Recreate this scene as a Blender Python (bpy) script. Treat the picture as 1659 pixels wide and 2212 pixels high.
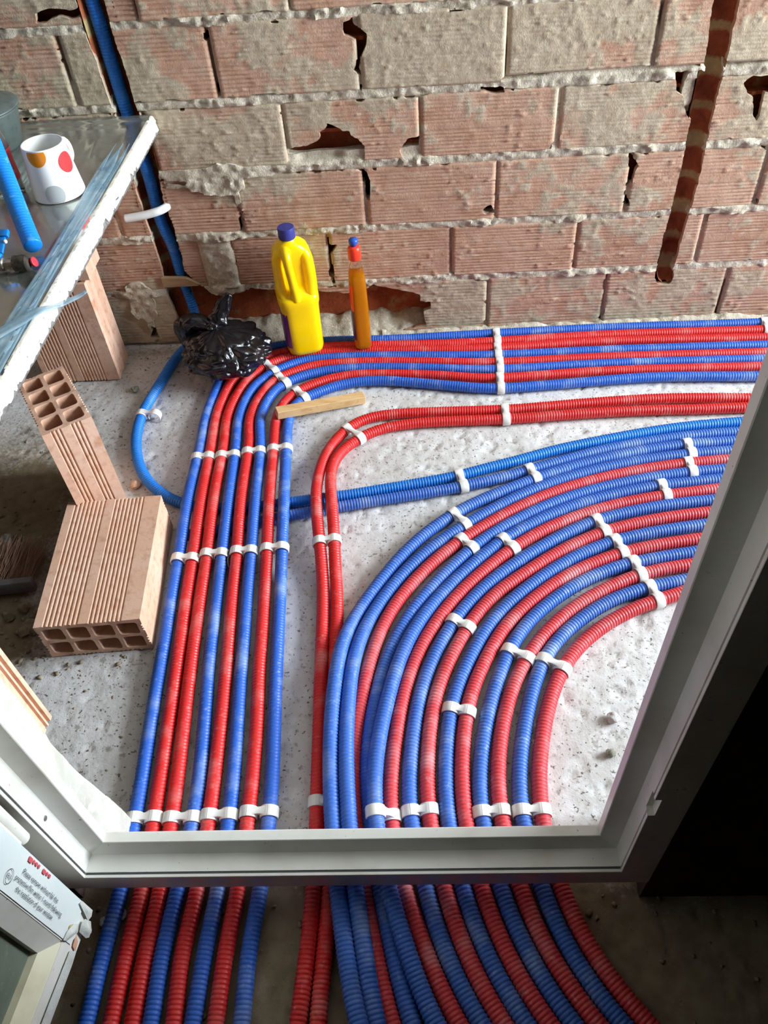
import bpy, bmesh, math, random
import numpy as np
from mathutils import Vector, Matrix, noise as mnoise

# ------------------------------------------------------------------ scene, camera, light
S = bpy.context.scene
for o in list(bpy.data.objects):
    bpy.data.objects.remove(o)
COL = S.collection
random.seed(7)
RNG = np.random.default_rng(7)
D = 1.8588            # distance of the back wall face
CAM_H = 1.3216

cam_data = bpy.data.cameras.new('camera')
cam = bpy.data.objects.new('camera', cam_data)
COL.objects.link(cam)
right, up, back = Vector((0.998141, 0.008633, -0.060333)), Vector((0.034074, 0.741713, 0.669851)), Vector((0.050533, -0.670662, 0.74004))
cam.matrix_world = Matrix(((right.x, up.x, back.x, 0), (right.y, up.y, back.y, 0), (right.z, up.z, back.z, CAM_H), (0, 0, 0, 1)))
cam_data.sensor_fit = 'VERTICAL'
cam_data.sensor_height = 36.0
cam_data.lens = 1744.38 * 36.0 / 2212.0
cam_data.clip_start = 0.02
S.camera = cam

world = bpy.data.worlds.new('overcast')
S.world = world
world.use_nodes = True
bg = world.node_tree.nodes['Background']
bg.inputs[0].default_value = (0.80, 0.88, 1.0, 1)
bg.inputs[1].default_value = 1.0


def area(name, loc, aim, sx, sy, power, col):
    l = bpy.data.lights.new(name, 'AREA')
    l.shape = 'RECTANGLE'
    l.size, l.size_y, l.energy, l.color = sx, sy, power, col
    o = bpy.data.objects.new(name, l)
    o.location = loc
    o.rotation_euler = (Vector(aim) - Vector(loc)).to_track_quat('-Z', 'Y').to_euler()
    COL.objects.link(o)
    return o


# daylight through the tall window of the far room, in the right-hand wall
area('window_daylight', (4.60, 1.55, 2.00), (0.0, 1.20, 0.3), 4.2, 2.2, 1080, (0.90, 1.0, 1.08))
# added fill lamp, aimed up through the same window to soften the shadows
area('upward_fill', (4.2, 1.1, 0.25), (0.0, 1.2, 2.3), 2.4, 1.2, 440, (0.92, 1.0, 1.05))

S.view_settings.view_transform = 'Standard'
S.view_settings.look = 'None'
S.view_settings.gamma = 1.0
S.view_settings.use_curve_mapping = False
S.view_settings.exposure = 0.06
S.cycles.use_denoising = True
S.cycles.max_bounces = 8
S.cycles.sample_clamp_indirect = 4.0

# ------------------------------------------------------------------ measured data (metres, world space)
PIPES = {
 'L1': [(-0.5101,0.0928,0.013),(-0.5086,0.1228,0.013),(-0.5071,0.1527,0.013),(-0.5056,0.1827,0.013),(-0.5043,0.2127,0.013),(-0.5034,0.2427,0.013),(-0.5029,0.2727,0.013),(-0.5021,0.3027,0.013),(-0.5004,0.3326,0.013),(-0.4981,0.3625,0.013),(-0.4963,0.3925,0.013),(-0.4955,0.4225,0.013),(-0.4955,0.4525,0.013),(-0.4962,0.4825,0.013),(-0.4972,0.5125,0.013),(-0.4983,0.5424,0.013),(-0.4997,0.5724,0.013),(-0.5013,0.6024,0.013),(-0.5032,0.6323,0.013),(-0.5051,0.6623,0.013),(-0.5068,0.6923,0.013),(-0.5085,0.7222,0.013),(-0.5101,0.7522,0.013),(-0.5115,0.7822,0.013),(-0.5128,0.8121,0.013),(-0.514,0.8421,0.013),(-0.5153,0.8721,0.013),(-0.517,0.9021,0.013),(-0.5189,0.932,0.0131),(-0.5207,0.9619,0.0134),(-0.5218,0.9917,0.0144),(-0.5217,1.021,0.0178),(-0.5204,1.0497,0.024),(-0.5194,1.0786,0.0304),(-0.5197,1.1081,0.0353),(-0.5207,1.1379,0.0387),(-0.5219,1.1678,0.0402),(-0.5232,1.1978,0.0406),(-0.5244,1.2277,0.0398),(-0.5257,1.2576,0.0377),(-0.527,1.2874,0.0345),(-0.5283,1.3171,0.0307),(-0.5297,1.3467,0.0266),(-0.531,1.3764,0.0226),(-0.5325,1.4062,0.0193),(-0.5342,1.436,0.017),(-0.5361,1.4658,0.0153),(-0.5375,1.4958,0.0142),(-0.5375,1.5258,0.0135),(-0.536,1.5559,0.0132),(-0.5331,1.5858,0.013),(-0.5296,1.6155,0.013),(-0.5263,1.6453,0.013),(-0.5216,1.6747,0.013),(-0.5127,1.7028,0.013),(-0.4988,1.7289,0.013),(-0.4809,1.7526,0.013),(-0.4595,1.7732,0.013),(-0.4351,1.7899,0.013),(-0.4081,1.802,0.013),(-0.3794,1.8102,0.013),(-0.35,1.8154,0.013),(-0.3202,1.8183,0.013),(-0.2902,1.8199,0.013),(-0.2602,1.8209,0.013),(-0.23,1.8214,0.013),(-0.2,1.8209,0.013),(-0.17,1.8198,0.013),(-0.1401,1.8185,0.013),(-0.1102,1.8173,0.013),(-0.0803,1.8165,0.013),(-0.0504,1.8161,0.013),(-0.0204,1.8163,0.013),(0.0096,1.817,0.013),(0.0396,1.8178,0.013),(0.0696,1.8185,0.013),(0.0996,1.8193,0.013),(0.1296,1.8199,0.013),(0.1596,1.8206,0.013),(0.1896,1.8211,0.013),(0.2196,1.8216,0.013),(0.2496,1.8221,0.013),(0.2796,1.8226,0.013),(0.3096,1.823,0.013),(0.3397,1.8234,0.013),(0.3697,1.8237,0.013),(0.3997,1.8239,0.013),(0.4297,1.8241,0.013),(0.4597,1.8241,0.013),(0.4897,1.824,0.013),(0.5197,1.8238,0.013),(0.5497,1.8234,0.013),(0.5797,1.823,0.013),(0.6097,1.8224,0.013),(0.6397,1.8218,0.013),(0.6697,1.8211,0.013),(0.6997,1.8203,0.013),(0.7297,1.8196,0.013),(0.7597,1.8188,0.013),(0.7897,1.8181,0.013),(0.8197,1.8174,0.013),(0.8498,1.8167,0.013),(0.9797,1.8137,0.013),(1.0997,1.811,0.013)],
 'L2': [(-0.4731,0.0927,0.013),(-0.4719,0.1227,0.013),(-0.4707,0.1528,0.013),(-0.4695,0.1829,0.013),(-0.4685,0.213,0.013),(-0.4679,0.243,0.013),(-0.4675,0.2731,0.013),(-0.4669,0.3032,0.013),(-0.4655,0.3332,0.013),(-0.4636,0.3633,0.013),(-0.4622,0.3933,0.013),(-0.4619,0.4234,0.013),(-0.4625,0.4535,0.013),(-0.4636,0.4835,0.013),(-0.465,0.5136,0.013),(-0.4664,0.5436,0.013),(-0.4678,0.5737,0.013),(-0.4693,0.6038,0.013),(-0.4709,0.6338,0.013),(-0.4726,0.6639,0.013),(-0.4742,0.6939,0.013),(-0.4758,0.724,0.013),(-0.4775,0.754,0.013),(-0.4791,0.784,0.013),(-0.4808,0.8141,0.013),(-0.4824,0.8441,0.013),(-0.4841,0.8742,0.013),(-0.4859,0.9042,0.013),(-0.4877,0.9342,0.0131),(-0.4894,0.9642,0.0134),(-0.4905,0.9941,0.0147),(-0.4905,1.0234,0.0185),(-0.4896,1.0521,0.0249),(-0.4891,1.0812,0.0311),(-0.4896,1.1109,0.0357),(-0.4905,1.1408,0.0388),(-0.4917,1.1708,0.0403),(-0.493,1.2008,0.0405),(-0.4945,1.2308,0.0396),(-0.4962,1.2608,0.0373),(-0.4981,1.2906,0.034),(-0.5001,1.3203,0.03),(-0.5021,1.35,0.0259),(-0.5041,1.3798,0.022),(-0.5061,1.4096,0.0188),(-0.5082,1.4395,0.0166),(-0.5102,1.4695,0.015),(-0.5117,1.4995,0.014),(-0.5117,1.5295,0.0134),(-0.5098,1.5593,0.0131),(-0.5065,1.5892,0.013),(-0.5019,1.6189,0.013),(-0.4958,1.6482,0.013),(-0.4865,1.6765,0.013),(-0.4723,1.7024,0.013),(-0.4538,1.7257,0.013),(-0.4321,1.7461,0.013),(-0.4075,1.7626,0.013),(-0.3803,1.7743,0.013),(-0.3515,1.7826,0.013),(-0.322,1.7886,0.013),(-0.2924,1.7927,0.013),(-0.2627,1.795,0.013),(-0.2329,1.7958,0.013),(-0.203,1.7957,0.013),(-0.1728,1.7948,0.013),(-0.1421,1.7934,0.013),(-0.1114,1.7921,0.013),(-0.0813,1.7909,0.013),(-0.0516,1.7899,0.013),(-0.0216,1.7887,0.013),(0.0085,1.7874,0.013),(0.0387,1.7861,0.013),(0.0689,1.7856,0.013),(0.099,1.7854,0.013),(0.1291,1.7855,0.013),(0.1591,1.7856,0.013),(0.1892,1.786,0.013),(0.2193,1.7866,0.013),(0.2494,1.7873,0.013),(0.2795,1.7882,0.013),(0.3096,1.7892,0.013),(0.3396,1.7901,0.013),(0.3697,1.791,0.013),(0.3998,1.7918,0.013),(0.4299,1.7924,0.013),(0.46,1.7929,0.013),(0.4901,1.793,0.013),(0.5202,1.793,0.013),(0.5502,1.7927,0.013),(0.5803,1.7923,0.013),(0.6104,1.7918,0.013),(0.6405,1.7911,0.013),(0.6706,1.7904,0.013),(0.7007,1.7896,0.013),(0.7308,1.7889,0.013),(0.7608,1.7881,0.013),(0.7909,1.7873,0.013),(0.821,1.7866,0.013),(0.8511,1.7859,0.013),(1.0311,1.7819,0.013),(1.091,1.7806,0.013)],
 'L3': [(-0.4406,0.0925,0.013),(-0.4397,0.1225,0.013),(-0.4387,0.1526,0.013),(-0.4379,0.1826,0.013),(-0.4372,0.2126,0.013),(-0.4371,0.2426,0.013),(-0.4373,0.2726,0.013),(-0.4372,0.3026,0.013),(-0.4361,0.3326,0.013),(-0.4344,0.3626,0.013),(-0.4332,0.3926,0.013),(-0.4331,0.4226,0.013),(-0.4335,0.4527,0.013),(-0.4342,0.4827,0.013),(-0.4351,0.5127,0.013),(-0.4363,0.5427,0.013),(-0.4378,0.5726,0.013),(-0.4395,0.6026,0.013),(-0.4415,0.6325,0.013),(-0.4436,0.6625,0.013),(-0.4456,0.6924,0.013),(-0.4476,0.7224,0.013),(-0.4496,0.7523,0.013),(-0.4515,0.7823,0.013),(-0.4533,0.8123,0.013),(-0.4549,0.8422,0.013),(-0.4563,0.8722,0.013),(-0.4578,0.9022,0.013),(-0.4592,0.9321,0.0131),(-0.4605,0.9621,0.0134),(-0.4614,0.9919,0.0146),(-0.4613,1.0212,0.0183),(-0.4604,1.0498,0.0246),(-0.4601,1.0788,0.0308),(-0.4608,1.1084,0.0353),(-0.4619,1.1382,0.0383),(-0.4633,1.1681,0.04),(-0.4647,1.1981,0.0405),(-0.4661,1.228,0.0396),(-0.4675,1.2579,0.0374),(-0.469,1.2877,0.0342),(-0.4705,1.3173,0.0302),(-0.472,1.347,0.0261),(-0.4737,1.3767,0.0222),(-0.4756,1.4064,0.0189),(-0.478,1.4362,0.0164),(-0.4808,1.4661,0.0148),(-0.4828,1.4959,0.0138),(-0.4827,1.5258,0.0133),(-0.4799,1.5556,0.0131),(-0.4748,1.5851,0.013),(-0.4681,1.6143,0.013),(-0.46,1.6431,0.013),(-0.449,1.6707,0.013),(-0.4336,1.6959,0.013),(-0.414,1.7182,0.013),(-0.3913,1.7372,0.013),(-0.3655,1.751,0.013),(-0.3372,1.7593,0.013),(-0.3077,1.7647,0.013),(-0.2778,1.7686,0.013),(-0.2477,1.7707,0.013),(-0.2182,1.7715,0.013),(-0.1887,1.7713,0.013),(-0.1585,1.7703,0.013),(-0.1278,1.7689,0.013),(-0.0975,1.7674,0.013),(-0.0676,1.7659,0.013),(-0.0379,1.7644,0.013),(-0.0082,1.7628,0.013),(0.0217,1.7611,0.013),(0.0515,1.7594,0.013),(0.0815,1.7577,0.013),(0.1115,1.7565,0.013),(0.1415,1.7557,0.013),(0.1715,1.7555,0.013),(0.2016,1.7557,0.013),(0.2316,1.7564,0.013),(0.2616,1.7575,0.013),(0.2915,1.7587,0.013),(0.3215,1.7601,0.013),(0.3515,1.7614,0.013),(0.3815,1.7626,0.013),(0.4115,1.7636,0.013),(0.4415,1.7643,0.013),(0.4715,1.7646,0.013),(0.5015,1.7645,0.013),(0.5316,1.7641,0.013),(0.5616,1.7634,0.013),(0.5916,1.7625,0.013),(0.6216,1.7614,0.013),(0.6516,1.7602,0.013),(0.6815,1.7589,0.013),(0.7115,1.7576,0.013),(0.7415,1.7562,0.013),(0.7715,1.7549,0.013),(0.8015,1.7536,0.013),(0.8315,1.7524,0.013),(0.9614,1.7473,0.013),(1.0813,1.7425,0.013)],
 'L4': [(-0.4146,0.0925,0.013),(-0.4136,0.1226,0.013),(-0.4126,0.1526,0.013),(-0.4116,0.1826,0.013),(-0.411,0.2126,0.013),(-0.4109,0.2426,0.013),(-0.4114,0.2726,0.013),(-0.4116,0.3026,0.013),(-0.4104,0.3325,0.013),(-0.4083,0.3623,0.013),(-0.4059,0.3922,0.013),(-0.4036,0.4221,0.013),(-0.4018,0.4521,0.013),(-0.4005,0.4821,0.013),(-0.3997,0.5121,0.013),(-0.3996,0.5422,0.013),(-0.4002,0.5722,0.013),(-0.4017,0.6022,0.013),(-0.4037,0.6321,0.013),(-0.406,0.6621,0.013),(-0.4085,0.692,0.013),(-0.411,0.722,0.013),(-0.4138,0.7519,0.013),(-0.4165,0.7818,0.013),(-0.4189,0.8117,0.013),(-0.4208,0.8417,0.013),(-0.4225,0.8717,0.013),(-0.424,0.9017,0.013),(-0.4256,0.9316,0.0131),(-0.427,0.9616,0.0134),(-0.428,0.9915,0.0147),(-0.4285,1.0207,0.0184),(-0.4283,1.0494,0.0248),(-0.4283,1.0785,0.031),(-0.4287,1.1081,0.0355),(-0.4294,1.138,0.0384),(-0.4304,1.1679,0.0401),(-0.4316,1.1979,0.0405),(-0.4331,1.2278,0.0395),(-0.4349,1.2577,0.0373),(-0.4369,1.2875,0.034),(-0.4391,1.3171,0.0301),(-0.4413,1.3468,0.0259),(-0.4436,1.3764,0.022),(-0.446,1.4062,0.0187),(-0.4487,1.436,0.0163),(-0.4515,1.4658,0.0147),(-0.4536,1.4957,0.0138),(-0.4535,1.5257,0.0133),(-0.4509,1.5555,0.0131),(-0.4461,1.585,0.013),(-0.4385,1.6139,0.013),(-0.4271,1.6413,0.013),(-0.4111,1.6662,0.013),(-0.3913,1.6883,0.013),(-0.3684,1.7074,0.013),(-0.3433,1.7233,0.013),(-0.3162,1.7352,0.013),(-0.2875,1.7418,0.013),(-0.2579,1.7448,0.013),(-0.228,1.7465,0.013),(-0.1978,1.7471,0.013),(-0.1677,1.7467,0.013),(-0.138,1.7456,0.013),(-0.1083,1.744,0.013),(-0.0784,1.7422,0.013),(-0.0483,1.7403,0.013),(-0.0182,1.7383,0.013),(0.0119,1.7362,0.013),(0.0419,1.7339,0.013),(0.0719,1.7321,0.013),(0.1018,1.7305,0.013),(0.1318,1.729,0.013),(0.1618,1.7278,0.013),(0.1919,1.727,0.013),(0.2219,1.7265,0.013),(0.2519,1.7263,0.013),(0.282,1.7264,0.013),(0.312,1.7265,0.013),(0.342,1.7268,0.013),(0.3721,1.727,0.013),(0.4021,1.7272,0.013),(0.4322,1.7272,0.013),(0.4622,1.7271,0.013),(0.4922,1.7269,0.013),(0.5223,1.7265,0.013),(0.5523,1.7261,0.013),(0.5823,1.7256,0.013),(0.6124,1.7251,0.013),(0.6424,1.7245,0.013),(0.6724,1.7239,0.013),(0.7025,1.7233,0.013),(0.7325,1.7227,0.013),(0.7625,1.7221,0.013),(0.7926,1.7215,0.013),(0.8226,1.7209,0.013),(0.9526,1.7185,0.013),(1.0726,1.7162,0.013)],
 'L5': [(-0.3824,0.0924,0.013),(-0.3811,0.1225,0.013),(-0.3798,0.1526,0.013),(-0.3786,0.1826,0.013),(-0.378,0.2127,0.013),(-0.3787,0.2428,0.013),(-0.3804,0.2728,0.013),(-0.3814,0.3028,0.013),(-0.3802,0.3327,0.013),(-0.3773,0.3627,0.013),(-0.3746,0.3926,0.013),(-0.373,0.4226,0.013),(-0.3724,0.4527,0.013),(-0.3723,0.4828,0.013),(-0.3727,0.5128,0.013),(-0.3731,0.5429,0.013),(-0.3738,0.573,0.013),(-0.3747,0.6031,0.013),(-0.3759,0.6332,0.013),(-0.3771,0.6632,0.013),(-0.3785,0.6933,0.013),(-0.3799,0.7233,0.013),(-0.3815,0.7534,0.013),(-0.3832,0.7834,0.013),(-0.385,0.8134,0.013),(-0.387,0.8435,0.013),(-0.3891,0.8735,0.013),(-0.3912,0.9035,0.013),(-0.3934,0.9335,0.0131),(-0.3953,0.9634,0.0135),(-0.3967,0.9933,0.0149),(-0.3969,1.0225,0.019),(-0.3963,1.0512,0.0255),(-0.3966,1.0803,0.0315),(-0.3979,1.11,0.0359),(-0.3997,1.1399,0.0387),(-0.4016,1.1699,0.0402),(-0.4034,1.1999,0.0404),(-0.405,1.2298,0.0393),(-0.4065,1.2598,0.0369),(-0.408,1.2896,0.0335),(-0.4095,1.3193,0.0295),(-0.411,1.3491,0.0254),(-0.4128,1.3788,0.0215),(-0.415,1.4086,0.0184),(-0.4181,1.4384,0.0161),(-0.4221,1.4682,0.0148),(-0.4249,1.4981,0.0139),(-0.4245,1.528,0.0134),(-0.4203,1.5579,0.0131),(-0.413,1.5873,0.013),(-0.4031,1.6156,0.013),(-0.3901,1.6422,0.013),(-0.3724,1.6652,0.013),(-0.3491,1.6827,0.013),(-0.3229,1.6971,0.013),(-0.2957,1.7092,0.013),(-0.2671,1.717,0.013),(-0.2376,1.7204,0.013),(-0.2078,1.7219,0.013),(-0.1779,1.7224,0.013),(-0.1479,1.7218,0.013),(-0.1177,1.7205,0.013),(-0.0873,1.7185,0.013),(-0.0571,1.7163,0.013),(-0.0271,1.714,0.013),(0.0029,1.7114,0.013),(0.0326,1.7086,0.013),(0.0623,1.7054,0.013),(0.0922,1.7022,0.013),(0.1221,1.6994,0.013),(0.1521,1.6972,0.013),(0.1822,1.6958,0.013),(0.2122,1.6951,0.013),(0.2423,1.6949,0.013),(0.2724,1.6951,0.013),(0.3025,1.6956,0.013),(0.3326,1.6962,0.013),(0.3627,1.6968,0.013),(0.3927,1.6974,0.013),(0.4228,1.6978,0.013),(0.4529,1.6979,0.013),(0.483,1.6978,0.013),(0.5131,1.6974,0.013),(0.5432,1.697,0.013),(0.5733,1.6964,0.013),(0.6033,1.6957,0.013),(0.6334,1.695,0.013),(0.6635,1.6942,0.013),(0.6936,1.6934,0.013),(0.7236,1.6926,0.013),(0.7537,1.6918,0.013),(0.7838,1.6911,0.013),(0.8139,1.6903,0.013),(0.9439,1.6872,0.013),(1.0638,1.6843,0.013)],
 'L6': [(-0.3565,0.0925,0.013),(-0.3551,0.1226,0.013),(-0.3537,0.1526,0.013),(-0.3524,0.1827,0.013),(-0.3512,0.2128,0.013),(-0.3502,0.2429,0.013),(-0.3495,0.2729,0.013),(-0.3484,0.303,0.013),(-0.3466,0.333,0.013),(-0.3442,0.363,0.013),(-0.3421,0.3931,0.013),(-0.3407,0.4231,0.013),(-0.3399,0.4532,0.013),(-0.3396,0.4833,0.013),(-0.3397,0.5134,0.013),(-0.3402,0.5435,0.013),(-0.3412,0.5736,0.013),(-0.3427,0.6037,0.013),(-0.3446,0.6337,0.013),(-0.3466,0.6637,0.013),(-0.3486,0.6938,0.013),(-0.3506,0.7238,0.013),(-0.3527,0.7539,0.013),(-0.3546,0.7839,0.013),(-0.3563,0.814,0.013),(-0.3579,0.844,0.013),(-0.3595,0.8741,0.013),(-0.3615,0.9041,0.013),(-0.3635,0.9341,0.0131),(-0.3653,0.9641,0.0135),(-0.3666,0.9939,0.0151),(-0.367,1.0231,0.0194),(-0.3666,1.0519,0.026),(-0.3667,1.0811,0.0319),(-0.3675,1.1108,0.0361),(-0.3687,1.1407,0.0388),(-0.37,1.1708,0.0402),(-0.3716,1.2008,0.0404),(-0.3732,1.2308,0.0392),(-0.375,1.2607,0.0367),(-0.3769,1.2905,0.0332),(-0.379,1.3203,0.0292),(-0.3812,1.35,0.025),(-0.3838,1.3797,0.0212),(-0.387,1.4094,0.0181),(-0.3912,1.4391,0.016),(-0.3958,1.4687,0.0147),(-0.3989,1.4984,0.0138),(-0.3986,1.5282,0.0133),(-0.3945,1.5575,0.0131),(-0.3868,1.586,0.013),(-0.3754,1.6132,0.013),(-0.3584,1.6371,0.013),(-0.3362,1.6565,0.013),(-0.3107,1.6716,0.013),(-0.283,1.683,0.013),(-0.2542,1.6908,0.013),(-0.2245,1.6951,0.013),(-0.1944,1.6969,0.013),(-0.1642,1.6973,0.013),(-0.1341,1.6967,0.013),(-0.1041,1.6951,0.013),(-0.0742,1.6929,0.013),(-0.0443,1.6904,0.013),(-0.0145,1.6877,0.013),(0.0152,1.6847,0.013),(0.0449,1.6812,0.013),(0.0746,1.6772,0.013),(0.1045,1.6733,0.013),(0.1344,1.6701,0.013),(0.1644,1.6678,0.013),(0.1945,1.6665,0.013),(0.2246,1.6661,0.013),(0.2547,1.6663,0.013),(0.2847,1.6669,0.013),(0.3148,1.6678,0.013),(0.3449,1.6687,0.013),(0.375,1.6697,0.013),(0.4051,1.6705,0.013),(0.4352,1.671,0.013),(0.4653,1.6711,0.013),(0.4954,1.671,0.013),(0.5255,1.6706,0.013),(0.5556,1.6701,0.013),(0.5857,1.6695,0.013),(0.6158,1.6688,0.013),(0.6459,1.6681,0.013),(0.676,1.6673,0.013),(0.7061,1.6665,0.013),(0.7362,1.6657,0.013),(0.7663,1.665,0.013),(0.7964,1.6642,0.013),(0.8764,1.6623,0.013),(1.0564,1.6581,0.013)],
 'L7': [(-0.3244,0.0924,0.013),(-0.3229,0.1224,0.013),(-0.3213,0.1524,0.013),(-0.3199,0.1823,0.013),(-0.3187,0.2123,0.013),(-0.318,0.2423,0.013),(-0.3177,0.2723,0.013),(-0.3171,0.3023,0.013),(-0.3155,0.3323,0.013),(-0.313,0.3622,0.013),(-0.3108,0.3921,0.013),(-0.3094,0.4221,0.013),(-0.3085,0.452,0.013),(-0.308,0.4821,0.013),(-0.3078,0.5121,0.013),(-0.308,0.5421,0.013),(-0.3083,0.5721,0.013),(-0.309,0.6021,0.013),(-0.31,0.6321,0.013),(-0.3114,0.6621,0.013),(-0.313,0.692,0.013),(-0.3152,0.722,0.013),(-0.3176,0.7519,0.013),(-0.32,0.7818,0.013),(-0.3219,0.8117,0.013),(-0.3231,0.8417,0.013),(-0.3244,0.8717,0.013),(-0.326,0.9016,0.013),(-0.3277,0.9316,0.0131),(-0.3294,0.9615,0.0135),(-0.3308,0.9913,0.0149),(-0.3317,1.0204,0.0191),(-0.3321,1.0491,0.0256),(-0.333,1.0781,0.0316),(-0.3345,1.1077,0.0359),(-0.3362,1.1375,0.0387),(-0.338,1.1674,0.0402),(-0.3399,1.1974,0.0404),(-0.3418,1.2273,0.0393),(-0.3438,1.2571,0.0369),(-0.3459,1.2868,0.0335),(-0.348,1.3164,0.0295),(-0.3501,1.346,0.0253),(-0.3521,1.3757,0.0215),(-0.354,1.4055,0.0183),(-0.356,1.4353,0.016),(-0.3579,1.4652,0.0146),(-0.3584,1.4951,0.0137),(-0.356,1.5248,0.0132),(-0.3496,1.5538,0.0131),(-0.3385,1.5809,0.013),(-0.3212,1.6041,0.013),(-0.2986,1.623,0.013),(-0.2733,1.6388,0.013),(-0.2464,1.6515,0.013),(-0.218,1.6607,0.013),(-0.1888,1.6669,0.013),(-0.1591,1.6698,0.013),(-0.1292,1.6699,0.013),(-0.0993,1.6683,0.013),(-0.0694,1.6659,0.013),(-0.0395,1.6631,0.013),(-0.0097,1.6598,0.013),(0.0201,1.6559,0.013),(0.0498,1.6514,0.013),(0.0793,1.6461,0.013),(0.1087,1.6405,0.013),(0.1384,1.6359,0.013),(0.1682,1.633,0.013),(0.1981,1.6318,0.013),(0.2281,1.6319,0.013),(0.2581,1.6328,0.013),(0.2881,1.6341,0.013),(0.3181,1.6357,0.013),(0.348,1.6373,0.013),(0.378,1.6387,0.013),(0.408,1.64,0.013),(0.438,1.6408,0.013),(0.468,1.6412,0.013),(0.498,1.6412,0.013),(0.528,1.6409,0.013),(0.558,1.6405,0.013),(0.588,1.6399,0.013),(0.618,1.6392,0.013),(0.648,1.6384,0.013),(0.678,1.6376,0.013),(0.708,1.6367,0.013),(0.738,1.6359,0.013),(0.768,1.6351,0.013),(0.798,1.6344,0.013),(0.928,1.6313,0.013),(1.048,1.6285,0.013)],
 'L8': [(-0.2855,0.0923,0.013),(-0.2844,0.1223,0.013),(-0.2832,0.1523,0.013),(-0.2821,0.1823,0.013),(-0.2814,0.2123,0.013),(-0.2814,0.2423,0.013),(-0.282,0.2723,0.013),(-0.2822,0.3023,0.013),(-0.2809,0.3323,0.013),(-0.2784,0.3622,0.013),(-0.2761,0.3921,0.013),(-0.2745,0.4221,0.013),(-0.2736,0.4521,0.013),(-0.2732,0.4821,0.013),(-0.2731,0.5121,0.013),(-0.2735,0.5421,0.013),(-0.2745,0.5721,0.013),(-0.276,0.6021,0.013),(-0.2778,0.6321,0.013),(-0.2798,0.662,0.013),(-0.2819,0.692,0.013),(-0.2838,0.722,0.013),(-0.2859,0.7519,0.013),(-0.2878,0.7819,0.013),(-0.2896,0.8119,0.013),(-0.2912,0.8418,0.013),(-0.2927,0.8718,0.013),(-0.2944,0.9018,0.013),(-0.2961,0.9318,0.0131),(-0.2977,0.9617,0.0135),(-0.2991,0.9914,0.0151),(-0.3001,1.0206,0.0194),(-0.3008,1.0492,0.0259),(-0.3017,1.0784,0.0319),(-0.3029,1.108,0.0361),(-0.3043,1.1379,0.0388),(-0.3059,1.1678,0.0402),(-0.3077,1.1977,0.0404),(-0.3097,1.2276,0.0392),(-0.3119,1.2574,0.0367),(-0.3143,1.2871,0.0332),(-0.3168,1.3167,0.0292),(-0.3193,1.3464,0.0251),(-0.3216,1.376,0.0213),(-0.3238,1.4058,0.0181),(-0.3259,1.4356,0.0159),(-0.3277,1.4655,0.0145),(-0.3281,1.4954,0.0136),(-0.3255,1.525,0.0132),(-0.3177,1.5528,0.0131),(-0.3019,1.5761,0.013),(-0.2792,1.5942,0.013),(-0.2536,1.6095,0.013),(-0.2268,1.6226,0.013),(-0.1988,1.6327,0.013),(-0.1696,1.6389,0.013),(-0.1399,1.6416,0.013),(-0.11,1.6414,0.013),(-0.0802,1.6386,0.013),(-0.0505,1.6341,0.013),(-0.021,1.6287,0.013),(0.0085,1.6228,0.013),(0.0378,1.6167,0.013),(0.0672,1.6105,0.013),(0.0966,1.6045,0.013),(0.1261,1.5989,0.013),(0.1558,1.5945,0.013),(0.1856,1.592,0.013),(0.2156,1.5913,0.013),(0.2456,1.5918,0.013),(0.2756,1.5931,0.013),(0.3056,1.5948,0.013),(0.3356,1.5967,0.013),(0.3655,1.5986,0.013),(0.3955,1.6005,0.013),(0.4255,1.6023,0.013),(0.4554,1.6042,0.013),(0.4854,1.6062,0.013),(0.5154,1.6078,0.013),(0.5454,1.6089,0.013),(0.5754,1.6092,0.013),(0.6054,1.6088,0.013),(0.6354,1.6077,0.013),(0.6654,1.6062,0.013),(0.6954,1.6044,0.013),(0.7253,1.6025,0.013),(0.7553,1.6005,0.013),(0.7852,1.5985,0.013),(0.8152,1.5967,0.013),(0.8951,1.5918,0.013),(1.0747,1.5809,0.013)],
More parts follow.
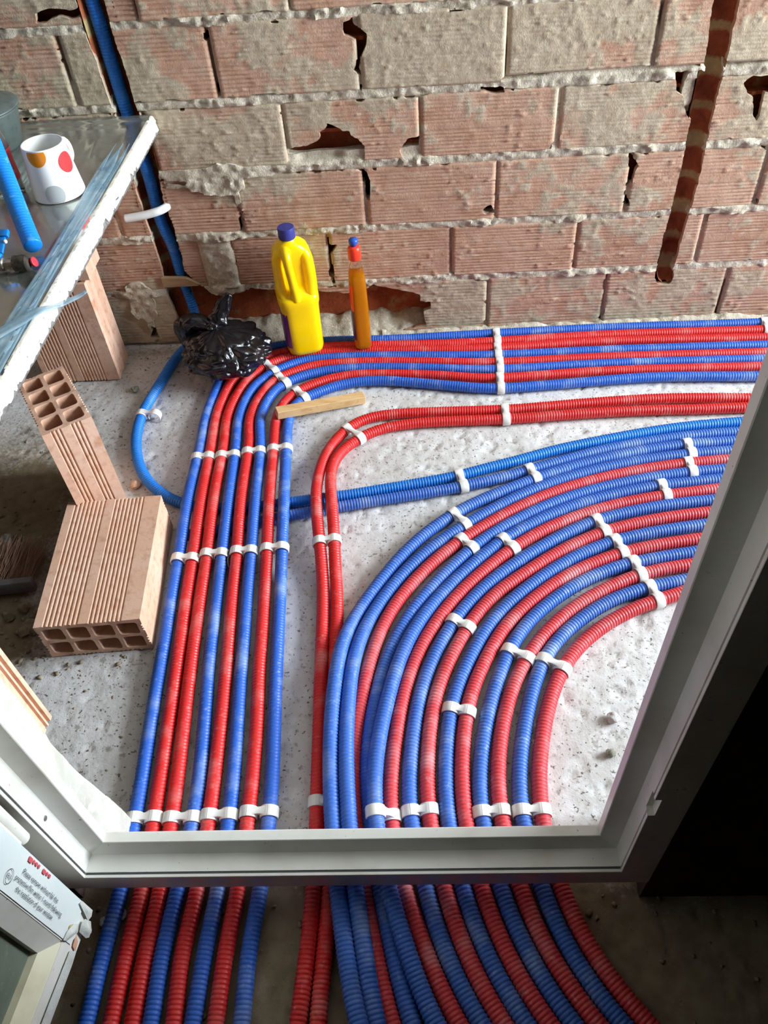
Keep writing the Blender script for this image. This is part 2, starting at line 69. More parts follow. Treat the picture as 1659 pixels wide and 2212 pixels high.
 'P1': [(-0.2119,0.0924,0.013),(-0.2096,0.1224,0.013),(-0.2074,0.1524,0.013),(-0.2051,0.1824,0.013),(-0.2028,0.2123,0.013),(-0.2004,0.2423,0.013),(-0.1981,0.2723,0.013),(-0.1962,0.3022,0.013),(-0.1944,0.3322,0.013),(-0.1929,0.3621,0.013),(-0.192,0.3921,0.013),(-0.1918,0.4222,0.013),(-0.1922,0.4522,0.013),(-0.1929,0.4823,0.013),(-0.1939,0.5123,0.013),(-0.1948,0.5424,0.013),(-0.1957,0.5724,0.013),(-0.1967,0.6025,0.013),(-0.1978,0.6325,0.013),(-0.1989,0.6625,0.013),(-0.2001,0.6926,0.013),(-0.2014,0.7226,0.013),(-0.2026,0.7526,0.013),(-0.2038,0.7827,0.013),(-0.2048,0.8127,0.013),(-0.2057,0.8427,0.013),(-0.2064,0.8728,0.013),(-0.2074,0.9028,0.0132),(-0.2085,0.9328,0.0136),(-0.2101,0.9628,0.0147),(-0.2123,0.9927,0.0169),(-0.2151,1.0224,0.0199),(-0.2183,1.052,0.0239),(-0.2219,1.0814,0.0285),(-0.2258,1.1108,0.033),(-0.2297,1.1403,0.0366),(-0.2334,1.17,0.0387),(-0.2363,1.1998,0.0393),(-0.238,1.2297,0.0385),(-0.2384,1.2594,0.0345),(-0.2375,1.289,0.0295),(-0.2352,1.3186,0.0247),(-0.2312,1.3479,0.0203),(-0.2249,1.3768,0.0166),(-0.2152,1.4047,0.0143),(-0.2018,1.4311,0.0134),(-0.1849,1.4554,0.0131),(-0.1645,1.4763,0.013),(-0.1402,1.4922,0.013),(-0.1128,1.5023,0.013),(-0.0837,1.5078,0.013),(-0.0539,1.5102,0.013),(-0.0239,1.5109,0.013),(0.0062,1.511,0.013),(0.0362,1.5107,0.013),(0.0663,1.5103,0.013),(0.0963,1.5097,0.013),(0.1264,1.5092,0.013),(0.1564,1.5088,0.013),(0.1865,1.5088,0.013),(0.2166,1.5093,0.013),(0.2466,1.5103,0.013),(0.2766,1.512,0.013),(0.3066,1.514,0.013),(0.3366,1.5162,0.013),(0.3666,1.5183,0.013),(0.3966,1.5201,0.013),(0.4266,1.5218,0.013),(0.4566,1.5233,0.013),(0.4866,1.5247,0.013),(0.5167,1.5257,0.013),(0.5467,1.5264,0.013),(0.5768,1.5265,0.013),(0.6068,1.526,0.013),(0.6369,1.5249,0.013),(0.6669,1.5232,0.013),(0.6969,1.5212,0.013),(0.7269,1.5189,0.013),(0.7568,1.5167,0.013),(0.7868,1.5145,0.013),(0.9165,1.505,0.013),(1.0362,1.4963,0.013)],
 'P2': [(-0.177,0.092,0.013),(-0.1762,0.1221,0.013),(-0.1754,0.1521,0.013),(-0.1746,0.1822,0.013),(-0.1737,0.2122,0.013),(-0.1727,0.2422,0.013),(-0.1715,0.2723,0.013),(-0.17,0.3023,0.013),(-0.1685,0.3324,0.013),(-0.1672,0.3624,0.013),(-0.1665,0.3925,0.013),(-0.1663,0.4226,0.013),(-0.1668,0.4526,0.013),(-0.1675,0.4826,0.013),(-0.1684,0.5127,0.013),(-0.1693,0.5427,0.013),(-0.1702,0.5728,0.013),(-0.1711,0.6028,0.013),(-0.1721,0.6329,0.013),(-0.1733,0.6629,0.013),(-0.1745,0.6929,0.013),(-0.1756,0.723,0.013),(-0.1768,0.753,0.013),(-0.1779,0.783,0.013),(-0.1788,0.813,0.013),(-0.1794,0.843,0.013),(-0.1792,0.8732,0.013),(-0.1793,0.9032,0.0131),(-0.1803,0.9333,0.0136),(-0.182,0.9632,0.0148),(-0.1844,0.9931,0.017),(-0.1871,1.0228,0.0201),(-0.1895,1.0524,0.0242),(-0.1916,1.082,0.0289),(-0.1938,1.1115,0.0334),(-0.1964,1.1412,0.0368),(-0.1994,1.1709,0.0388),(-0.2026,1.2008,0.0393),(-0.2058,1.2305,0.0384),(-0.2086,1.2601,0.0346),(-0.21,1.2895,0.0294),(-0.2086,1.3188,0.0243),(-0.2035,1.3475,0.0196),(-0.1934,1.3745,0.016),(-0.1774,1.3985,0.014),(-0.1568,1.4193,0.0133),(-0.1334,1.4374,0.0131),(-0.1078,1.4518,0.013),(-0.0799,1.4617,0.013),(-0.0508,1.468,0.013),(-0.0211,1.4716,0.013),(0.0089,1.4735,0.013),(0.0389,1.4745,0.013),(0.0689,1.4749,0.013),(0.099,1.4749,0.013),(0.129,1.4746,0.013),(0.1591,1.4744,0.013),(0.1892,1.4745,0.013),(0.2192,1.475,0.013),(0.2492,1.4759,0.013),(0.2793,1.4773,0.013),(0.3093,1.4789,0.013),(0.3393,1.4805,0.013),(0.3693,1.482,0.013),(0.3993,1.4833,0.013),(0.4294,1.4843,0.013),(0.4594,1.4851,0.013),(0.4895,1.4857,0.013),(0.5195,1.4859,0.013),(0.5496,1.4856,0.013),(0.5796,1.4849,0.013),(0.6096,1.4839,0.013),(0.6397,1.4831,0.013),(0.6697,1.4827,0.013),(0.6998,1.4824,0.013),(0.7298,1.4822,0.013),(0.7599,1.4819,0.013),(0.8399,1.4814,0.013),(1.0199,1.4801,0.013)],
 'B1': [(0.9977,1.4446,0.013),(0.9677,1.443,0.013),(0.9377,1.4414,0.013),(0.9077,1.4398,0.013),(0.8777,1.4382,0.013),(0.8477,1.4366,0.013),(0.8177,1.435,0.013),(0.7877,1.4334,0.013),(0.7577,1.4318,0.013),(0.7277,1.4302,0.013),(0.6977,1.4286,0.013),(0.6678,1.4265,0.013),(0.6378,1.424,0.013),(0.608,1.4207,0.013),(0.5782,1.4168,0.013),(0.5485,1.4123,0.013),(0.5189,1.4073,0.013),(0.4893,1.4016,0.013),(0.4599,1.3956,0.013),(0.4305,1.3893,0.013),(0.4012,1.3829,0.013),(0.3719,1.3764,0.013),(0.3426,1.3694,0.013),(0.3136,1.3618,0.013),(0.2848,1.3532,0.013),(0.2563,1.3438,0.013),(0.2277,1.3343,0.013),(0.1991,1.3253,0.013),(0.1703,1.3168,0.013),(0.1415,1.3081,0.013),(0.1129,1.2991,0.013),(0.0841,1.2905,0.013),(0.055,1.283,0.013),(0.0256,1.2766,0.013),(-0.0039,1.2709,0.013),(-0.0334,1.2653,0.013),(-0.0629,1.2599,0.013),(-0.0925,1.2545,0.013),(-0.1221,1.2492,0.013),(-0.1517,1.244,0.013),(-0.1813,1.2393,0.013),(-0.2111,1.2353,0.013),(-0.2409,1.2317,0.013),(-0.2707,1.2279,0.013),(-0.3005,1.2237,0.013),(-0.3302,1.2195,0.013),(-0.3601,1.2159,0.013),(-0.39,1.2137,0.013),(-0.42,1.2128,0.013),(-0.4501,1.2133,0.013),(-0.48,1.2155,0.013),(-0.5096,1.2205,0.013),(-0.5382,1.2294,0.013),(-0.5651,1.2425,0.013),(-0.5901,1.2591,0.013),(-0.6129,1.2786,0.013),(-0.6334,1.3005,0.013),(-0.6512,1.3246,0.013),(-0.6662,1.3506,0.013),(-0.6786,1.3779,0.013),(-0.6885,1.4063,0.013),(-0.6961,1.4353,0.013),(-0.7015,1.4649,0.013),(-0.7047,1.4947,0.013),(-0.7055,1.5247,0.013),(-0.7038,1.5547,0.013),(-0.6998,1.5845,0.013),(-0.6944,1.614,0.013),(-0.6884,1.6434,0.013),(-0.6823,1.6729,0.013),(-0.6765,1.7023,0.013),(-0.6703,1.7317,0.0132),(-0.6626,1.7607,0.0141),(-0.651,1.7881,0.0169),(-0.6337,1.811,0.0237),(-0.6173,1.83,0.0392),(-0.6066,1.8467,0.0614),(-0.6039,1.8596,0.0879),(-0.6067,1.8683,0.1164),(-0.6106,1.8742,0.1455),(-0.6148,1.8782,0.175),(-0.6178,1.8812,0.2047),(-0.6184,1.8832,0.2347),(-0.6188,1.8843,0.2647),(-0.6221,1.8849,0.2945),(-0.6283,1.8849,0.3238),(-0.6323,1.8848,0.3535),(-0.6328,1.8848,0.3835),(-0.6319,1.8848,0.4136),(-0.631,1.8848,0.4436),(-0.6313,1.8848,0.4736),(-0.6326,1.8848,0.5036),(-0.6345,1.8848,0.5336),(-0.6366,1.8848,0.5636),(-0.6385,1.8848,0.5936),(-0.6401,1.8848,0.6236),(-0.6412,1.8848,0.6536),(-0.642,1.8848,0.6836),(-0.6426,1.8848,0.7137),(-0.6432,1.8848,0.7437),(-0.6438,1.8848,0.7737),(-0.6445,1.8848,0.8038),(-0.6456,1.8848,0.8338),(-0.6477,1.8848,0.8638),(-0.6492,1.8848,0.8938),(-0.6498,1.8848,0.9238),(-0.6501,1.8848,0.9538),(-0.6502,1.8848,0.9839),(-0.6502,1.8848,1.0139),(-0.6502,1.8848,1.044),(-0.6501,1.8848,1.074),(-0.65,1.8848,1.1041),(-0.6499,1.8848,1.1341),(-0.6498,1.8848,1.1642),(-0.6496,1.8848,1.1942),(-0.6495,1.8848,1.2242),(-0.6494,1.8848,1.2543),(-0.6492,1.8848,1.2843),(-0.6491,1.8848,1.3144),(-0.6491,1.8848,1.3444),(-0.649,1.8848,1.3745),(-0.649,1.8848,1.3845)],
 'B2': [(0.9776,1.4077,0.013),(0.7978,1.4002,0.013),(0.7177,1.3969,0.013),(0.6876,1.3956,0.013),(0.6576,1.3939,0.013),(0.6275,1.3916,0.013),(0.5976,1.3885,0.013),(0.5677,1.3848,0.013),(0.5379,1.3804,0.013),(0.5082,1.3753,0.013),(0.4786,1.3697,0.013),(0.4492,1.3634,0.013),(0.4199,1.3563,0.013),(0.3908,1.3483,0.013),(0.362,1.3396,0.013),(0.3333,1.3304,0.013),(0.3048,1.3208,0.013),(0.2763,1.311,0.013),(0.2478,1.3012,0.013),(0.2192,1.2916,0.013),(0.1905,1.2825,0.013),(0.1616,1.2741,0.013),(0.1325,1.2663,0.013),(0.1033,1.2591,0.013),(0.0739,1.2523,0.013),(0.0444,1.2462,0.013),(0.0148,1.2406,0.013),(-0.0149,1.2354,0.013),(-0.0446,1.2305,0.013),(-0.0744,1.2257,0.013),(-0.1041,1.2208,0.013),(-0.1338,1.2158,0.013),(-0.1635,1.2106,0.013),(-0.1931,1.2053,0.013),(-0.2228,1.1998,0.013),(-0.2523,1.1941,0.013),(-0.2818,1.1879,0.013),(-0.3112,1.1811,0.013),(-0.3405,1.174,0.013),(-0.3697,1.167,0.013),(-0.3991,1.1601,0.013),(-0.4285,1.1536,0.013),(-0.458,1.1476,0.013),(-0.4876,1.1421,0.013),(-0.5173,1.137,0.013),(-0.5272,1.1354,0.013)],
 'B3': [(-0.066,0.1083,0.0491),(-0.0788,0.1356,0.0486),(-0.0913,0.163,0.0479),(-0.103,0.191,0.0467),(-0.1133,0.2198,0.0452),(-0.122,0.249,0.0436),(-0.129,0.2783,0.0421),(-0.1351,0.3078,0.0408),(-0.1407,0.3374,0.0398),(-0.146,0.3671,0.0391),(-0.151,0.3968,0.0386),(-0.1555,0.4266,0.0385),(-0.1594,0.4565,0.0389),(-0.163,0.4864,0.0394),(-0.1662,0.5164,0.0398),(-0.1691,0.5464,0.0399),(-0.1715,0.5764,0.0399),(-0.1733,0.6064,0.0401),(-0.1745,0.6365,0.0404),(-0.175,0.6666,0.0408),(-0.1748,0.6967,0.0409),(-0.174,0.7267,0.0405),(-0.1725,0.7567,0.0398),(-0.1702,0.7865,0.0387),(-0.1665,0.8161,0.0366),(-0.1611,0.845,0.0321),(-0.1539,0.8733,0.0256),(-0.1443,0.901,0.0203),(-0.1323,0.928,0.0171),(-0.1185,0.9544,0.0155),(-0.1036,0.9804,0.0144),(-0.0879,1.006,0.014),(-0.0716,1.0312,0.0139),(-0.0543,1.0557,0.0138),(-0.0358,1.0793,0.0138),(-0.0161,1.1018,0.0138),(0.005,1.1231,0.0138),(0.0272,1.1431,0.0138),(0.0505,1.162,0.0138),(0.0747,1.1796,0.0138),(0.0999,1.1959,0.0138),(0.1258,1.2108,0.0138),(0.1525,1.2245,0.0138),(0.1796,1.2376,0.0138),(0.2069,1.2502,0.0138),(0.2343,1.2626,0.0138),(0.2619,1.2747,0.0138),(0.2899,1.286,0.0138),(0.3182,1.2966,0.0138),(0.3468,1.3063,0.0138),(0.3755,1.3151,0.0138),(0.4045,1.3233,0.0138),(0.4336,1.3308,0.0138),(0.4628,1.3379,0.0138),(0.4922,1.3444,0.0138),(0.5217,1.35,0.0138),(0.5514,1.3546,0.0138),(0.5813,1.3582,0.0138),(0.6112,1.3609,0.0138),(0.6413,1.3629,0.0138),(0.6713,1.3644,0.0138),(0.7014,1.3657,0.0138),(0.7815,1.3687,0.0138),(0.9613,1.3755,0.0138)],
 'B4': [(-0.0492,0.1097,0.0269),(-0.0606,0.1377,0.0279),(-0.0715,0.1656,0.0293),(-0.0813,0.1935,0.031),(-0.0898,0.2217,0.0327),(-0.0969,0.2504,0.0345),(-0.1031,0.2795,0.0361),(-0.1087,0.3088,0.0373),(-0.1141,0.3383,0.0382),(-0.1194,0.3677,0.039),(-0.1243,0.3973,0.0399),(-0.1288,0.4269,0.0405),(-0.1328,0.4566,0.041),(-0.1364,0.4864,0.0412),(-0.1395,0.5162,0.0413),(-0.1423,0.546,0.0412),(-0.1447,0.5759,0.0408),(-0.1465,0.6058,0.0403),(-0.1476,0.6358,0.0395),(-0.1481,0.6657,0.0382),(-0.1479,0.6957,0.0363),(-0.1472,0.7257,0.0342),(-0.1458,0.7555,0.0322),(-0.1432,0.7852,0.0302),(-0.1389,0.8145,0.0277),(-0.1328,0.8434,0.0246),(-0.1246,0.8716,0.0213),(-0.1143,0.8992,0.0185),(-0.102,0.9261,0.0164),(-0.0879,0.9523,0.0152),(-0.0724,0.9777,0.0143),(-0.0557,1.0024,0.014),(-0.0376,1.0261,0.0139),(-0.0182,1.0488,0.0138),(0.0026,1.0702,0.0138),(0.0245,1.0904,0.0138),(0.0473,1.1098,0.0138),(0.0709,1.1283,0.0138),(0.095,1.1461,0.0138),(0.1195,1.1634,0.0138),(0.1444,1.18,0.0138),(0.1698,1.196,0.0138),(0.1956,1.2112,0.0138),(0.222,1.2255,0.0138),(0.2489,1.2388,0.0138),(0.2765,1.2512,0.0138),(0.3044,1.2625,0.0138),(0.3325,1.2728,0.0138),(0.3609,1.2822,0.0138),(0.3896,1.2907,0.0138),(0.4185,1.2985,0.0138),(0.4477,1.3055,0.0138),(0.4771,1.3116,0.0138),(0.5066,1.3169,0.0138),(0.5362,1.3215,0.0138),(0.5659,1.3254,0.0138),(0.5957,1.3285,0.0138),(0.6256,1.3309,0.0138),(0.6556,1.3328,0.0138),(0.6855,1.3343,0.0138),(0.7655,1.338,0.0138),(0.9453,1.3463,0.0138)],
 'R5': [(-0.0226,0.1132,0.0152),(-0.0354,0.1404,0.0142),(-0.0477,0.1677,0.0138),(-0.0593,0.1953,0.0138),(-0.0697,0.2232,0.0138),(-0.0787,0.2513,0.0138),(-0.0866,0.2799,0.0138),(-0.0938,0.3089,0.0138),(-0.1005,0.3382,0.0138),(-0.1069,0.3678,0.0138),(-0.113,0.3974,0.0139),(-0.1185,0.4271,0.0139),(-0.1235,0.457,0.0139),(-0.1279,0.4869,0.0139),(-0.1318,0.517,0.0139),(-0.1348,0.5475,0.0139),(-0.1369,0.5779,0.0138),(-0.1377,0.6082,0.0138),(-0.137,0.6382,0.0138),(-0.1349,0.668,0.0138),(-0.1316,0.6977,0.0138),(-0.1274,0.7272,0.0144),(-0.1222,0.7567,0.015),(-0.1163,0.786,0.0152),(-0.1097,0.8152,0.0151),(-0.1022,0.8441,0.0149),(-0.0931,0.8724,0.0146),(-0.0821,0.9,0.0143),(-0.0692,0.9268,0.014),(-0.0543,0.9526,0.0139),(-0.0378,0.9774,0.0138),(-0.0199,1.0013,0.0138),(-0.0008,1.0243,0.0138),(0.0194,1.0463,0.0138),(0.0407,1.0672,0.0138),(0.0631,1.0869,0.0138),(0.0865,1.1056,0.0138),(0.1104,1.1236,0.0138),(0.135,1.1411,0.0138),(0.16,1.1579,0.0138),(0.1854,1.174,0.0138),(0.2113,1.1891,0.0138),(0.2376,1.2033,0.0138),(0.2644,1.2165,0.0138),(0.2915,1.2284,0.0138),(0.319,1.2393,0.0138),(0.3472,1.2491,0.0138),(0.3761,1.2582,0.0138),(0.4054,1.2664,0.0138),(0.4347,1.2739,0.0138),(0.4639,1.2805,0.0138),(0.4933,1.2863,0.0138),(0.5228,1.2913,0.0138),(0.5524,1.2957,0.0138),(0.5821,1.2992,0.0138),(0.6119,1.3021,0.0138),(0.6419,1.3043,0.0138),(0.6718,1.3061,0.0138),(0.7517,1.3103,0.0138),(0.9314,1.3199,0.0138)],
 'B6': [(0.0076,0.1152,0.0138),(-0.0056,0.1421,0.0138),(-0.0184,0.1692,0.0138),(-0.0305,0.1965,0.0138),(-0.0415,0.2242,0.0138),(-0.0513,0.2525,0.0138),(-0.0598,0.2812,0.0138),(-0.0674,0.3101,0.0138),(-0.0742,0.3391,0.0138),(-0.0807,0.3682,0.0138),(-0.0868,0.3974,0.0138),(-0.0924,0.4267,0.0138),(-0.0975,0.4561,0.0138),(-0.1021,0.4857,0.0138),(-0.106,0.5151,0.0138),(-0.1092,0.5446,0.0138),(-0.1113,0.5742,0.0138),(-0.1121,0.6035,0.0138),(-0.1114,0.6329,0.0138),(-0.1092,0.6626,0.0138),(-0.1055,0.6923,0.0138),(-0.1009,0.722,0.0138),(-0.0954,0.7515,0.0138),(-0.0891,0.7808,0.0138),(-0.0812,0.8095,0.0138),(-0.0715,0.8377,0.0138),(-0.06,0.8652,0.0138),(-0.0469,0.892,0.0138),(-0.0322,0.918,0.0138),(-0.0158,0.9432,0.0138),(0.0018,0.9677,0.0138),(0.0203,0.9913,0.0138),(0.0397,1.0141,0.0138),(0.0596,1.0363,0.0138),(0.0799,1.0583,0.0138),(0.1009,1.0793,0.0138),(0.1233,1.0988,0.0138),(0.1469,1.1166,0.0138),(0.1714,1.1336,0.0138),(0.1967,1.1498,0.0138),(0.2226,1.1651,0.0138),(0.249,1.1794,0.0138),(0.276,1.1926,0.0138),(0.3034,1.2047,0.0138),(0.3313,1.2156,0.0138),(0.3597,1.2253,0.0138),(0.3883,1.2341,0.0138),(0.417,1.2418,0.0138),(0.446,1.2488,0.0138),(0.4753,1.2549,0.0138),(0.5048,1.2604,0.0138),(0.5345,1.2651,0.0138),(0.5642,1.269,0.0138),(0.5941,1.2722,0.0138),(0.624,1.2748,0.0138),(0.6539,1.2771,0.0138),(0.7337,1.2826,0.0138),(0.9133,1.2951,0.0138)],
 'B7': [(0.0584,0.1181,0.0248),(0.0414,0.1429,0.0248),(0.0247,0.1679,0.0248),(0.0087,0.1932,0.0249),(-0.0063,0.2191,0.0251),(-0.02,0.2457,0.0258),(-0.0321,0.273,0.0276),(-0.043,0.3009,0.0308),(-0.053,0.329,0.0339),(-0.0625,0.3574,0.0363),(-0.0712,0.3861,0.038),(-0.0789,0.4152,0.039),(-0.0855,0.4445,0.0396),(-0.0909,0.474,0.0399),(-0.0949,0.5036,0.0398),(-0.0974,0.5334,0.0394),(-0.0981,0.5633,0.0386),(-0.097,0.5932,0.0372),(-0.0943,0.623,0.0353),(-0.0903,0.6527,0.0332),(-0.0852,0.6822,0.0311),(-0.0793,0.7116,0.0292),(-0.0729,0.7409,0.0277),(-0.0656,0.7701,0.0267),(-0.0572,0.7989,0.0257),(-0.0473,0.8271,0.0243),(-0.0358,0.8546,0.0226),(-0.0224,0.8812,0.0207),(-0.0074,0.907,0.0187),(0.0091,0.9319,0.0168),(0.0268,0.956,0.0154),(0.0457,0.9793,0.0146),(0.0655,1.0018,0.0141),(0.0862,1.0235,0.0139),(0.1075,1.0446,0.0138),(0.1292,1.0652,0.0138),(0.1516,1.085,0.0138),(0.175,1.1032,0.0138),(0.1995,1.12,0.0138),(0.2248,1.1357,0.0138),(0.2508,1.1504,0.0138),(0.2774,1.164,0.0138),(0.3045,1.1764,0.0138),(0.3323,1.1875,0.0138),(0.3605,1.1975,0.0138),(0.3891,1.2063,0.0138),(0.4179,1.2142,0.0138),(0.4469,1.2211,0.0138),(0.4762,1.2271,0.0138),(0.5058,1.2321,0.0138),(0.5355,1.2362,0.0138),(0.5654,1.2396,0.0138),(0.5953,1.2426,0.0138),(0.6252,1.2455,0.0138),(0.6551,1.2482,0.0138),(0.8344,1.2647,0.0138),(0.8941,1.2702,0.0138)],
 'R8': [(0.0949,0.1205,0.0138),(0.0768,0.1446,0.0138),(0.059,0.1688,0.0138),(0.0418,0.1935,0.0138),(0.0257,0.219,0.0138),(0.0107,0.2454,0.0138),(-0.0029,0.2726,0.0138),(-0.015,0.3001,0.0138),(-0.0259,0.3281,0.0138),(-0.0361,0.3564,0.0138),(-0.0455,0.3849,0.0138),(-0.0538,0.4138,0.0138),(-0.0608,0.443,0.0138),(-0.0663,0.4725,0.0138),(-0.0703,0.5022,0.0138),(-0.0724,0.532,0.0138),(-0.0725,0.5619,0.0138),(-0.0709,0.5918,0.0138),(-0.0679,0.6217,0.0138),(-0.0642,0.6515,0.0138),(-0.0599,0.6813,0.0138),(-0.0548,0.711,0.0138),(-0.0485,0.7403,0.0138),(-0.0407,0.7691,0.0138),(-0.0315,0.7976,0.0138),(-0.0205,0.8254,0.0138),(-0.0078,0.8525,0.0138),(0.0066,0.8787,0.0138),(0.0224,0.904,0.0138),(0.0395,0.9283,0.0138),(0.0578,0.9517,0.0138),(0.0773,0.9745,0.0138),(0.098,0.9964,0.0138),(0.1195,1.0175,0.0138),(0.1415,1.0381,0.0138),(0.1642,1.0578,0.0138),(0.1878,1.0764,0.0138),(0.2122,1.0938,0.0138),(0.2375,1.11,0.0138),(0.2636,1.1248,0.0138),(0.2904,1.1382,0.0138),(0.3179,1.1503,0.0138),(0.3459,1.1615,0.0138),(0.3744,1.1715,0.0138),(0.4032,1.1803,0.0138),(0.4324,1.1878,0.0138),(0.4618,1.1942,0.0138),(0.4915,1.1997,0.0138),(0.5212,1.2043,0.0138),(0.5511,1.2083,0.0138),(0.5811,1.2119,0.0138),(0.611,1.2156,0.0138),(0.641,1.2191,0.0138),(0.8197,1.2405,0.0138),(0.8793,1.2477,0.0138)],
 'B9': [(0.1276,0.1212,0.0138),(0.1101,0.1452,0.0138),(0.0917,0.1698,0.0138),(0.0736,0.1946,0.0138),(0.0569,0.2195,0.0138),(0.0415,0.2449,0.0138),(0.0277,0.2709,0.0138),(0.0154,0.2977,0.0138),(0.0044,0.3256,0.0138),(-0.0051,0.3541,0.0138),(-0.0132,0.3831,0.0138),(-0.0204,0.4124,0.0138),(-0.027,0.4418,0.0138),(-0.0328,0.4714,0.0138),(-0.0375,0.501,0.0138),(-0.0404,0.5308,0.0138),(-0.0413,0.5607,0.0138),(-0.0403,0.5906,0.0138),(-0.0379,0.6206,0.0138),(-0.0346,0.6505,0.0138),(-0.0304,0.6803,0.0138),(-0.0251,0.7099,0.0138),(-0.0185,0.7391,0.0138),(-0.0101,0.7679,0.0138),(-0.0,0.7961,0.0138),(0.0117,0.8237,0.0138),(0.025,0.8506,0.0138),(0.0398,0.8768,0.0138),(0.0558,0.9022,0.0138),(0.0733,0.9266,0.0138),(0.0922,0.9498,0.0138),(0.1124,0.9718,0.0138),(0.134,0.9924,0.0138),(0.1568,1.0119,0.0138),(0.1805,1.0304,0.0138),(0.2046,1.0484,0.0138),(0.2292,1.0658,0.0138),(0.2543,1.0824,0.0138),(0.28,1.0982,0.0138),(0.3062,1.1129,0.0138),(0.333,1.1263,0.0138),(0.3606,1.1378,0.0138),(0.3887,1.1477,0.0138),(0.4175,1.1561,0.0138),(0.4466,1.1632,0.0138),(0.4761,1.1692,0.0138),(0.5058,1.1743,0.0138),(0.5356,1.1785,0.0138),(0.5655,1.182,0.0138),(0.5955,1.1848,0.0138),(0.6256,1.1871,0.0138),(0.805,1.2013,0.0138),(0.8648,1.206,0.0138)],
 'R10': [(0.1561,0.1224,0.0138),(0.1389,0.1477,0.0138),(0.1206,0.1722,0.0138),(0.1028,0.1967,0.0138),(0.0863,0.221,0.0138),(0.0712,0.246,0.0138),(0.057,0.2725,0.0138),(0.0442,0.2998,0.0138),(0.033,0.3275,0.0138),(0.0233,0.3558,0.0138),(0.0149,0.3845,0.0138),(0.0078,0.4136,0.0138),(0.0018,0.443,0.0138),(-0.0034,0.4726,0.0138),(-0.0075,0.5022,0.0138),(-0.0101,0.532,0.0138),(-0.0111,0.5618,0.0138),(-0.0104,0.5917,0.0138),(-0.0085,0.6216,0.0138),(-0.0056,0.6514,0.0138),(-0.0016,0.681,0.0138),(0.0039,0.7104,0.0138),(0.0113,0.7392,0.0138),(0.0208,0.7674,0.0138),(0.032,0.7951,0.0138),(0.0446,0.8222,0.0138),(0.0583,0.8488,0.0138),(0.073,0.8749,0.0138),(0.0889,0.9,0.0138),(0.1064,0.9236,0.0138),(0.1255,0.9455,0.0138),(0.1464,0.9655,0.0138),(0.1689,0.9837,0.0138),(0.1925,1.0012,0.0138),(0.2165,1.0185,0.0138),(0.2408,1.0357,0.0138),(0.2659,1.0521,0.0138),(0.2916,1.0674,0.0138),(0.3179,1.0816,0.0138),(0.3449,1.0944,0.0138),(0.3726,1.1057,0.0138),(0.4008,1.1156,0.0138),(0.4296,1.124,0.0138),(0.4587,1.1311,0.0138),(0.488,1.137,0.0138),(0.5176,1.1418,0.0138),(0.5474,1.146,0.0138),(0.5772,1.1497,0.0138),(0.607,1.1532,0.0138),(0.7858,1.1742,0.0138),(0.8454,1.1812,0.0138)],
 'B11': [(0.1894,0.1238,0.0138),(0.1712,0.1478,0.0138),(0.1532,0.1718,0.0138),(0.1353,0.1958,0.0138),(0.118,0.2202,0.0138),(0.1019,0.2455,0.0138),(0.0873,0.2714,0.0138),(0.0742,0.2981,0.0138),(0.0627,0.3256,0.0138),(0.0526,0.3538,0.0138),(0.044,0.3825,0.0138),(0.0366,0.4115,0.0138),(0.0304,0.4409,0.0138),(0.0255,0.4705,0.0138),(0.0219,0.5004,0.0138),(0.0198,0.5303,0.0138),(0.0192,0.5602,0.0138),(0.0201,0.5902,0.0138),(0.0222,0.6201,0.0138),(0.0254,0.6499,0.0138),(0.0297,0.6795,0.0138),(0.0358,0.7086,0.0138),(0.044,0.7372,0.0138),(0.0544,0.7651,0.0138),(0.0665,0.7923,0.0138),(0.0797,0.8192,0.0138),(0.0939,0.8455,0.0138),(0.1092,0.871,0.0138),(0.1261,0.8953,0.0138),(0.1451,0.9181,0.0138),(0.1659,0.9394,0.0138),(0.1879,0.9595,0.0138),(0.211,0.9788,0.0138),(0.2347,0.9971,0.0138),(0.2591,1.0146,0.0138),(0.2842,1.031,0.0138),(0.31,1.046,0.0138),(0.3367,1.0595,0.0138),(0.3641,1.0712,0.0138),(0.3923,1.0813,0.0138),(0.421,1.0897,0.0138),(0.4501,1.0967,0.0138),(0.4796,1.1026,0.0138),(0.5092,1.1076,0.0138),(0.5389,1.112,0.0138),(0.5687,1.1161,0.0138),(0.6481,1.1268,0.0138),(0.8265,1.1509,0.0138)],
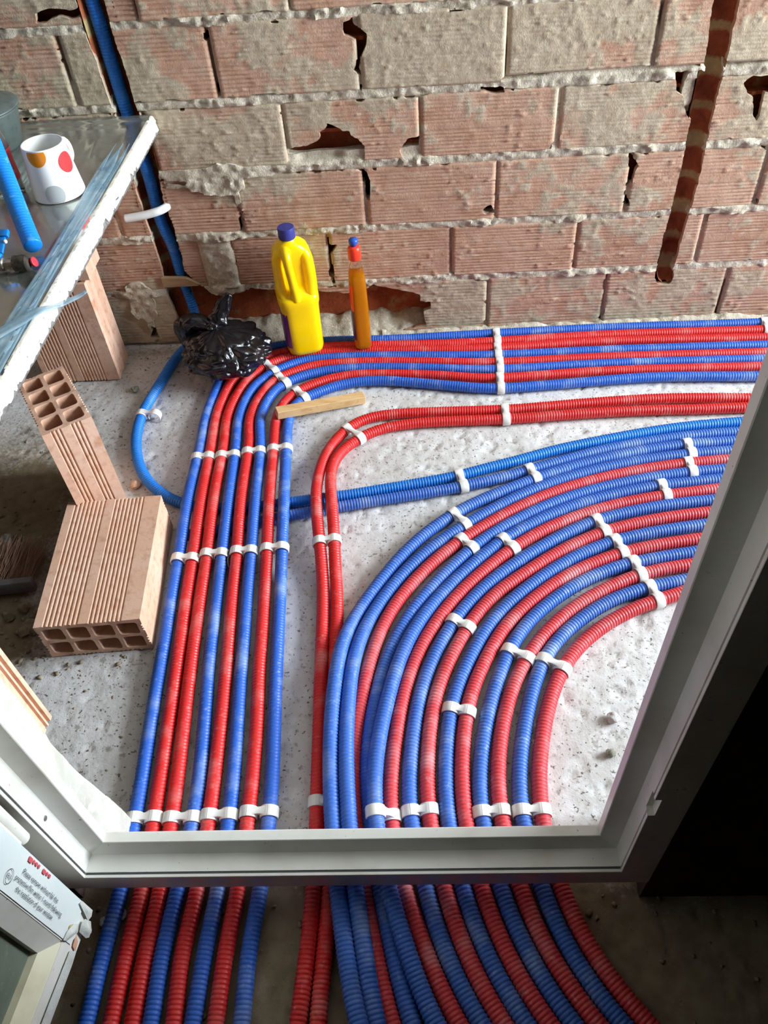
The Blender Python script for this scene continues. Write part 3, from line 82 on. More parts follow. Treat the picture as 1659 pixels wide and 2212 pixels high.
 'R12': [(0.2239,0.1247,0.0138),(0.2051,0.1481,0.0138),(0.1865,0.1717,0.0138),(0.168,0.1955,0.0138),(0.1502,0.2199,0.0138),(0.1335,0.2449,0.0138),(0.1182,0.2707,0.0138),(0.1046,0.297,0.0138),(0.0925,0.3243,0.0138),(0.0821,0.3524,0.0138),(0.073,0.3811,0.0138),(0.0653,0.4101,0.0138),(0.0587,0.4395,0.0138),(0.0535,0.4691,0.0138),(0.0497,0.4988,0.0138),(0.0475,0.5287,0.0138),(0.0469,0.5587,0.0138),(0.0479,0.5887,0.0138),(0.0502,0.6187,0.0138),(0.0537,0.6485,0.0138),(0.0586,0.6781,0.0138),(0.0651,0.7073,0.0138),(0.0736,0.7359,0.0138),(0.0843,0.7638,0.0138),(0.0968,0.7911,0.0138),(0.1103,0.8178,0.0138),(0.1248,0.8438,0.0138),(0.1408,0.8687,0.0138),(0.1588,0.8918,0.0138),(0.1788,0.9133,0.0138),(0.2003,0.9337,0.0138),(0.2232,0.9532,0.0138),(0.247,0.9717,0.0138),(0.2718,0.9889,0.0138),(0.2974,1.0045,0.0138),(0.324,1.0185,0.0138),(0.3514,1.0307,0.0138),(0.3795,1.0414,0.0138),(0.408,1.0507,0.0138),(0.437,1.0586,0.0138),(0.4664,1.065,0.0138),(0.4961,1.0704,0.0138),(0.5259,1.075,0.0138),(0.5557,1.0791,0.0138),(0.6846,1.0969,0.0138),(0.8035,1.1133,0.0138)],
 'B13': [(0.2569,0.1262,0.0138),(0.238,0.1498,0.0138),(0.2188,0.1732,0.0138),(0.2001,0.1967,0.0138),(0.1821,0.2205,0.0138),(0.1653,0.245,0.0138),(0.1497,0.2702,0.0138),(0.1356,0.2964,0.0138),(0.1231,0.3234,0.0138),(0.1121,0.3512,0.0138),(0.1026,0.3796,0.0138),(0.0944,0.4084,0.0138),(0.0875,0.4376,0.0138),(0.0818,0.4669,0.0138),(0.0776,0.4965,0.0138),(0.0753,0.5261,0.0138),(0.0752,0.5558,0.0138),(0.0774,0.5855,0.0138),(0.0816,0.6151,0.0138),(0.0873,0.6444,0.0138),(0.0941,0.6736,0.0138),(0.102,0.7025,0.0138),(0.1111,0.7311,0.0138),(0.1212,0.7592,0.0138),(0.1324,0.7869,0.0138),(0.1449,0.814,0.0138),(0.1591,0.8401,0.0138),(0.1753,0.8649,0.0138),(0.1937,0.8881,0.0138),(0.2143,0.9094,0.0138),(0.2364,0.9292,0.0138),(0.2596,0.9475,0.0138),(0.284,0.9644,0.0138),(0.3095,0.9799,0.0138),(0.3358,0.9936,0.0138),(0.3631,1.0056,0.0138),(0.3911,1.0154,0.0138),(0.4199,1.0232,0.0138),(0.4492,1.0296,0.0138),(0.4787,1.0351,0.0138),(0.5083,1.04,0.0138),(0.538,1.0446,0.0138),(0.6665,1.0646,0.0138),(0.785,1.083,0.0138)],
 'R14': [(0.2943,0.127,0.0138),(0.2743,0.1493,0.0138),(0.2547,0.172,0.0138),(0.2355,0.1949,0.0138),(0.2169,0.2185,0.0138),(0.1992,0.243,0.0138),(0.1828,0.2683,0.0138),(0.1678,0.2944,0.0138),(0.1544,0.3211,0.0138),(0.1429,0.3488,0.0138),(0.1332,0.3772,0.0138),(0.125,0.4061,0.0138),(0.1182,0.4353,0.0138),(0.1127,0.4649,0.0138),(0.1087,0.4946,0.0138),(0.1064,0.5245,0.0138),(0.1061,0.5544,0.0138),(0.1079,0.5843,0.0138),(0.1116,0.614,0.0138),(0.1169,0.6435,0.0138),(0.1237,0.6728,0.0138),(0.132,0.7016,0.0138),(0.142,0.7299,0.0138),(0.1537,0.7574,0.0138),(0.1673,0.784,0.0138),(0.1827,0.8096,0.0138),(0.1997,0.8341,0.0138),(0.2185,0.8573,0.0138),(0.2394,0.8793,0.0138),(0.2617,0.8997,0.0138),(0.2852,0.9184,0.0138),(0.3099,0.9356,0.0138),(0.3356,0.9512,0.0138),(0.362,0.9653,0.0138),(0.3891,0.9781,0.0138),(0.4168,0.989,0.0138),(0.4454,0.9978,0.0138),(0.4745,1.0047,0.0138),(0.5041,1.0101,0.0138),(0.5338,1.0149,0.0138),(0.7114,1.0441,0.0138),(0.7706,1.0538,0.0138)],
 'B15': [(0.3281,0.1289,0.0138),(0.3083,0.1518,0.0138),(0.2881,0.1744,0.0138),(0.2683,0.1973,0.0138),(0.2491,0.2206,0.0138),(0.231,0.2445,0.0138),(0.2142,0.2692,0.0138),(0.1991,0.2948,0.0138),(0.1859,0.3216,0.0138),(0.1748,0.3494,0.0138),(0.1653,0.3779,0.0138),(0.1574,0.407,0.0138),(0.1507,0.4363,0.0138),(0.1455,0.466,0.0138),(0.1419,0.4958,0.0138),(0.1402,0.5257,0.0138),(0.1407,0.5555,0.0138),(0.1436,0.5853,0.0138),(0.1484,0.615,0.0138),(0.1547,0.6444,0.0138),(0.1622,0.6736,0.0138),(0.1706,0.7026,0.0138),(0.1799,0.7312,0.0138),(0.1906,0.7593,0.0138),(0.203,0.7864,0.0138),(0.2179,0.812,0.0138),(0.2354,0.8356,0.0138),(0.2551,0.8572,0.0138),(0.2768,0.8773,0.0138),(0.3001,0.8959,0.0138),(0.3246,0.9128,0.0138),(0.3503,0.9279,0.0138),(0.3771,0.9407,0.0138),(0.4052,0.9511,0.0138),(0.434,0.9594,0.0138),(0.4633,0.9663,0.0138),(0.4929,0.9723,0.0138),(0.5715,0.9876,0.0138),(0.7482,1.0222,0.0138)],
 'R16': [(0.3659,0.1309,0.0138),(0.3451,0.1525,0.0138),(0.3247,0.1744,0.0138),(0.3047,0.1965,0.0138),(0.2852,0.2192,0.0138),(0.2665,0.2425,0.0138),(0.2489,0.2666,0.0138),(0.2328,0.2917,0.0138),(0.2185,0.3178,0.0138),(0.2062,0.3449,0.0138),(0.1959,0.3728,0.0138),(0.1876,0.4015,0.0138),(0.1811,0.4306,0.0138),(0.1763,0.4601,0.0138),(0.1732,0.4897,0.0138),(0.1719,0.5195,0.0138),(0.1727,0.5493,0.0138),(0.1755,0.5789,0.0138),(0.1802,0.6084,0.0138),(0.1865,0.6376,0.0138),(0.1941,0.6666,0.0138),(0.203,0.6951,0.0138),(0.2133,0.7232,0.0138),(0.2252,0.7504,0.0138),(0.2393,0.7764,0.0138),(0.2557,0.8009,0.0138),(0.2745,0.8236,0.0138),(0.2955,0.8443,0.0138),(0.3184,0.8631,0.0138),(0.3427,0.8802,0.0138),(0.3683,0.8955,0.0138),(0.3949,0.9089,0.0138),(0.4223,0.9205,0.0138),(0.4504,0.9307,0.0138),(0.4788,0.9401,0.0138),(0.6495,0.9973,0.0138),(0.7064,1.0163,0.0138)],
}
CLIPS = [
 ('L1', 'L2', -0.513, 1.364, 'upper'),
 ('L3', 'L4', -0.456, 1.37, 'upper'),
 ('L5', 'L6', -0.396, 1.381, 'upper'),
 ('L7', 'L8', -0.336, 1.387, 'upper'),
 ('L1', 'L2', -0.506, 1.057, 'middle'),
 ('L3', 'L4', -0.443, 1.066, 'middle'),
 ('L5', 'L6', -0.383, 1.07, 'middle'),
 ('L7', 'L8', -0.317, 1.076, 'middle'),
 ('L1', 'L2', -0.479, 0.516, 'low'),
 ('L3', 'L4', -0.416, 0.519, 'low'),
 ('L5', 'L6', -0.352, 0.522, 'low'),
 ('L7', 'L8', -0.289, 0.526, 'low'),
 ('L3', 'L4', -0.385, 1.698, 'bend'),
 ('L5', 'L6', -0.354, 1.65, 'bend'),
 ('L7', 'L8', -0.304, 1.595, 'bend'),
 ('L1', 'L2', 0.208, 1.79, 'wall'),
 ('L3', 'L4', 0.207, 1.729, 'wall'),
 ('L5', 'L6', 0.204, 1.667, 'wall'),
 ('L7', 'L8', 0.201, 1.6, 'wall'),
 ('L1', 'L2', 0.91, 1.788, 'far'),
 ('P1', 'P2', 0.202, 1.481, 'right'),
 ('P1', 'P2', -0.156, 1.437, 'bend'),
 ('P1', 'P2', -0.207, 1.09, 'middle'),
 ('P1', 'P2', -0.18, 0.542, 'low'),
 ('B1', 'B2', 0.087, 1.261, 'cross'),
 ('B2', 'B3', 0.241, 1.282, 'cross'),
 ('B3', 'B4', 0.605, 1.337, 'right'),
 ('R5', 'B6', 0.594, 1.278, 'right'),
 ('B7', 'R8', 0.521, 1.212, 'right'),
 ('B9', 'R10', 0.367, 1.123, 'right'),
 ('B11', 'R12', 0.395, 1.066, 'right'),
 ('B13', 'R14', 0.421, 1.009, 'right'),
 ('B15', 'R16', 0.441, 0.946, 'right'),
 ('B3', 'B4', 0.076, 1.151, 'curve'),
 ('R5', 'B6', 0.086, 1.083, 'curve'),
 ('B7', 'R8', 0.173, 1.078, 'curve'),
 ('B9', 'R10', 0.067, 0.882, 'curve'),
 ('B11', 'R12', 0.049, 0.7, 'curve'),
 ('B13', 'R14', 0.163, 0.817, 'curve'),
 ('B15', 'R16', 0.223, 0.792, 'curve'),
 ('B7', 'R8', -0.092, 0.513, 'low'),
 ('B9', 'R10', -0.03, 0.52, 'low'),
 ('B13', 'R14', 0.086, 0.519, 'low'),
 ('B15', 'R16', 0.15, 0.519, 'low'),
 ('B1', '', -0.681, 1.541, 'loop'),
]
HOLES = {
 'hole_b': [(-0.134,0.773),(-0.119,0.778),(-0.104,0.763),(-0.086,0.749),(-0.089,0.727),(-0.1,0.711),(-0.104,0.698),(-0.106,0.676),(-0.104,0.635),(-0.111,0.64),(-0.112,0.673),(-0.121,0.679),(-0.112,0.695),(-0.108,0.71),(-0.112,0.74),(-0.135,0.749)],
 'hole_c': [(-0.29,0.505),(-0.285,0.519),(-0.268,0.525),(-0.242,0.527),(-0.22,0.535),(-0.208,0.543),(-0.209,0.554),(-0.194,0.56),(-0.187,0.572),(-0.167,0.565),(-0.154,0.554),(-0.141,0.555),(-0.138,0.544),(-0.123,0.535),(-0.109,0.518),(-0.112,0.473),(-0.293,0.476)],
 'hole_c2': [(-0.029,0.505),(-0.019,0.518),(-0.01,0.53),(0.018,0.533),(0.017,0.482),(-0.024,0.485)],
 'gap_d': [(-0.121,0.466),(-0.11,0.458),(-0.102,0.439),(-0.102,0.416),(-0.106,0.389),(-0.114,0.389),(-0.117,0.405),(-0.122,0.44)],
 'gap_d2': [(0.163,0.346),(0.18,0.361),(0.188,0.363),(0.192,0.34),(0.169,0.336)],
 'gap_b2': [(0.143,0.627),(0.17,0.629),(0.202,0.625),(0.206,0.616),(0.174,0.616)],
 'gap_d3': [(0.494,0.468),(0.504,0.469),(0.522,0.437),(0.517,0.427),(0.515,0.404),(0.505,0.386),(0.501,0.369),(0.499,0.373),(0.501,0.394),(0.5,0.431)],
 'gap_d4': [(0.506,0.391),(0.508,0.368),(0.518,0.348),(0.517,0.338),(0.499,0.339),(0.5,0.361),(0.501,0.392)],
 'hole_r': [(0.717,0.607),(0.732,0.619),(0.778,0.619),(0.789,0.58),(0.769,0.582),(0.772,0.535),(0.766,0.524),(0.756,0.536),(0.745,0.576),(0.732,0.582)],
 'hole_r2': [(0.569,0.634),(0.586,0.639),(0.623,0.644),(0.623,0.577),(0.621,0.534),(0.61,0.545),(0.592,0.588),(0.576,0.597)],
 'gap_e': [(-0.223,0.304),(-0.217,0.304),(-0.215,0.278),(-0.196,0.279),(-0.204,0.264),(-0.215,0.252),(-0.213,0.198),(-0.213,0.166),(-0.222,0.162),(-0.222,0.208),(-0.223,0.252)],
 'gap_b1': [(-0.425,0.771),(-0.411,0.768),(-0.415,0.743),(-0.415,0.706),(-0.415,0.649),(-0.421,0.646),(-0.421,0.663),(-0.42,0.707),(-0.419,0.749),(-0.427,0.758)],
 'gap_b0': [(-0.731,0.773),(-0.724,0.767),(-0.73,0.743),(-0.732,0.749)],
 'slot': [(-0.762,0.824),(-0.748,0.83),(-0.724,0.832),(-0.702,0.83),(-0.691,0.826),(-0.67,0.83),(-0.669,0.813),(-0.693,0.811),(-0.714,0.817),(-0.731,0.814),(-0.747,0.806),(-0.766,0.806)],
 'gap_f': [(-0.727,0.068),(-0.72,0.062),(-0.719,0.026),(-0.744,0.025)],
 'chase_l': [(-0.657,0.876),(-0.672,0.807),(-0.67,0.773),(-0.666,0.733),(-0.663,0.657),(-0.66,0.617),(-0.662,0.534),(-0.663,0.457),(-0.663,0.374),(-0.659,0.307),(-0.658,0.223),(-0.664,0.167),(-0.658,0.109),(-0.637,0.064),(-0.596,0.076),(-0.577,0.182),(-0.6,0.224),(-0.596,0.321),(-0.605,0.419),(-0.593,0.504),(-0.597,0.558),(-0.607,0.634),(-0.608,0.714),(-0.614,0.781),(-0.613,0.841),(-0.611,0.873)],
 'broken': [(-0.658,0.106),(-0.66,0.164),(-0.611,0.171),(-0.569,0.181),(-0.551,0.163),(-0.518,0.145),(-0.466,0.153),(-0.439,0.164),(-0.342,0.156),(-0.264,0.146),(-0.186,0.136),(-0.135,0.145),(-0.114,0.156),(-0.07,0.144),(-0.03,0.133),(0.008,0.121),(0.006,0.102),(0.035,0.099),(0.034,0.076),(0.016,0.069),(0.018,0.043),(0.021,0.025),(-0.013,0.018),(-0.122,-0.01),(-0.265,-0.026),(-0.399,-0.042),(-0.536,-0.067),(-0.621,-0.03),(-0.649,0.042)],
 'chase_r': [(0.617,0.801),(0.614,0.769),(0.623,0.653),(0.62,0.591),(0.621,0.506),(0.622,0.406),(0.619,0.346),(0.616,0.266),(0.614,0.179),(0.616,0.134),(0.625,0.12),(0.641,0.115),(0.656,0.118),(0.663,0.125),(0.66,0.164),(0.662,0.263),(0.669,0.351),(0.669,0.465),(0.667,0.577),(0.671,0.641),(0.666,0.71),(0.668,0.766),(0.667,0.799)],
}

# ------------------------------------------------------------------ helpers
def srgb(r, g, b):
    f = lambda c: (c / 255) / 12.92 if c / 255 <= 0.04045 else ((c / 255 + 0.055) / 1.055) ** 2.4
    return (f(r), f(g), f(b), 1.0)


def link(o, parent=None):
    COL.objects.link(o)
    if parent is not None:
        o.parent = parent
    return o


def tag(o, label=None, cat=None, group=None, kind=None):
    if label: o['label'] = label
    if cat: o['category'] = cat
    if group: o['group'] = group
    if kind: o['kind'] = kind
    return o


def empty(name, loc=(0, 0, 0), rz=0.0):
    o = bpy.data.objects.new(name, None)
    o.empty_display_size = 0.02
    o.location = loc
    o.rotation_euler = (0, 0, rz)
    return link(o)


def mk(name, V, F, mat=None, parent=None, smooth=True, base=None):
    """one mesh object; base moves the origin (vertices given in world space)"""
    V = np.asarray(V, dtype=np.float32).reshape(-1, 3)
    if base is not None:
        V = V - np.asarray(base, dtype=np.float32)
    me = bpy.data.meshes.new(name)
    if isinstance(F, np.ndarray):
        nf, k = F.shape
        me.vertices.add(len(V)); me.vertices.foreach_set('co', V.ravel())
        me.loops.add(nf * k); me.loops.foreach_set('vertex_index', F.astype(np.int32).ravel())
        me.polygons.add(nf); me.polygons.foreach_set('loop_start', np.arange(0, nf * k, k, dtype=np.int32))
        me.update(calc_edges=True)
    else:
        me.from_pydata([tuple(map(float, v)) for v in V], [], [tuple(int(i) for i in f) for f in F])
    me.validate()
    if smooth:
        me.polygons.foreach_set('use_smooth', [True] * len(me.polygons))
    if mat is not None:
        for m in (mat if isinstance(mat, (list, tuple)) else [mat]):
            me.materials.append(m)
    o = bpy.data.objects.new(name, me)
    if base is not None:
        o.location = base
    return link(o, parent)


def bm_obj(name, bm, mat, parent=None, smooth=True, sharp=None):
    me = bpy.data.meshes.new(name)
    bmesh.ops.recalc_face_normals(bm, faces=bm.faces)
    bm.to_mesh(me); bm.free()
    for m in (mat if isinstance(mat, (list, tuple)) else [mat]):
        me.materials.append(m)
    if smooth:
        me.polygons.foreach_set('use_smooth', [True] * len(me.polygons))
        if sharp is not None:
            me.set_sharp_from_angle(angle=math.radians(sharp))
    o = bpy.data.objects.new(name, me)
    return link(o, parent)


def box(bm, c, s, rot=None, bev=0.0, seg=2):
    r = bmesh.ops.create_cube(bm, size=1.0)
    vs = r['verts']
    M = Matrix.Translation(c) @ (rot.to_4x4() if rot is not None else Matrix.Identity(4)) @ Matrix.Diagonal((s[0], s[1], s[2], 1))
    bmesh.ops.transform(bm, matrix=M, verts=vs)
    if bev > 0:
        es = list({e for v in vs for e in v.link_edges})
        bmesh.ops.bevel(bm, geom=es, offset=bev, segments=seg, affect='EDGES', profile=0.5)


# --- numpy value noise
def _h(ix, iy, seed):
    with np.errstate(over='ignore'):
        n = (ix.astype(np.int64) * 374761393 + iy.astype(np.int64) * 668265263 + seed * 974711) & 0xFFFFFFFF
        n = ((n ^ (n >> 13)) * 1274126177) & 0xFFFFFFFF
        n = n ^ (n >> 16)
    return (n & 0xFFFFFF) / float(0xFFFFFF)


def vnoise(x, y, seed=0):
    x = np.asarray(x, float); y = np.asarray(y, float)
    ix, iy = np.floor(x), np.floor(y)
    fx, fy = x - ix, y - iy
    fx = fx * fx * (3 - 2 * fx); fy = fy * fy * (3 - 2 * fy)
    a, b = _h(ix, iy, seed), _h(ix + 1, iy, seed)
    c, d = _h(ix, iy + 1, seed), _h(ix + 1, iy + 1, seed)
    return (a * (1 - fx) + b * fx) * (1 - fy) + (c * (1 - fx) + d * fx) * fy


def fbm(x, y, octv=4, seed=0):
    t, a, n = 0.0, 0.5, 0.0
    for i in range(octv):
        t = t + a * vnoise(x * 2 ** i, y * 2 ** i, seed + 17 * i); n += a; a *= 0.5
    return t / n


def sstep(a, b, x):
    t = np.clip((x - a) / (b - a), 0, 1)
    return t * t * (3 - 2 * t)


def sdf_poly(px, py, poly):
    """signed distance, negative inside"""
    P = np.asarray(poly, float); Q = np.roll(P, -1, 0)
    best = np.full(px.shape, 1e9); inside = np.zeros(px.shape, bool)
    for (ax, ay), (bx, by) in zip(P, Q):
        ex, ey = bx - ax, by - ay
        t = np.clip(((px - ax) * ex + (py - ay) * ey) / max(ex * ex + ey * ey, 1e-12), 0, 1)
        best = np.minimum(best, (px - ax - t * ex) ** 2 + (py - ay - t * ey) ** 2)
        c = ((ay > py) != (by > py)) & (px < (bx - ax) * (py - ay) / (by - ay + 1e-15) + ax)
        inside ^= c
    d = np.sqrt(best)
    return np.where(inside, -d, d)


# --- materials
def mat(name, base, rough=0.6, layers=(), bump=(), metal=0.0, spec=0.5, trans=0.0, ior=1.45, alpha=1.0, attr=None, coat=0.0, rough_var=None, obj_var=0.0):
    """layers: (scale, colour, lo, hi, detail[, axis scale]); bump: (scale, strength, distance); attr: (attribute, colour)"""
    m = bpy.data.materials.new(name); m.use_nodes = True
    N, L = m.node_tree.nodes, m.node_tree.links
    P = N['Principled BSDF']
    P.inputs['Roughness'].default_value = rough
    P.inputs['Metallic'].default_value = metal
    P.inputs['Specular IOR Level'].default_value = spec
    P.inputs['Transmission Weight'].default_value = trans
    P.inputs['IOR'].default_value = ior
    P.inputs['Alpha'].default_value = alpha
    P.inputs['Coat Weight'].default_value = coat
    geo = N.new('ShaderNodeNewGeometry')
    pos = geo.outputs['Position']
    col = None
    rgb = N.new('ShaderNodeRGB'); rgb.outputs[0].default_value = base; col = rgb.outputs[0]
    if obj_var > 0:
        oi = N.new('ShaderNodeObjectInfo'); hs = N.new('ShaderNodeHueSaturation')
        mr = N.new('ShaderNodeMapRange'); mr.inputs[3].default_value = 1 - obj_var; mr.inputs[4].default_value = 1 + obj_var
        L.new(oi.outputs['Random'], mr.inputs[0]); L.new(mr.outputs[0], hs.inputs['Value']); L.new(col, hs.inputs['Color']); col = hs.outputs[0]

    def noisetex(scale, detail=4.0, axis=None, rgh=0.55):
        t = N.new('ShaderNodeTexNoise'); t.inputs['Scale'].default_value = scale
        t.inputs['Detail'].default_value = detail; t.inputs['Roughness'].default_value = rgh
        if axis:
            v = N.new('ShaderNodeVectorMath'); v.operation = 'MULTIPLY'; v.inputs[1].default_value = axis
            L.new(pos, v.inputs[0]); L.new(v.outputs[0], t.inputs['Vector'])
        else:
            L.new(pos, t.inputs['Vector'])
        return t.outputs['Fac']

    def mix(fac, a, bcol):
        x = N.new('ShaderNodeMix'); x.data_type = 'RGBA'
        L.new(fac, x.inputs[0]); L.new(a, x.inputs[6])
        if isinstance(bcol, tuple): x.inputs[7].default_value = bcol
        else: L.new(bcol, x.inputs[7])
        return x.outputs[2]

    def ramp(fac, lo, hi):
        r = N.new('ShaderNodeMapRange'); r.clamp = True
        r.inputs[1].default_value = lo; r.inputs[2].default_value = hi
        L.new(fac, r.inputs[0]); return r.outputs[0]
    if attr:
        a = N.new('ShaderNodeAttribute'); a.attribute_name = attr[0]
        n = noisetex(120, 3)
        ad = N.new('ShaderNodeMath'); ad.operation = 'MULTIPLY_ADD'; L.new(n, ad.inputs[0]); ad.inputs[1].default_value = 0.7; L.new(a.outputs['Fac'], ad.inputs[2])
        c2 = mix(ramp(noisetex(35, 4), 0.35, 0.7), _rgb(N, attr[1]), attr[2] if len(attr) > 2 else attr[1])
        fac = ramp(ad.outputs[0], 0.55, 0.95)
    for ly in layers:
        f = ramp(noisetex(ly[0], ly[4] if len(ly) > 4 else 4, ly[5] if len(ly) > 5 else None), ly[2], ly[3])
        col = mix(f, col, ly[1])
    if attr:
        col = mix(fac, col, c2)
    L.new(col, P.inputs['Base Color'])
    nrm = None
    for b in bump:
        bn = N.new('ShaderNodeBump'); bn.inputs['Strength'].default_value = b[1]; bn.inputs['Distance'].default_value = b[2]
        L.new(noisetex(b[0], 5, b[3] if len(b) > 3 else None, 0.65), bn.inputs['Height'])
        if nrm is not None: L.new(nrm, bn.inputs['Normal'])
        nrm = bn.outputs[0]
    if nrm is not None: L.new(nrm, P.inputs['Normal'])
    if rough_var:
        L.new(_mr(N, L, noisetex(rough_var[0], 3), rough_var[1], rough_var[2]), P.inputs['Roughness'])
    return m


def _rgb(N, c):
    r = N.new('ShaderNodeRGB'); r.outputs[0].default_value = c; return r.outputs[0]


def _mr(N, L, s, lo, hi):
    r = N.new('ShaderNodeMapRange'); r.clamp = True; r.inputs[1].default_value = 0.3; r.inputs[2].default_value = 0.7
    r.inputs[3].default_value = lo; r.inputs[4].default_value = hi; L.new(s, r.inputs[0]); return r.outputs[0]


M_BRICK = mat('wall_brick_clay', srgb(180, 142, 119), 0.92, spec=0.15, obj_var=0.07,
              layers=[(9, srgb(188, 154, 132), 0.42, 0.66), (24, srgb(170, 128, 102), 0.54, 0.76), (60, srgb(196, 170, 148), 0.55, 0.75, 4, (0.4, 1, 1)), (13, srgb(182, 110, 68), 0.68, 0.78), (120, srgb(176, 150, 130), 0.60, 0.72)],
              bump=[(300, 0.5, 0.002), (130, 0.35, 0.003)], attr=('smear', srgb(186, 172, 149), srgb(168, 151, 127)))
M_MORTAR = mat('wall_mortar', srgb(192, 181, 162), 0.95, spec=0.1, layers=[(40, srgb(166, 153, 132), 0.48, 0.7), (110, srgb(216, 209, 195), 0.52, 0.70)], bump=[(220, 0.7, 0.004)])
M_CORE = mat('broken_brick_inside', srgb(172, 92, 58), 0.9, spec=0.15, layers=[(14, srgb(138, 66, 40), 0.42, 0.68), (18, srgb(172, 134, 92), 0.56, 0.72), (60, srgb(112, 56, 36), 0.58, 0.8)], bump=[(90, 0.5, 0.004)])
M_CHASE = mat('chase_lining', srgb(152, 86, 58), 0.9, spec=0.12, layers=[(30, srgb(118, 62, 40), 0.4, 0.7)], bump=[(120, 0.5, 0.004)], attr=('smear', srgb(168, 148, 104), srgb(140, 122, 88)))
M_FLOOR = mat('rough_concrete', srgb(204, 202, 200), 0.9, spec=0.2,
              layers=[(5, srgb(192, 189, 185), 0.42, 0.62), (26, srgb(213, 212, 211), 0.5, 0.7), (70, srgb(162, 157, 151), 0.58, 0.70, 3), (170, srgb(104, 96, 90), 0.635, 0.70, 2)],
              bump=[(90, 0.35, 0.004), (300, 0.3, 0.002)], attr=('smear', srgb(150, 138, 116), srgb(128, 113, 90)))
M_RUBBLE = mat('rubble', srgb(158, 146, 126), 0.95, spec=0.1, layers=[(30, srgb(120, 106, 86), 0.42, 0.65)], bump=[(160, 0.5, 0.003)])
M_STONE = mat('grey_stone', srgb(150, 150, 138), 0.9, spec=0.2, layers=[(40, srgb(122, 120, 106), 0.4, 0.7)], bump=[(120, 0.5, 0.003)])
M_PLASTER = mat('grey_render', srgb(198, 196, 188), 0.9, spec=0.2, layers=[(12, srgb(176, 174, 164), 0.4, 0.65), (50, srgb(216, 214, 208), 0.55, 0.75)], bump=[(70, 0.4, 0.005), (220, 0.3, 0.002)])
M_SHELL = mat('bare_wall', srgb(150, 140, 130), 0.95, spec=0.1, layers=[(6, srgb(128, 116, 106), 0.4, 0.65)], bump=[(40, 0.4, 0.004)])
M_DIMWALL = mat('dimmed_bare_wall', srgb(82, 70, 66), 0.95, spec=0.1, layers=[(6, srgb(66, 56, 54), 0.4, 0.65)], bump=[(40, 0.4, 0.004)])  # darkened copy of the bare wall, the near room's dimness painted in
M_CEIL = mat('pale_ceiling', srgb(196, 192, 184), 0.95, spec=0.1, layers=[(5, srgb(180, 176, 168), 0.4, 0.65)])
M_PVC = mat('white_pvc', srgb(228, 227, 220), 0.32, spec=0.5, layers=[(7, srgb(204, 200, 188), 0.48, 0.72), (60, srgb(150, 140, 124), 0.70, 0.80), (160, srgb(96, 88, 80), 0.73, 0.79, 2)], bump=[(40, 0.05, 0.002)])
M_GASKET = mat('dark_gasket', srgb(70, 72, 74), 0.6)
M_CLAY = mat('new_clay_block', srgb(214, 172, 146), 0.85, spec=0.2, obj_var=0.05, layers=[(8, srgb(220, 184, 162), 0.45, 0.7), (16, srgb(186, 128, 92), 0.62, 0.8), (60, srgb(188, 142, 116), 0.5, 0.8)], bump=[(220, 0.3, 0.0015)])


def pipe_mat(name, c, dust, amount=0.5, rough=0.44):
    return mat(name, c, rough, spec=0.5, layers=[(16, dust, 0.62 - 0.14 * amount, 0.80, 5), (90, dust, 0.60, 0.86, 3), (6, tuple(v * 0.86 for v in c[:3]) + (1,), 0.45, 0.7)],
               rough_var=(25, rough - 0.08, rough + 0.14))


M_RED_A = pipe_mat('red_conduit', srgb(218, 42, 42), srgb(226, 136, 130), 0.7)
M_BLUE_A = pipe_mat('blue_conduit', srgb(44, 98, 198), srgb(146, 170, 212), 0.7)
M_RED_B = pipe_mat('dusty_red_conduit', srgb(216, 66, 72), srgb(224, 150, 152), 0.8)
M_BLUE_B = pipe_mat('dusty_blue_conduit', srgb(62, 108, 196), srgb(140, 164, 212), 0.8)
M_BLUE_C = pipe_mat('azure_conduit', srgb(30, 120, 214), srgb(100, 158, 224), 0.4)
M_CLIP = mat('white_clip_plastic', srgb(226, 223, 219), 0.35, spec=0.5, layers=[(40, srgb(206, 202, 196), 0.55, 0.8)])

# ------------------------------------------------------------------ room shell
def sheet(name, pts, m, th, n):
    """flat wall panel with thickness th along n"""
    P = [Vector(p) for p in pts]; n = Vector(n) * th
    V = P + [p + n for p in P]; k = len(P)
    F = [tuple(range(k)), tuple(range(2 * k - 1, k - 1, -1))] + [(i, (i + 1) % k, (i + 1) % k + k, i + k) for i in range(k)]
    return mk(name, V, F, m, smooth=False)


X0, X1, Y0, ZC = -1.75, 2.45, -2.6, 2.55
YD = 0.46
YB = D + 0.16


def grid(name, xs, ys, hf, m, parent=None):
    X, Y = np.meshgrid(xs, ys)
    Z = hf(X, Y)
    nx, ny = len(xs), len(ys)
    idx = np.arange(nx * ny).reshape(ny, nx)
    F = np.stack([idx[:-1, :-1], idx[:-1, 1:], idx[1:, 1:], idx[1:, :-1]], -1).reshape(-1, 4)
    return mk(name, np.stack([X, Y, Z], -1).reshape(-1, 3), F, m, parent), X, Y


def dirt(X, Y):
    """brown dirt under the sink and along the left wall; dirt and painted dimness on the near floor"""
    d = sstep(-0.68, -0.90, X + 0.10 * (fbm(X * 9, Y * 9, 3, 5) - 0.5)) * sstep(0.62, 0.80, Y) * sstep(1.75, 1.25, Y)
    d = d * (0.35 + 0.9 * fbm(X * 7, Y * 7, 4, 9))
    near = sstep(0.50, 0.38, Y + 0.05 * (fbm(X * 20, Y * 20, 3, 2) - .5)) * (0.55 + 0.5 * fbm(X * 16, Y * 16, 3, 21))  # near floor: brown dirt plus the dim room's shade put into its colour
    strip = sstep(0.05, 0.0, np.abs(Y - 1.83)) * sstep(-0.2, -0.5, X) * 0.4
    return np.clip(d + near + strip, 0, 1)


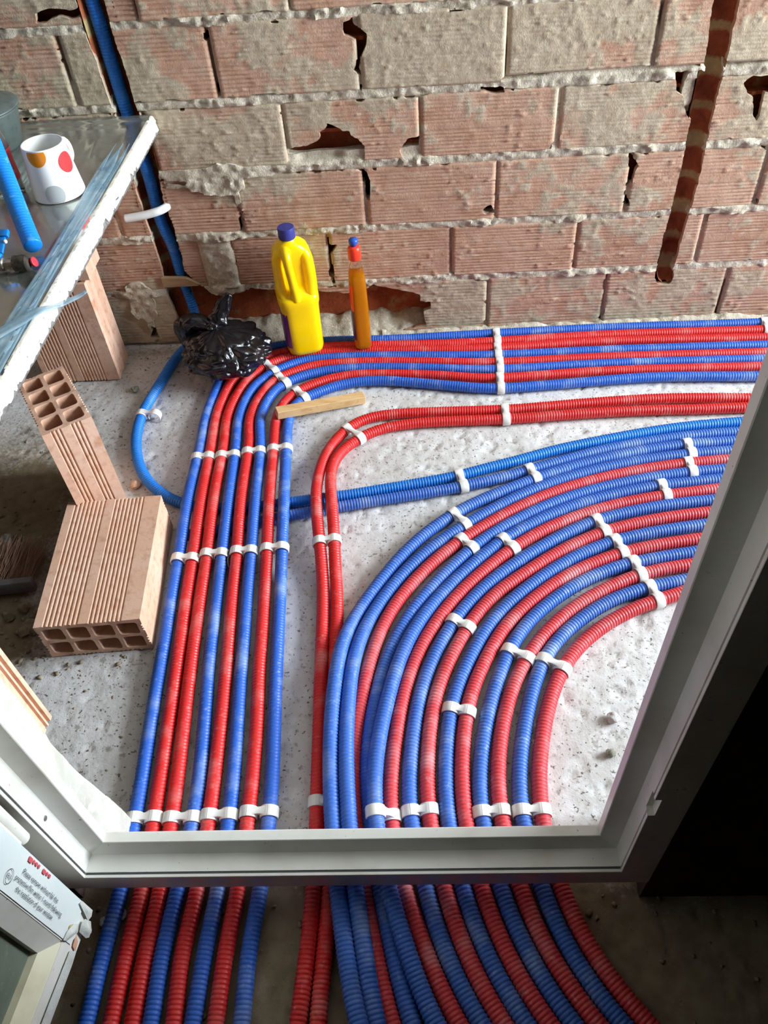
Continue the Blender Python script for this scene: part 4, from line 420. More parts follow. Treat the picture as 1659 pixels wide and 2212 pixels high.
def floor_h(X, Y):
    h = -0.0014 * fbm(X * 12, Y * 12, 2, 1) - 0.0024 * fbm(X * 75, Y * 75, 2, 2)
    pit = sstep(0.70, 0.80, fbm(X * 60, Y * 60, 2, 3))
    h = h - 0.004 * pit
    d = dirt(X, Y)
    return h - 0.004 * d * fbm(X * 40, Y * 40, 3, 4)


xs = np.concatenate([np.arange(X0, -1.0, 0.05), np.arange(-1.0, 1.0, 0.0065), np.arange(1.0, X1 + 0.05, 0.05)])
ys = np.concatenate([np.arange(Y0, -0.02, 0.05), np.arange(0.0, D + 0.1, 0.0065), [D + 0.17]])
floor, FX, FY = grid('floor', xs, ys, floor_h, M_FLOOR)
a = floor.data.attributes.new('smear', 'FLOAT', 'POINT')
a.data.foreach_set('value', dirt(FX, FY).astype(np.float32).ravel())
tag(floor, kind='structure')

for ya, yb, mc, mw in ((Y0, YD, M_DIMWALL, M_DIMWALL), (YD, YB, M_CEIL, M_SHELL)):      # the near room's lack of light is put into its colour, the far one has pale render
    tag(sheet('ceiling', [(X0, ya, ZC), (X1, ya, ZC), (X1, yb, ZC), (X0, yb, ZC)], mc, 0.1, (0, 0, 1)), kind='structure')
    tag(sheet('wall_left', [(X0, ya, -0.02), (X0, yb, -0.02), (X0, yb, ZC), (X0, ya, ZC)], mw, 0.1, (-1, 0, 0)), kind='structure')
tag(sheet('wall_rear', [(X0, Y0, -0.02), (X1, Y0, -0.02), (X1, Y0, ZC), (X0, Y0, ZC)], M_DIMWALL, 0.1, (0, -1, 0)), kind='structure')
# right wall with a window opening in the far room
wy0, wy1, wz0, wz1 = 0.58, 1.82, 0.45, 2.45
bm = bmesh.new()
for (ya, yb, za, zb) in ((Y0, wy0, -0.02, ZC), (wy1, YB, -0.02, ZC), (wy0, wy1, -0.02, wz0), (wy0, wy1, wz1, ZC)):
    box(bm, (X1 + 0.05, (ya + yb) / 2, (za + zb) / 2), (0.1, yb - ya, zb - za))
tag(bm_obj('wall_right', bm, M_SHELL, smooth=False), kind='structure')

# partition with the door opening
FXL, FXR, FY0, FZ = -0.5136, 0.2594, 0.39, 0.119     # inner line, near face and sill height of the door frame
bm = bmesh.new()
def wbox(x0, x1, y0, y1, z0, z1): box(bm, ((x0 + x1) / 2, (y0 + y1) / 2, (z0 + z1) / 2), (x1 - x0, y1 - y0, z1 - z0))
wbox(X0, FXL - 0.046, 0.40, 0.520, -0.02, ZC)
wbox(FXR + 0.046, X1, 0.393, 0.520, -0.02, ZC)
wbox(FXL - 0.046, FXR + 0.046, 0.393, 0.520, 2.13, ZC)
wall_front = bm_obj('wall_front', bm, M_DIMWALL, smooth=False)
tag(wall_front, kind='structure')

# rendered left reveal: a lumpy mortar face that swells towards the floor, and a ridged clay brick beyond it
ny, nz = 30, 260
yy = np.linspace(0.440, 0.520, ny); zz = np.linspace(-0.01, 1.9, nz)
YY, ZZ = np.meshgrid(yy, zz)
edge = 0.506 + 0.010 * sstep(0.30, 0.02, ZZ) + 0.006 * (fbm(ZZ * 18, ZZ * 0 + 3, 3, 4) - 0.5)
YY = 0.440 + (YY - 0.440) / 0.080 * (edge - 0.440)
XX = FXL - 0.004 + 0.008 * (fbm(YY * 30, ZZ * 14, 4, 8) - 0.5) + 0.020 * sstep(0.26, 0.03, ZZ) * sstep(0.44, 0.48, YY)
XX = np.where(np.arange(ny)[None, :] == ny - 1, XX - 0.035, XX)
XX = np.where(np.arange(ny)[None, :] == ny - 2, XX - 0.005, XX)
idx = np.arange(ny * nz).reshape(nz, ny)
F = np.stack([idx[:-1, :-1], idx[:-1, 1:], idx[1:, 1:], idx[1:, :-1]], -1).reshape(-1, 4)
mk('render_face', np.stack([XX, YY, ZZ], -1).reshape(-1, 3), F, M_PLASTER, wall_front)
prof = [(-0.12, 0.500), (-0.004, 0.500), (-0.004, 0.507), (-0.007, 0.508), (-0.007, 0.511), (-0.003, 0.512), (-0.003, 0.515), (-0.007, 0.516), (-0.007, 0.519), (-0.002, 0.520), (-0.002, 0.5265), (-0.12, 0.5265)]
for za, zb in ((0.350, 0.645), (0.655, 0.95), (0.96, 1.26)):
    V = [(FXL + u, v, z) for z in (za, zb) for (u, v) in prof]
    k = len(prof)
    F = [tuple(range(k)), tuple(range(2 * k - 1, k - 1, -1))] + [(i, (i + 1) % k, (i + 1) % k + k, i + k) for i in range(k)]
    mk('brick', V, F, M_CLAY, wall_front, smooth=False)

# ------------------------------------------------------------------ back wall, brick by brick
wall_back = sheet('wall_back', [(X0, D + 0.150, -0.02), (X1, D + 0.150, -0.02), (X1, D + 0.150, ZC), (X0, D + 0.150, ZC)], M_SHELL, 0.05, (0, 1, 0))
tag(wall_back, kind='structure')

ROWS = [  # z bottom, z top, joints (x of the vertical joints), joint widths
    (0.006, 0.161, [-1.35, -1.04, -0.728, -0.43, -0.121, 0.184, 0.492, 0.799, 1.11, 1.42], {}),
    (0.172, 0.309, [-1.16, -0.85, None, -0.505, -0.219, 0.089, 0.400, 0.706, 1.02, 1.33], {-0.505: 0.078}),
    (0.322, 0.467, [-1.35, -1.04, -0.732, -0.424, -0.117, 0.195, 0.506, 0.814, 1.12, 1.43], {}),
    (0.483, 0.622, [-1.22, -0.91, -0.597, -0.287, 0.018, 0.326, 0.634, 0.945, 1.255], {}),
    (0.638, 0.786, [-1.35, -1.04, -0.734, -0.418, -0.107, 0.204, 0.515, 0.825, 1.135, 1.445], {}),
    (0.797, 0.945, [-1.17, -0.86, -0.553, -0.239, 0.078, 0.388, 0.70, 1.01, 1.32], {}),
    (0.958, 1.105, [-1.33, -1.02, -0.71, -0.40, -0.09, 0.22, 0.53, 0.84, 1.15, 1.46], {}),
    (1.118, 1.268, [-1.17, -0.86, -0.55, -0.24, 0.07, 0.38, 0.69, 1.00, 1.31], {}),
]
ROWS[1][2].remove(None)
bricks = []      # x0, x1, z0, z1
for ri, (z0, z1, js, ws) in enumerate(ROWS):
    for a_, b_ in zip(js[:-1], js[1:]):
        ga = ws.get(a_, 0.003 + 0.005 * _h(np.array([a_ * 97]).astype(int), np.array([ri]), 3)[0]) / 2
        gb = ws.get(b_, 0.003 + 0.005 * _h(np.array([b_ * 97]).astype(int), np.array([ri]), 3)[0]) / 2
        zb = z0
        if ri == 4 and a_ > 0.1: zb = 0.650
        if ri == 1 and a_ == -0.85: b_ -= 0.0
        bricks.append((a_ + ga, b_ - gb, zb, z1))

hole_list = [(k, np.array(v)) for k, v in HOLES.items()]
for nm in ('chase_l', 'chase_r'):           # the chases run on above the picture
    P = dict(hole_list)[nm]
    top = P[:, 1].max() - 0.02
    hole_list = [(k, (np.array([[x, z if z < top else 1.6] for x, z in v]) if k == nm else v)) for k, v in hole_list]
boxes = [(v[:, 0].min() - .03, v[:, 0].max() + .03, v[:, 1].min() - .03, v[:, 1].max() + .03) for k, v in hole_list]


def holes_sdf(X, Z, jag=0.005):
    s = np.full(X.shape, 1.0)
    xa, xb, za, zb = X.min(), X.max(), Z.min(), Z.max()
    for (k, v), (a, b, c, d) in zip(hole_list, boxes):
        if b < xa or a > xb or d < za or c > zb: continue
        s = np.minimum(s, sdf_poly(X, Z, v))
    return s + jag * (fbm(X * 70, Z * 70, 3, 11) - 0.5)


def smear_at(X, Z):
    """how much mortar is smeared over the face: more on the upper courses and beside the joints"""
    n = 0.65 * fbm(X * 7 + 3, Z * 9, 4, 31) + 0.35 * fbm(X * 26, Z * 22, 3, 33)
    up_ = sstep(0.25, 0.80, Z) * 0.13
    full = sstep(0.06, 0.0, np.maximum(np.abs(X - 0.055) - 0.13, np.abs(Z - 0.715) - 0.05)) * 0.22        # fully rendered bricks
    full = full + sstep(0.06, 0.0, np.maximum(np.abs(X - 0.36) - 0.13, np.abs(Z - 0.71) - 0.05)) * 0.16
    full = full + sstep(0.06, 0.0, np.maximum(np.abs(X - 0.46) - 0.12, np.abs(Z - 0.55) - 0.05)) * 0.14
    full = full + sstep(0.07, 0.0, np.maximum(np.abs(X + 0.42) - 0.10, np.abs(Z - 0.52) - 0.07)) * 0.14
    full = full + sstep(0.06, 0.0, np.maximum(np.abs(X - 0.45) - 0.40, np.abs(Z - 0.07) - 0.06)) * 0.20
    full = full + sstep(0.05, 0.0, np.maximum(np.abs(X + 0.78) - 0.08, np.abs(Z - 0.06) - 0.06)) * 0.25
    v = n + up_ + full
    return sstep(0.50, 0.78, v) * 0.9 + 0.5 * sstep(0.60, 0.78, fbm(X * 70, Z * 40, 2, 36)) * sstep(0.42, 0.60, v)


def field(name, x0, x1, z0, z1, dx, dz, hf, keep, depth, m, parent, snap=None, skirt=True):
    nx, nz = max(2, int(round((x1 - x0) / dx))), max(2, int(round((z1 - z0) / dz)))
    X, Z = np.meshgrid(np.linspace(x0, x1, nx + 1), np.linspace(z0, z1, nz + 1))
    Sv = keep(X, Z)
    cc = 0.25 * (Sv[:-1, :-1] + Sv[1:, :-1] + Sv[:-1, 1:] + Sv[1:, 1:]) > 0
    if not cc.any(): return None
    pad = np.pad(cc, 1)
    allk = pad[:-1, :-1] & pad[1:, :-1] & pad[:-1, 1:] & pad[1:, 1:]
    anyk = pad[:-1, :-1] | pad[1:, :-1] | pad[:-1, 1:] | pad[1:, 1:]
    edge = anyk & ~allk
    inner = np.zeros_like(edge); inner[1:-1, 1:-1] = True
    if snap is not False:
        gz, gx = np.gradient(Sv, (z1 - z0) / nz, (x1 - x0) / nx)
        g2 = np.maximum(gx * gx + gz * gz, 0.05)
        lim = 0.75 * max((x1 - x0) / nx, (z1 - z0) / nz)
        mx = np.clip(-Sv * gx / g2, -lim, lim); mz = np.clip(-Sv * gz / g2, -lim, lim)
        sel = edge & inner
        X = np.where(sel, X + mx, X); Z = np.where(sel, Z + mz, Z)
    H, A = hf(X, Z)
    V = np.stack([X, D - H, Z], -1).reshape(-1, 3)
    n = (nx + 1) * (nz + 1)
    idx = np.arange(n).reshape(nz + 1, nx + 1)
    Q = np.stack([idx[:-1, :-1], idx[:-1, 1:], idx[1:, 1:], idx[1:, :-1]], -1)[cc]
    faces = [Q]; verts = [V]; att = [A.reshape(-1)]
    if skirt:
        c = np.pad(cc, 1)
        B = V.copy(); B[:, 1] = D + depth
        # the thin outer shell leaves a few mm of reddish section: same vertex ring pushed back
        verts.append(B); att.append(np.minimum(A.reshape(-1), 0.15))
        E = []
        k = c[1:-1, 1:-1]
        for sh, (i, j) in (((0, 1), 'b'), ((2, 1), 't'), ((1, 0), 'l'), ((1, 2), 'r')) if False else []:
            pass
        lo = k & ~c[:-2, 1:-1]; hi = k & ~c[2:, 1:-1]; le = k & ~c[1:-1, :-2]; re = k & ~c[1:-1, 2:]
        for msk, p, q_ in ((lo, idx[:-1, :-1], idx[:-1, 1:]), (hi, idx[1:, 1:], idx[1:, :-1]), (le, idx[1:, :-1], idx[:-1, :-1]), (re, idx[:-1, 1:], idx[1:, 1:])):
            a, b = p[msk], q_[msk]
            E.append(np.stack([b, a, a + n, b + n], -1))
        faces += E
    V = np.concatenate(verts); F = np.concatenate(faces); A = np.concatenate(att)
    used = np.unique(F); rem = np.full(len(V), -1); rem[used] = np.arange(len(used))
    o = mk(name, V[used], rem[F], m, parent)
    at = o.data.attributes.new('smear', 'FLOAT', 'POINT'); at.data.foreach_set('value', A[used].astype(np.float32))
    o.data.set_sharp_from_angle(angle=math.radians(62))
    return o


for bi, (x0, x1, z0, z1) in enumerate(bricks):
    tilt, proud = RNG.uniform(-0.004, 0.004), RNG.uniform(-0.002, 0.002)
    visible = -1.05 < (x0 + x1) / 2 < 1.05 and z0 < 0.95
    def hf(X, Z, x0=x0, x1=x1, z0=z0, z1=z1, tilt=tilt, proud=proud, bi=bi):
        v = (Z - z0) / (z1 - z0); u = (X - x0) / (x1 - x0)
        sm = smear_at(X, Z)
        ribs = np.abs(np.sin(v * math.pi * 17.0 + 0.4 * bi))
        band = sstep(0.03, 0.05, np.abs(v - 0.5)) * sstep(0.03, 0.07, v) * sstep(0.97, 0.93, v)
        rib = (1 - ribs ** 1.5) * band * (0.5 + 0.7 * vnoise(X * 60, Z * 8 + bi, 7))
        wear = sstep(0.35, 0.55, fbm(X * 18, Z * 60, 3, 41 + bi))
        rib = rib * (0.45 + 0.55 * wear)
        h = proud + tilt * (u - 0.5) - 0.0025 * (1 + 0.2 * sstep(0.1, -0.4, X)) * rib * (1 - 0.5 * sm) + 0.0012 * (fbm(X * 40, Z * 40, 3, 5) - 0.5)
        h = h + sm * (0.0003 + 0.0020 * fbm(X * 170, Z * 150, 2, 6)) + 0.0024 * sstep(0.74, 0.84, fbm(X * 110, Z * 90, 2, 16)) * sstep(0.40, 0.6, fbm(X * 9, Z * 9, 2, 19))
        e = np.minimum(np.minimum(X - x0, x1 - X), np.minimum(Z - z0, z1 - Z))
        h = h - 0.004 * sstep(0.005, 0.0, e)
        return h, sm
    def keep(X, Z, x0=x0, x1=x1, z0=z0, z1=z1, bi=bi):
        e = np.minimum(np.minimum(X - x0, x1 - X), np.minimum(Z - z0, z1 - Z))
        e = e + 0.003 - 0.010 * sstep(0.60, 0.82, fbm(X * 45, Z * 45, 2, 51 + bi))      # chipped arrises
        return np.minimum(holes_sdf(X, Z), e)
    if visible:
        field('brick', x0, x1, z0, z1, 0.0052, 0.0023, hf, keep, 0.014, M_BRICK, wall_back)
    else:
        field('brick', x0, x1, z0, z1, 0.012, 0.008, hf, keep, 0.014, M_BRICK, wall_back)

BX = np.array(bricks)


def brick_out(X, Z):
    s = np.full(X.shape, 9.0)
    for (x0, x1, z0, z1) in bricks:
        m = (X > x0 - .2) & (X < x1 + .2) & (Z > z0 - .2) & (Z < z1 + .2)
        d = np.maximum(np.maximum(x0 - X[m], X[m] - x1), np.maximum(z0 - Z[m], Z[m] - z1))
        s[m] = np.minimum(s[m], d)
    return s


BEDS = [r[0] - 0.006 for r in ROWS[1:]]


def mortar_h(X, Z):
    bed = np.full(X.shape, 9.0)
    for b in BEDS: bed = np.minimum(bed, np.abs(Z - b))
    isbed = sstep(0.016, 0.008, bed)
    wide = sstep(0.05, 0.03, np.abs(X + 0.505)) * sstep(0.10, 0.08, np.abs(Z - 0.235))
    rough = fbm(X * 95, Z * 95, 3, 61)
    lump = sstep(0.48, 0.72, fbm(X * 13, Z * 20, 3, 63))
    h = -0.0065 + 0.010 * rough * isbed + 0.011 * lump * isbed * rough - 0.012 * (1 - isbed) * (1 - wide) * (1 - sstep(0.36, 0.50, fbm(X * 9, Z * 12, 2, 64)))
    h = h + wide * (0.006 + 0.010 * rough)
    lumps = np.maximum(sstep(0.11, 0.06, np.hypot((X + 0.452) * 0.75, (Z - 0.455) * 1.6)), sstep(0.10, 0.05, np.hypot((X + 0.735) * 1.3, (Z - 0.135) * 0.8)))
    h = np.maximum(h, lumps * (0.001 + 0.012 * rough) - 0.02 * (lumps < 0.02))
    return h, np.ones_like(X)


def mortar_keep(X, Z):
    over = 0.0040 + 0.018 * sstep(0.54, 0.74, fbm(X * 11, Z * 18, 3, 63))
    out_ = brick_out(X, Z) + over
    base = np.minimum(out_, holes_sdf(X, Z, 0.010) + 0.001)
    fill = np.minimum(np.minimum(0.507 + 0.016 * (fbm(X * 24, Z * 24, 2, 66) - 0.5) - Z, Z - 0.468), np.minimum(X + 0.296, 0.022 - X))
    hang = 0.055 - np.hypot((X + 0.452) * 0.75, (Z - 0.455) * 1.6) + 0.04 * (fbm(X * 22, Z * 26, 3, 67) - 0.5)
    hang = np.minimum(hang, -X - 0.400)
    hang2 = 0.05 - np.hypot((X + 0.735) * 1.3, (Z - 0.135) * 0.8) + 0.04 * (fbm(X * 22, Z * 26, 3, 68) - 0.5)
    hang3 = 0.030 - np.hypot((X - 0.61) * 1.6, (Z - 0.60) * 0.55) + 0.02 * (fbm(X * 30, Z * 26, 3, 69) - 0.5)
    hang3 = np.minimum(hang3, 0.614 - X)
    return np.maximum(np.maximum(base, fill), np.maximum(np.maximum(hang, hang2), hang3))


mo = field('mortar', -1.25, 1.25, 0.0, 1.27, 0.0058, 0.0040, mortar_h, mortar_keep, 0.030, M_MORTAR, wall_back)
tag(mo, kind='stuff')

# clay core seen through every hole, with the webs of the hollow bricks
nx, nz = 170, 110
X, Z = np.meshgrid(np.linspace(-1.3, 1.3, nx), np.linspace(-0.01, 1.30, nz))
Y = D + 0.052 + 0.006 * (fbm(X * 30, Z * 45, 3, 71) - 0.5)
idx = np.arange(nx * nz).reshape(nz, nx)
F = np.stack([idx[:-1, :-1], idx[:-1, 1:], idx[1:, 1:], idx[1:, :-1]], -1).reshape(-1, 4)
mk('brick_core', np.stack([X, Y, Z], -1).reshape(-1, 3), F, M_CORE, wall_back)
for (xa, xb, z) in ((-0.30, -0.10, 0.548), (-0.03, 0.02, 0.512), (-0.14, -0.08, 0.735), (0.70, 0.80, 0.575), (0.56, 0.60, 0.60)):
    n = 24
    xx = np.linspace(xa, xb, n); fr = D + 0.016 + 0.018 * fbm(xx * 60, xx * 0 + z, 3, 5)
    V = []
    for x, y in zip(xx, fr):
        V += [(x, y, z - 0.004), (x, y, z + 0.004), (x, D + 0.055, z + 0.004), (x, D + 0.055, z - 0.004)]
    F = []
    for i in range(n - 1):
        for j in range(4): F.append((4 * i + j, 4 * i + (j + 1) % 4, 4 * i + 4 + (j + 1) % 4, 4 * i + 4 + j))
    F += [(0, 3, 2, 1), tuple(4 * (n - 1) + j for j in range(4))]
    mk('brick_web', V, F, M_CORE, wall_back, smooth=False)

# chases: half-round slots cut through bricks and beds
def chase(xc, hw, z0, z1, dep, seed, round_end):
    nz, ns = 150, 15
    zz = np.linspace(z0, z1, nz); V = []; A = []
    for z in zz:
        w, dd = hw, dep
        if round_end:
            t = min(1, (z - z0) / 0.035); w = hw * (0.25 + 0.75 * math.sqrt(t)); dd = dep * (0.1 + 0.9 * math.sqrt(t))
        bed = min(abs(z - b) for b in BEDS)
        web = min(abs(z - (r[0] + r[1]) / 2) for r in ROWS)
        hollow = 0.010 * float(sstep(0.018, 0.030, np.array(min(bed, web))))
        for j in range(ns):
            t = j / (ns - 1) * 2 - 1
            prof = math.sqrt(max(0, 1 - abs(t) ** 2.6))
            n = float(fbm(np.array(t * 3 + 9), np.array(z * 45), 3, seed)) - 0.5
            V.append((xc + t * w * 1.06, D + 0.002 + prof * (dd + hollow + 0.010 * n), z))
            A.append(max(float(sstep(0.026, 0.008, np.array(bed))), 0.8 * float(sstep(0.016, 0.004, np.array(web)))) * (0.6 + 0.5 * (0.5 + n)))
    idx = np.arange(nz * ns).reshape(nz, ns)
    F = np.stack([idx[:-1, :-1], idx[:-1, 1:], idx[1:, 1:], idx[1:, :-1]], -1).reshape(-1, 4)
    o = mk('chase_lining', V, F, M_CHASE, wall_back)
    at = o.data.attributes.new('smear', 'FLOAT', 'POINT'); at.data.foreach_set('value', np.array(A, np.float32))


chase(0.6435, 0.0255, 0.122, 1.6, 0.036, 81, True)
chase(-0.632, 0.034, 0.15, 1.6, 0.050, 83, False)
# plain upper part of the wall, above the bricks that can be seen
tag(sheet('wall_back', [(X0, D, 1.268), (X1, D, 1.268), (X1, D, ZC), (X0, D, ZC)], M_CEIL, 0.15, (0, 1, 0)), kind='structure').parent = wall_back
for xa, xb in ((X0, -1.25), (1.25, X1)):
    mk('wall_flank', [(xa, D, -0.02), (xb, D, -0.02), (xb, D, 1.27), (xa, D, 1.27), (xa, D + .15, -0.02), (xb, D + .15, -0.02), (xb, D + .15, 1.27), (xa, D + .15, 1.27)],
       [(0, 1, 2, 3), (7, 6, 5, 4), (0, 4, 5, 1), (3, 2, 6, 7), (1, 5, 6, 2), (0, 3, 7, 4)], M_SHELL, wall_back, smooth=False)
# loose mortar heaped in the broken bottom course
nx, ny = 150, 22
X, Y = np.meshgrid(np.linspace(-0.66, 0.10, nx), np.linspace(1.800, D + 0.056, ny))
t = (Y - 1.800) / (D + 0.056 - 1.800)
Z = -0.008 + (0.006 + 0.052 * sstep(0.28, 1.0, t)) * (0.55 + 0.75 * fbm(X * 16, Y * 16, 3, 91)) * sstep(-0.66, -0.58, X) * sstep(0.10, 0.0, X) + 0.010 * (fbm(X * 70, Y * 70, 3, 92) - 0.5)
idx = np.arange(nx * ny).reshape(ny, nx)
F = np.stack([idx[:-1, :-1], idx[:-1, 1:], idx[1:, 1:], idx[1:, :-1]], -1).reshape(-1, 4)
tag(mk('mortar_fill', np.stack([X, Y, Z], -1).reshape(-1, 3), F, M_MORTAR, wall_back), kind='stuff')
nx, ny = 260, 12
X, Y = np.meshgrid(np.linspace(-0.1, 1.25, nx), np.linspace(1.822, D + 0.004, ny))
t = (Y - 1.822) / (D + 0.004 - 1.822)
Z = -0.008 + (0.004 + 0.020 * t) * (0.5 + 0.9 * fbm(X * 20, Y * 20, 3, 93)) + 0.008 * (fbm(X * 80, Y * 80, 3, 94) - 0.5)
idx = np.arange(nx * ny).reshape(ny, nx)
F = np.stack([idx[:-1, :-1], idx[:-1, 1:], idx[1:, 1:], idx[1:, :-1]], -1).reshape(-1, 4)
tag(mk('mortar_skirting', np.stack([X, Y, Z], -1).reshape(-1, 3), F, M_MORTAR, wall_back), kind='stuff')

# ------------------------------------------------------------------ corrugated pipes
PR, FR = 0.0130, 0.0138       # pipe radii: bundles, fan
rad = lambda k: FR if k in FANS else PR


def spline(P, ds):
    P = np.asarray(P, float)
    Q = np.vstack([2 * P[0] - P[1], P, 2 * P[-1] - P[-2]])
    out = []
    for i in range(1, len(Q) - 2):
        p0, p1, p2, p3 = Q[i - 1:i + 3]
        m = max(2, int(np.linalg.norm(p2 - p1) / 0.004))
        t = np.linspace(0, 1, m, endpoint=False)[:, None]
        out.append(0.5 * ((2 * p1) + (p2 - p0) * t + (2 * p0 - 5 * p1 + 4 * p2 - p3) * t ** 2 + (3 * p1 - p0 - 3 * p2 + p3) * t ** 3))
    C = np.vstack(out + [P[-1:]])
    s = np.r_[0, np.cumsum(np.linalg.norm(np.diff(C, axis=0), axis=1))]
    u = np.asarray(ds(s[-1]) if callable(ds) else np.arange(0, s[-1], ds))
    return np.stack([np.interp(u, s, C[:, i]) for i in range(3)], 1), u


def frames(C):
    T = np.gradient(C, axis=0); T /= np.maximum(np.linalg.norm(T, axis=1, keepdims=True), 1e-9)
    up_ = np.tile([0., 0., 1.], (len(C), 1))
    vert = np.abs(T[:, 2]) > 0.8
    up_[vert] = [0., -1., 0.]
    if vert.any() and not vert.all():          # blend to avoid a twist
        w = sstep(0.35, 0.95, np.abs(T[:, 2]))[:, None]
        up_ = (1 - w) * np.array([0, 0, 1.]) + w * np.array([0, -1., 0])
    Nn = np.cross(T, up_); Nn /= np.maximum(np.linalg.norm(Nn, axis=1, keepdims=True), 1e-9)
    B = np.cross(Nn, T)
    return T, Nn, B


def tube(C, R, seg=14, cap=True):
    T, Nn, B = frames(C)
    a = np.linspace(0, 2 * math.pi, seg, endpoint=False)
    R = np.broadcast_to(np.asarray(R, float), (len(C),))
    V = (C[:, None] + R[:, None, None] * (np.cos(a)[None, :, None] * Nn[:, None] + np.sin(a)[None, :, None] * B[:, None])).reshape(-1, 3)
    n = len(C)
    i = np.arange(n - 1)[:, None] * seg; j = np.arange(seg)[None]; j2 = (j + 1) % seg
    F = np.stack([i + j, i + j2, i + seg + j2, i + seg + j], -1).reshape(-1, 4)
    return V, F


PITCH = 0.0064
pipe_lines = {}
ORD = {'L': ['leftmost', 'second', 'third', 'fourth', 'fifth', 'sixth', 'seventh', 'rightmost']}
FANS = ['B3', 'B4', 'R5', 'B6', 'B7', 'R8', 'B9', 'R10', 'B11', 'R12', 'B13', 'R14', 'B15', 'R16']
NUM = ['first', 'second', 'third', 'fourth', 'fifth', 'sixth', 'seventh', 'eighth', 'ninth', 'tenth', 'eleventh', 'twelfth', 'thirteenth', 'fourteenth']
LCOL = ['blue', 'red', 'red', 'blue', 'red', 'blue', 'red', 'blue']


def pipe_info(k):
    if k[0] == 'L':
        i = int(k[1]) - 1; c = LCOL[i]
        if i == 0: lab = 'dusty blue corrugated pipe on the left edge of the straight eight-pipe bundle'
        elif i == 7: lab = 'blue corrugated pipe on the right edge of the straight eight-pipe bundle'
        else: lab = '%s corrugated pipe, %s from the left in the straight eight-pipe bundle' % (c, NUM[i])
        return lab, (M_RED_A if c == 'red' else M_BLUE_A), 'pipes of the straight eight-pipe bundle'
    if k == 'P1': return 'left and outer one of the two red corrugated pipes running alone', M_RED_A, 'pair of red pipes'
    if k == 'P2': return 'right and inner one of the two red corrugated pipes running alone', M_RED_A, 'pair of red pipes'
    if k == 'B1': return 'azure corrugated pipe coming down the wall chase and looping under the bundle', M_BLUE_C, 'blue pipes crossing under the bundle'
    if k == 'B2': return 'blue corrugated pipe crossing under the bundle to the clay block lying flat', M_BLUE_B, 'blue pipes crossing under the bundle'
    i = FANS.index(k); c = 'red' if k[0] == 'R' else 'blue'
    if i == 0: lab = 'outermost blue corrugated pipe of the curved fan of pipes'
    elif i == 13: lab = 'innermost red corrugated pipe of the curved fan, beside bare concrete'
    else: lab = '%s corrugated pipe, %s from the outside of the curved fan' % (c, NUM[i])
    return lab, (M_RED_B if c == 'red' else M_BLUE_B), 'pipes of the curved fan'


for k, P in PIPES.items():
    lab, m, grp = pipe_info(k)
    offs = np.array([0.0, 0.13, 0.36, 0.76])
    C, u = spline(P, lambda L: (np.arange(int(L / PITCH))[:, None] * PITCH + offs[None] * PITCH).ravel())
    R = rad(k) - (0.75 if k[0] == 'L' else 1.0) * np.array([0.0014, 0.0014, 0.0001, 0.0])[np.arange(len(C)) % 4]
    if k == 'B1': R = R + 0.0022 * sstep(0.12, 0.30, C[:, 2])
    V, F = tube(C, R, 14)
    o = mk('corrugated_pipe', V, F, m, base=(float(C[0][0]), float(C[0][1]), 0.0))
    tag(o, lab, 'pipe', grp)
    pipe_lines[k] = spline(P, 0.004)[0]

# ------------------------------------------------------------------ white pipe clips
def ring_part(V, F, c, ax, side, upv, r_in, th, w, a0, a1, n=18):
    b = len(V)
    for i in range(n + 1):
        a = a0 + (a1 - a0) * i / n
        d = side * math.cos(a) + upv * math.sin(a)
        for rr, s in ((r_in, -1), (r_in + th * .75, -1), (r_in + th, -.8), (r_in + th, .8), (r_in + th * .75, 1), (r_in, 1)):
            V.append(c + d * rr + ax * (s * w / 2))
    k = 6
    for i in range(n):
        for j in range(k):
            p = b + i * k + j; q = b + i * k + (j + 1) % k
            F.append((p, q, q + k, p + k))
    F.append(tuple(b + j for j in range(k - 1, -1, -1)))
    F.append(tuple(b + n * k + j for j in range(k)))


def clip_geo(pA, pB, tan, PR):
    V, F = [], []
    upv = Vector((0, 0, 1))
    ax = Vector((tan[0], tan[1], 0)).normalized()
    A, B = Vector(pA), Vector(pB)
    ab = (B - A); ab = (ab - ax * ab.dot(ax)); L = ab.length; side = ab.normalized()
    upv = ax.cross(side)
    if upv.z < 0: upv = -upv
    B = A + side * L
    w, th = 0.0185, 0.0026
    r_in = PR + 0.0002
    ring_part(V, F, A, ax, side, upv, r_in, th, w, math.radians(-20), math.radians(225))
    ring_part(V, F, B, ax, side, upv, r_in, th, w, math.radians(-45), math.radians(200))
    # dog-bone bridge between the two rings: narrower in the middle, a little below the crowns
    n = 13; b = len(V)
    for i in range(n):
        t = i / (n - 1)
        c = A + side * (L * t)
        dip = math.sin(math.pi * t)
        ww = w * (1.0 - 0.40 * dip ** 1.5)
        top = r_in + th + 0.0002 - 0.0022 * dip ** 0.8
        bot = r_in + 0.0006 - 0.0070 * dip
        for zz_, s in ((bot, -1), (top - .0006, -1), (top, -.85), (top, .85), (top - .0006, 1), (bot, 1)):
            V.append(c + upv * zz_ + ax * (s * ww / 2))
    for i in range(n - 1):
        for j in range(6):
            p = b + i * 6 + j; q = b + i * 6 + (j + 1) % 6
            F.append((p, q, q + 6, p + 6))
    return V, F, (A + B) / 2


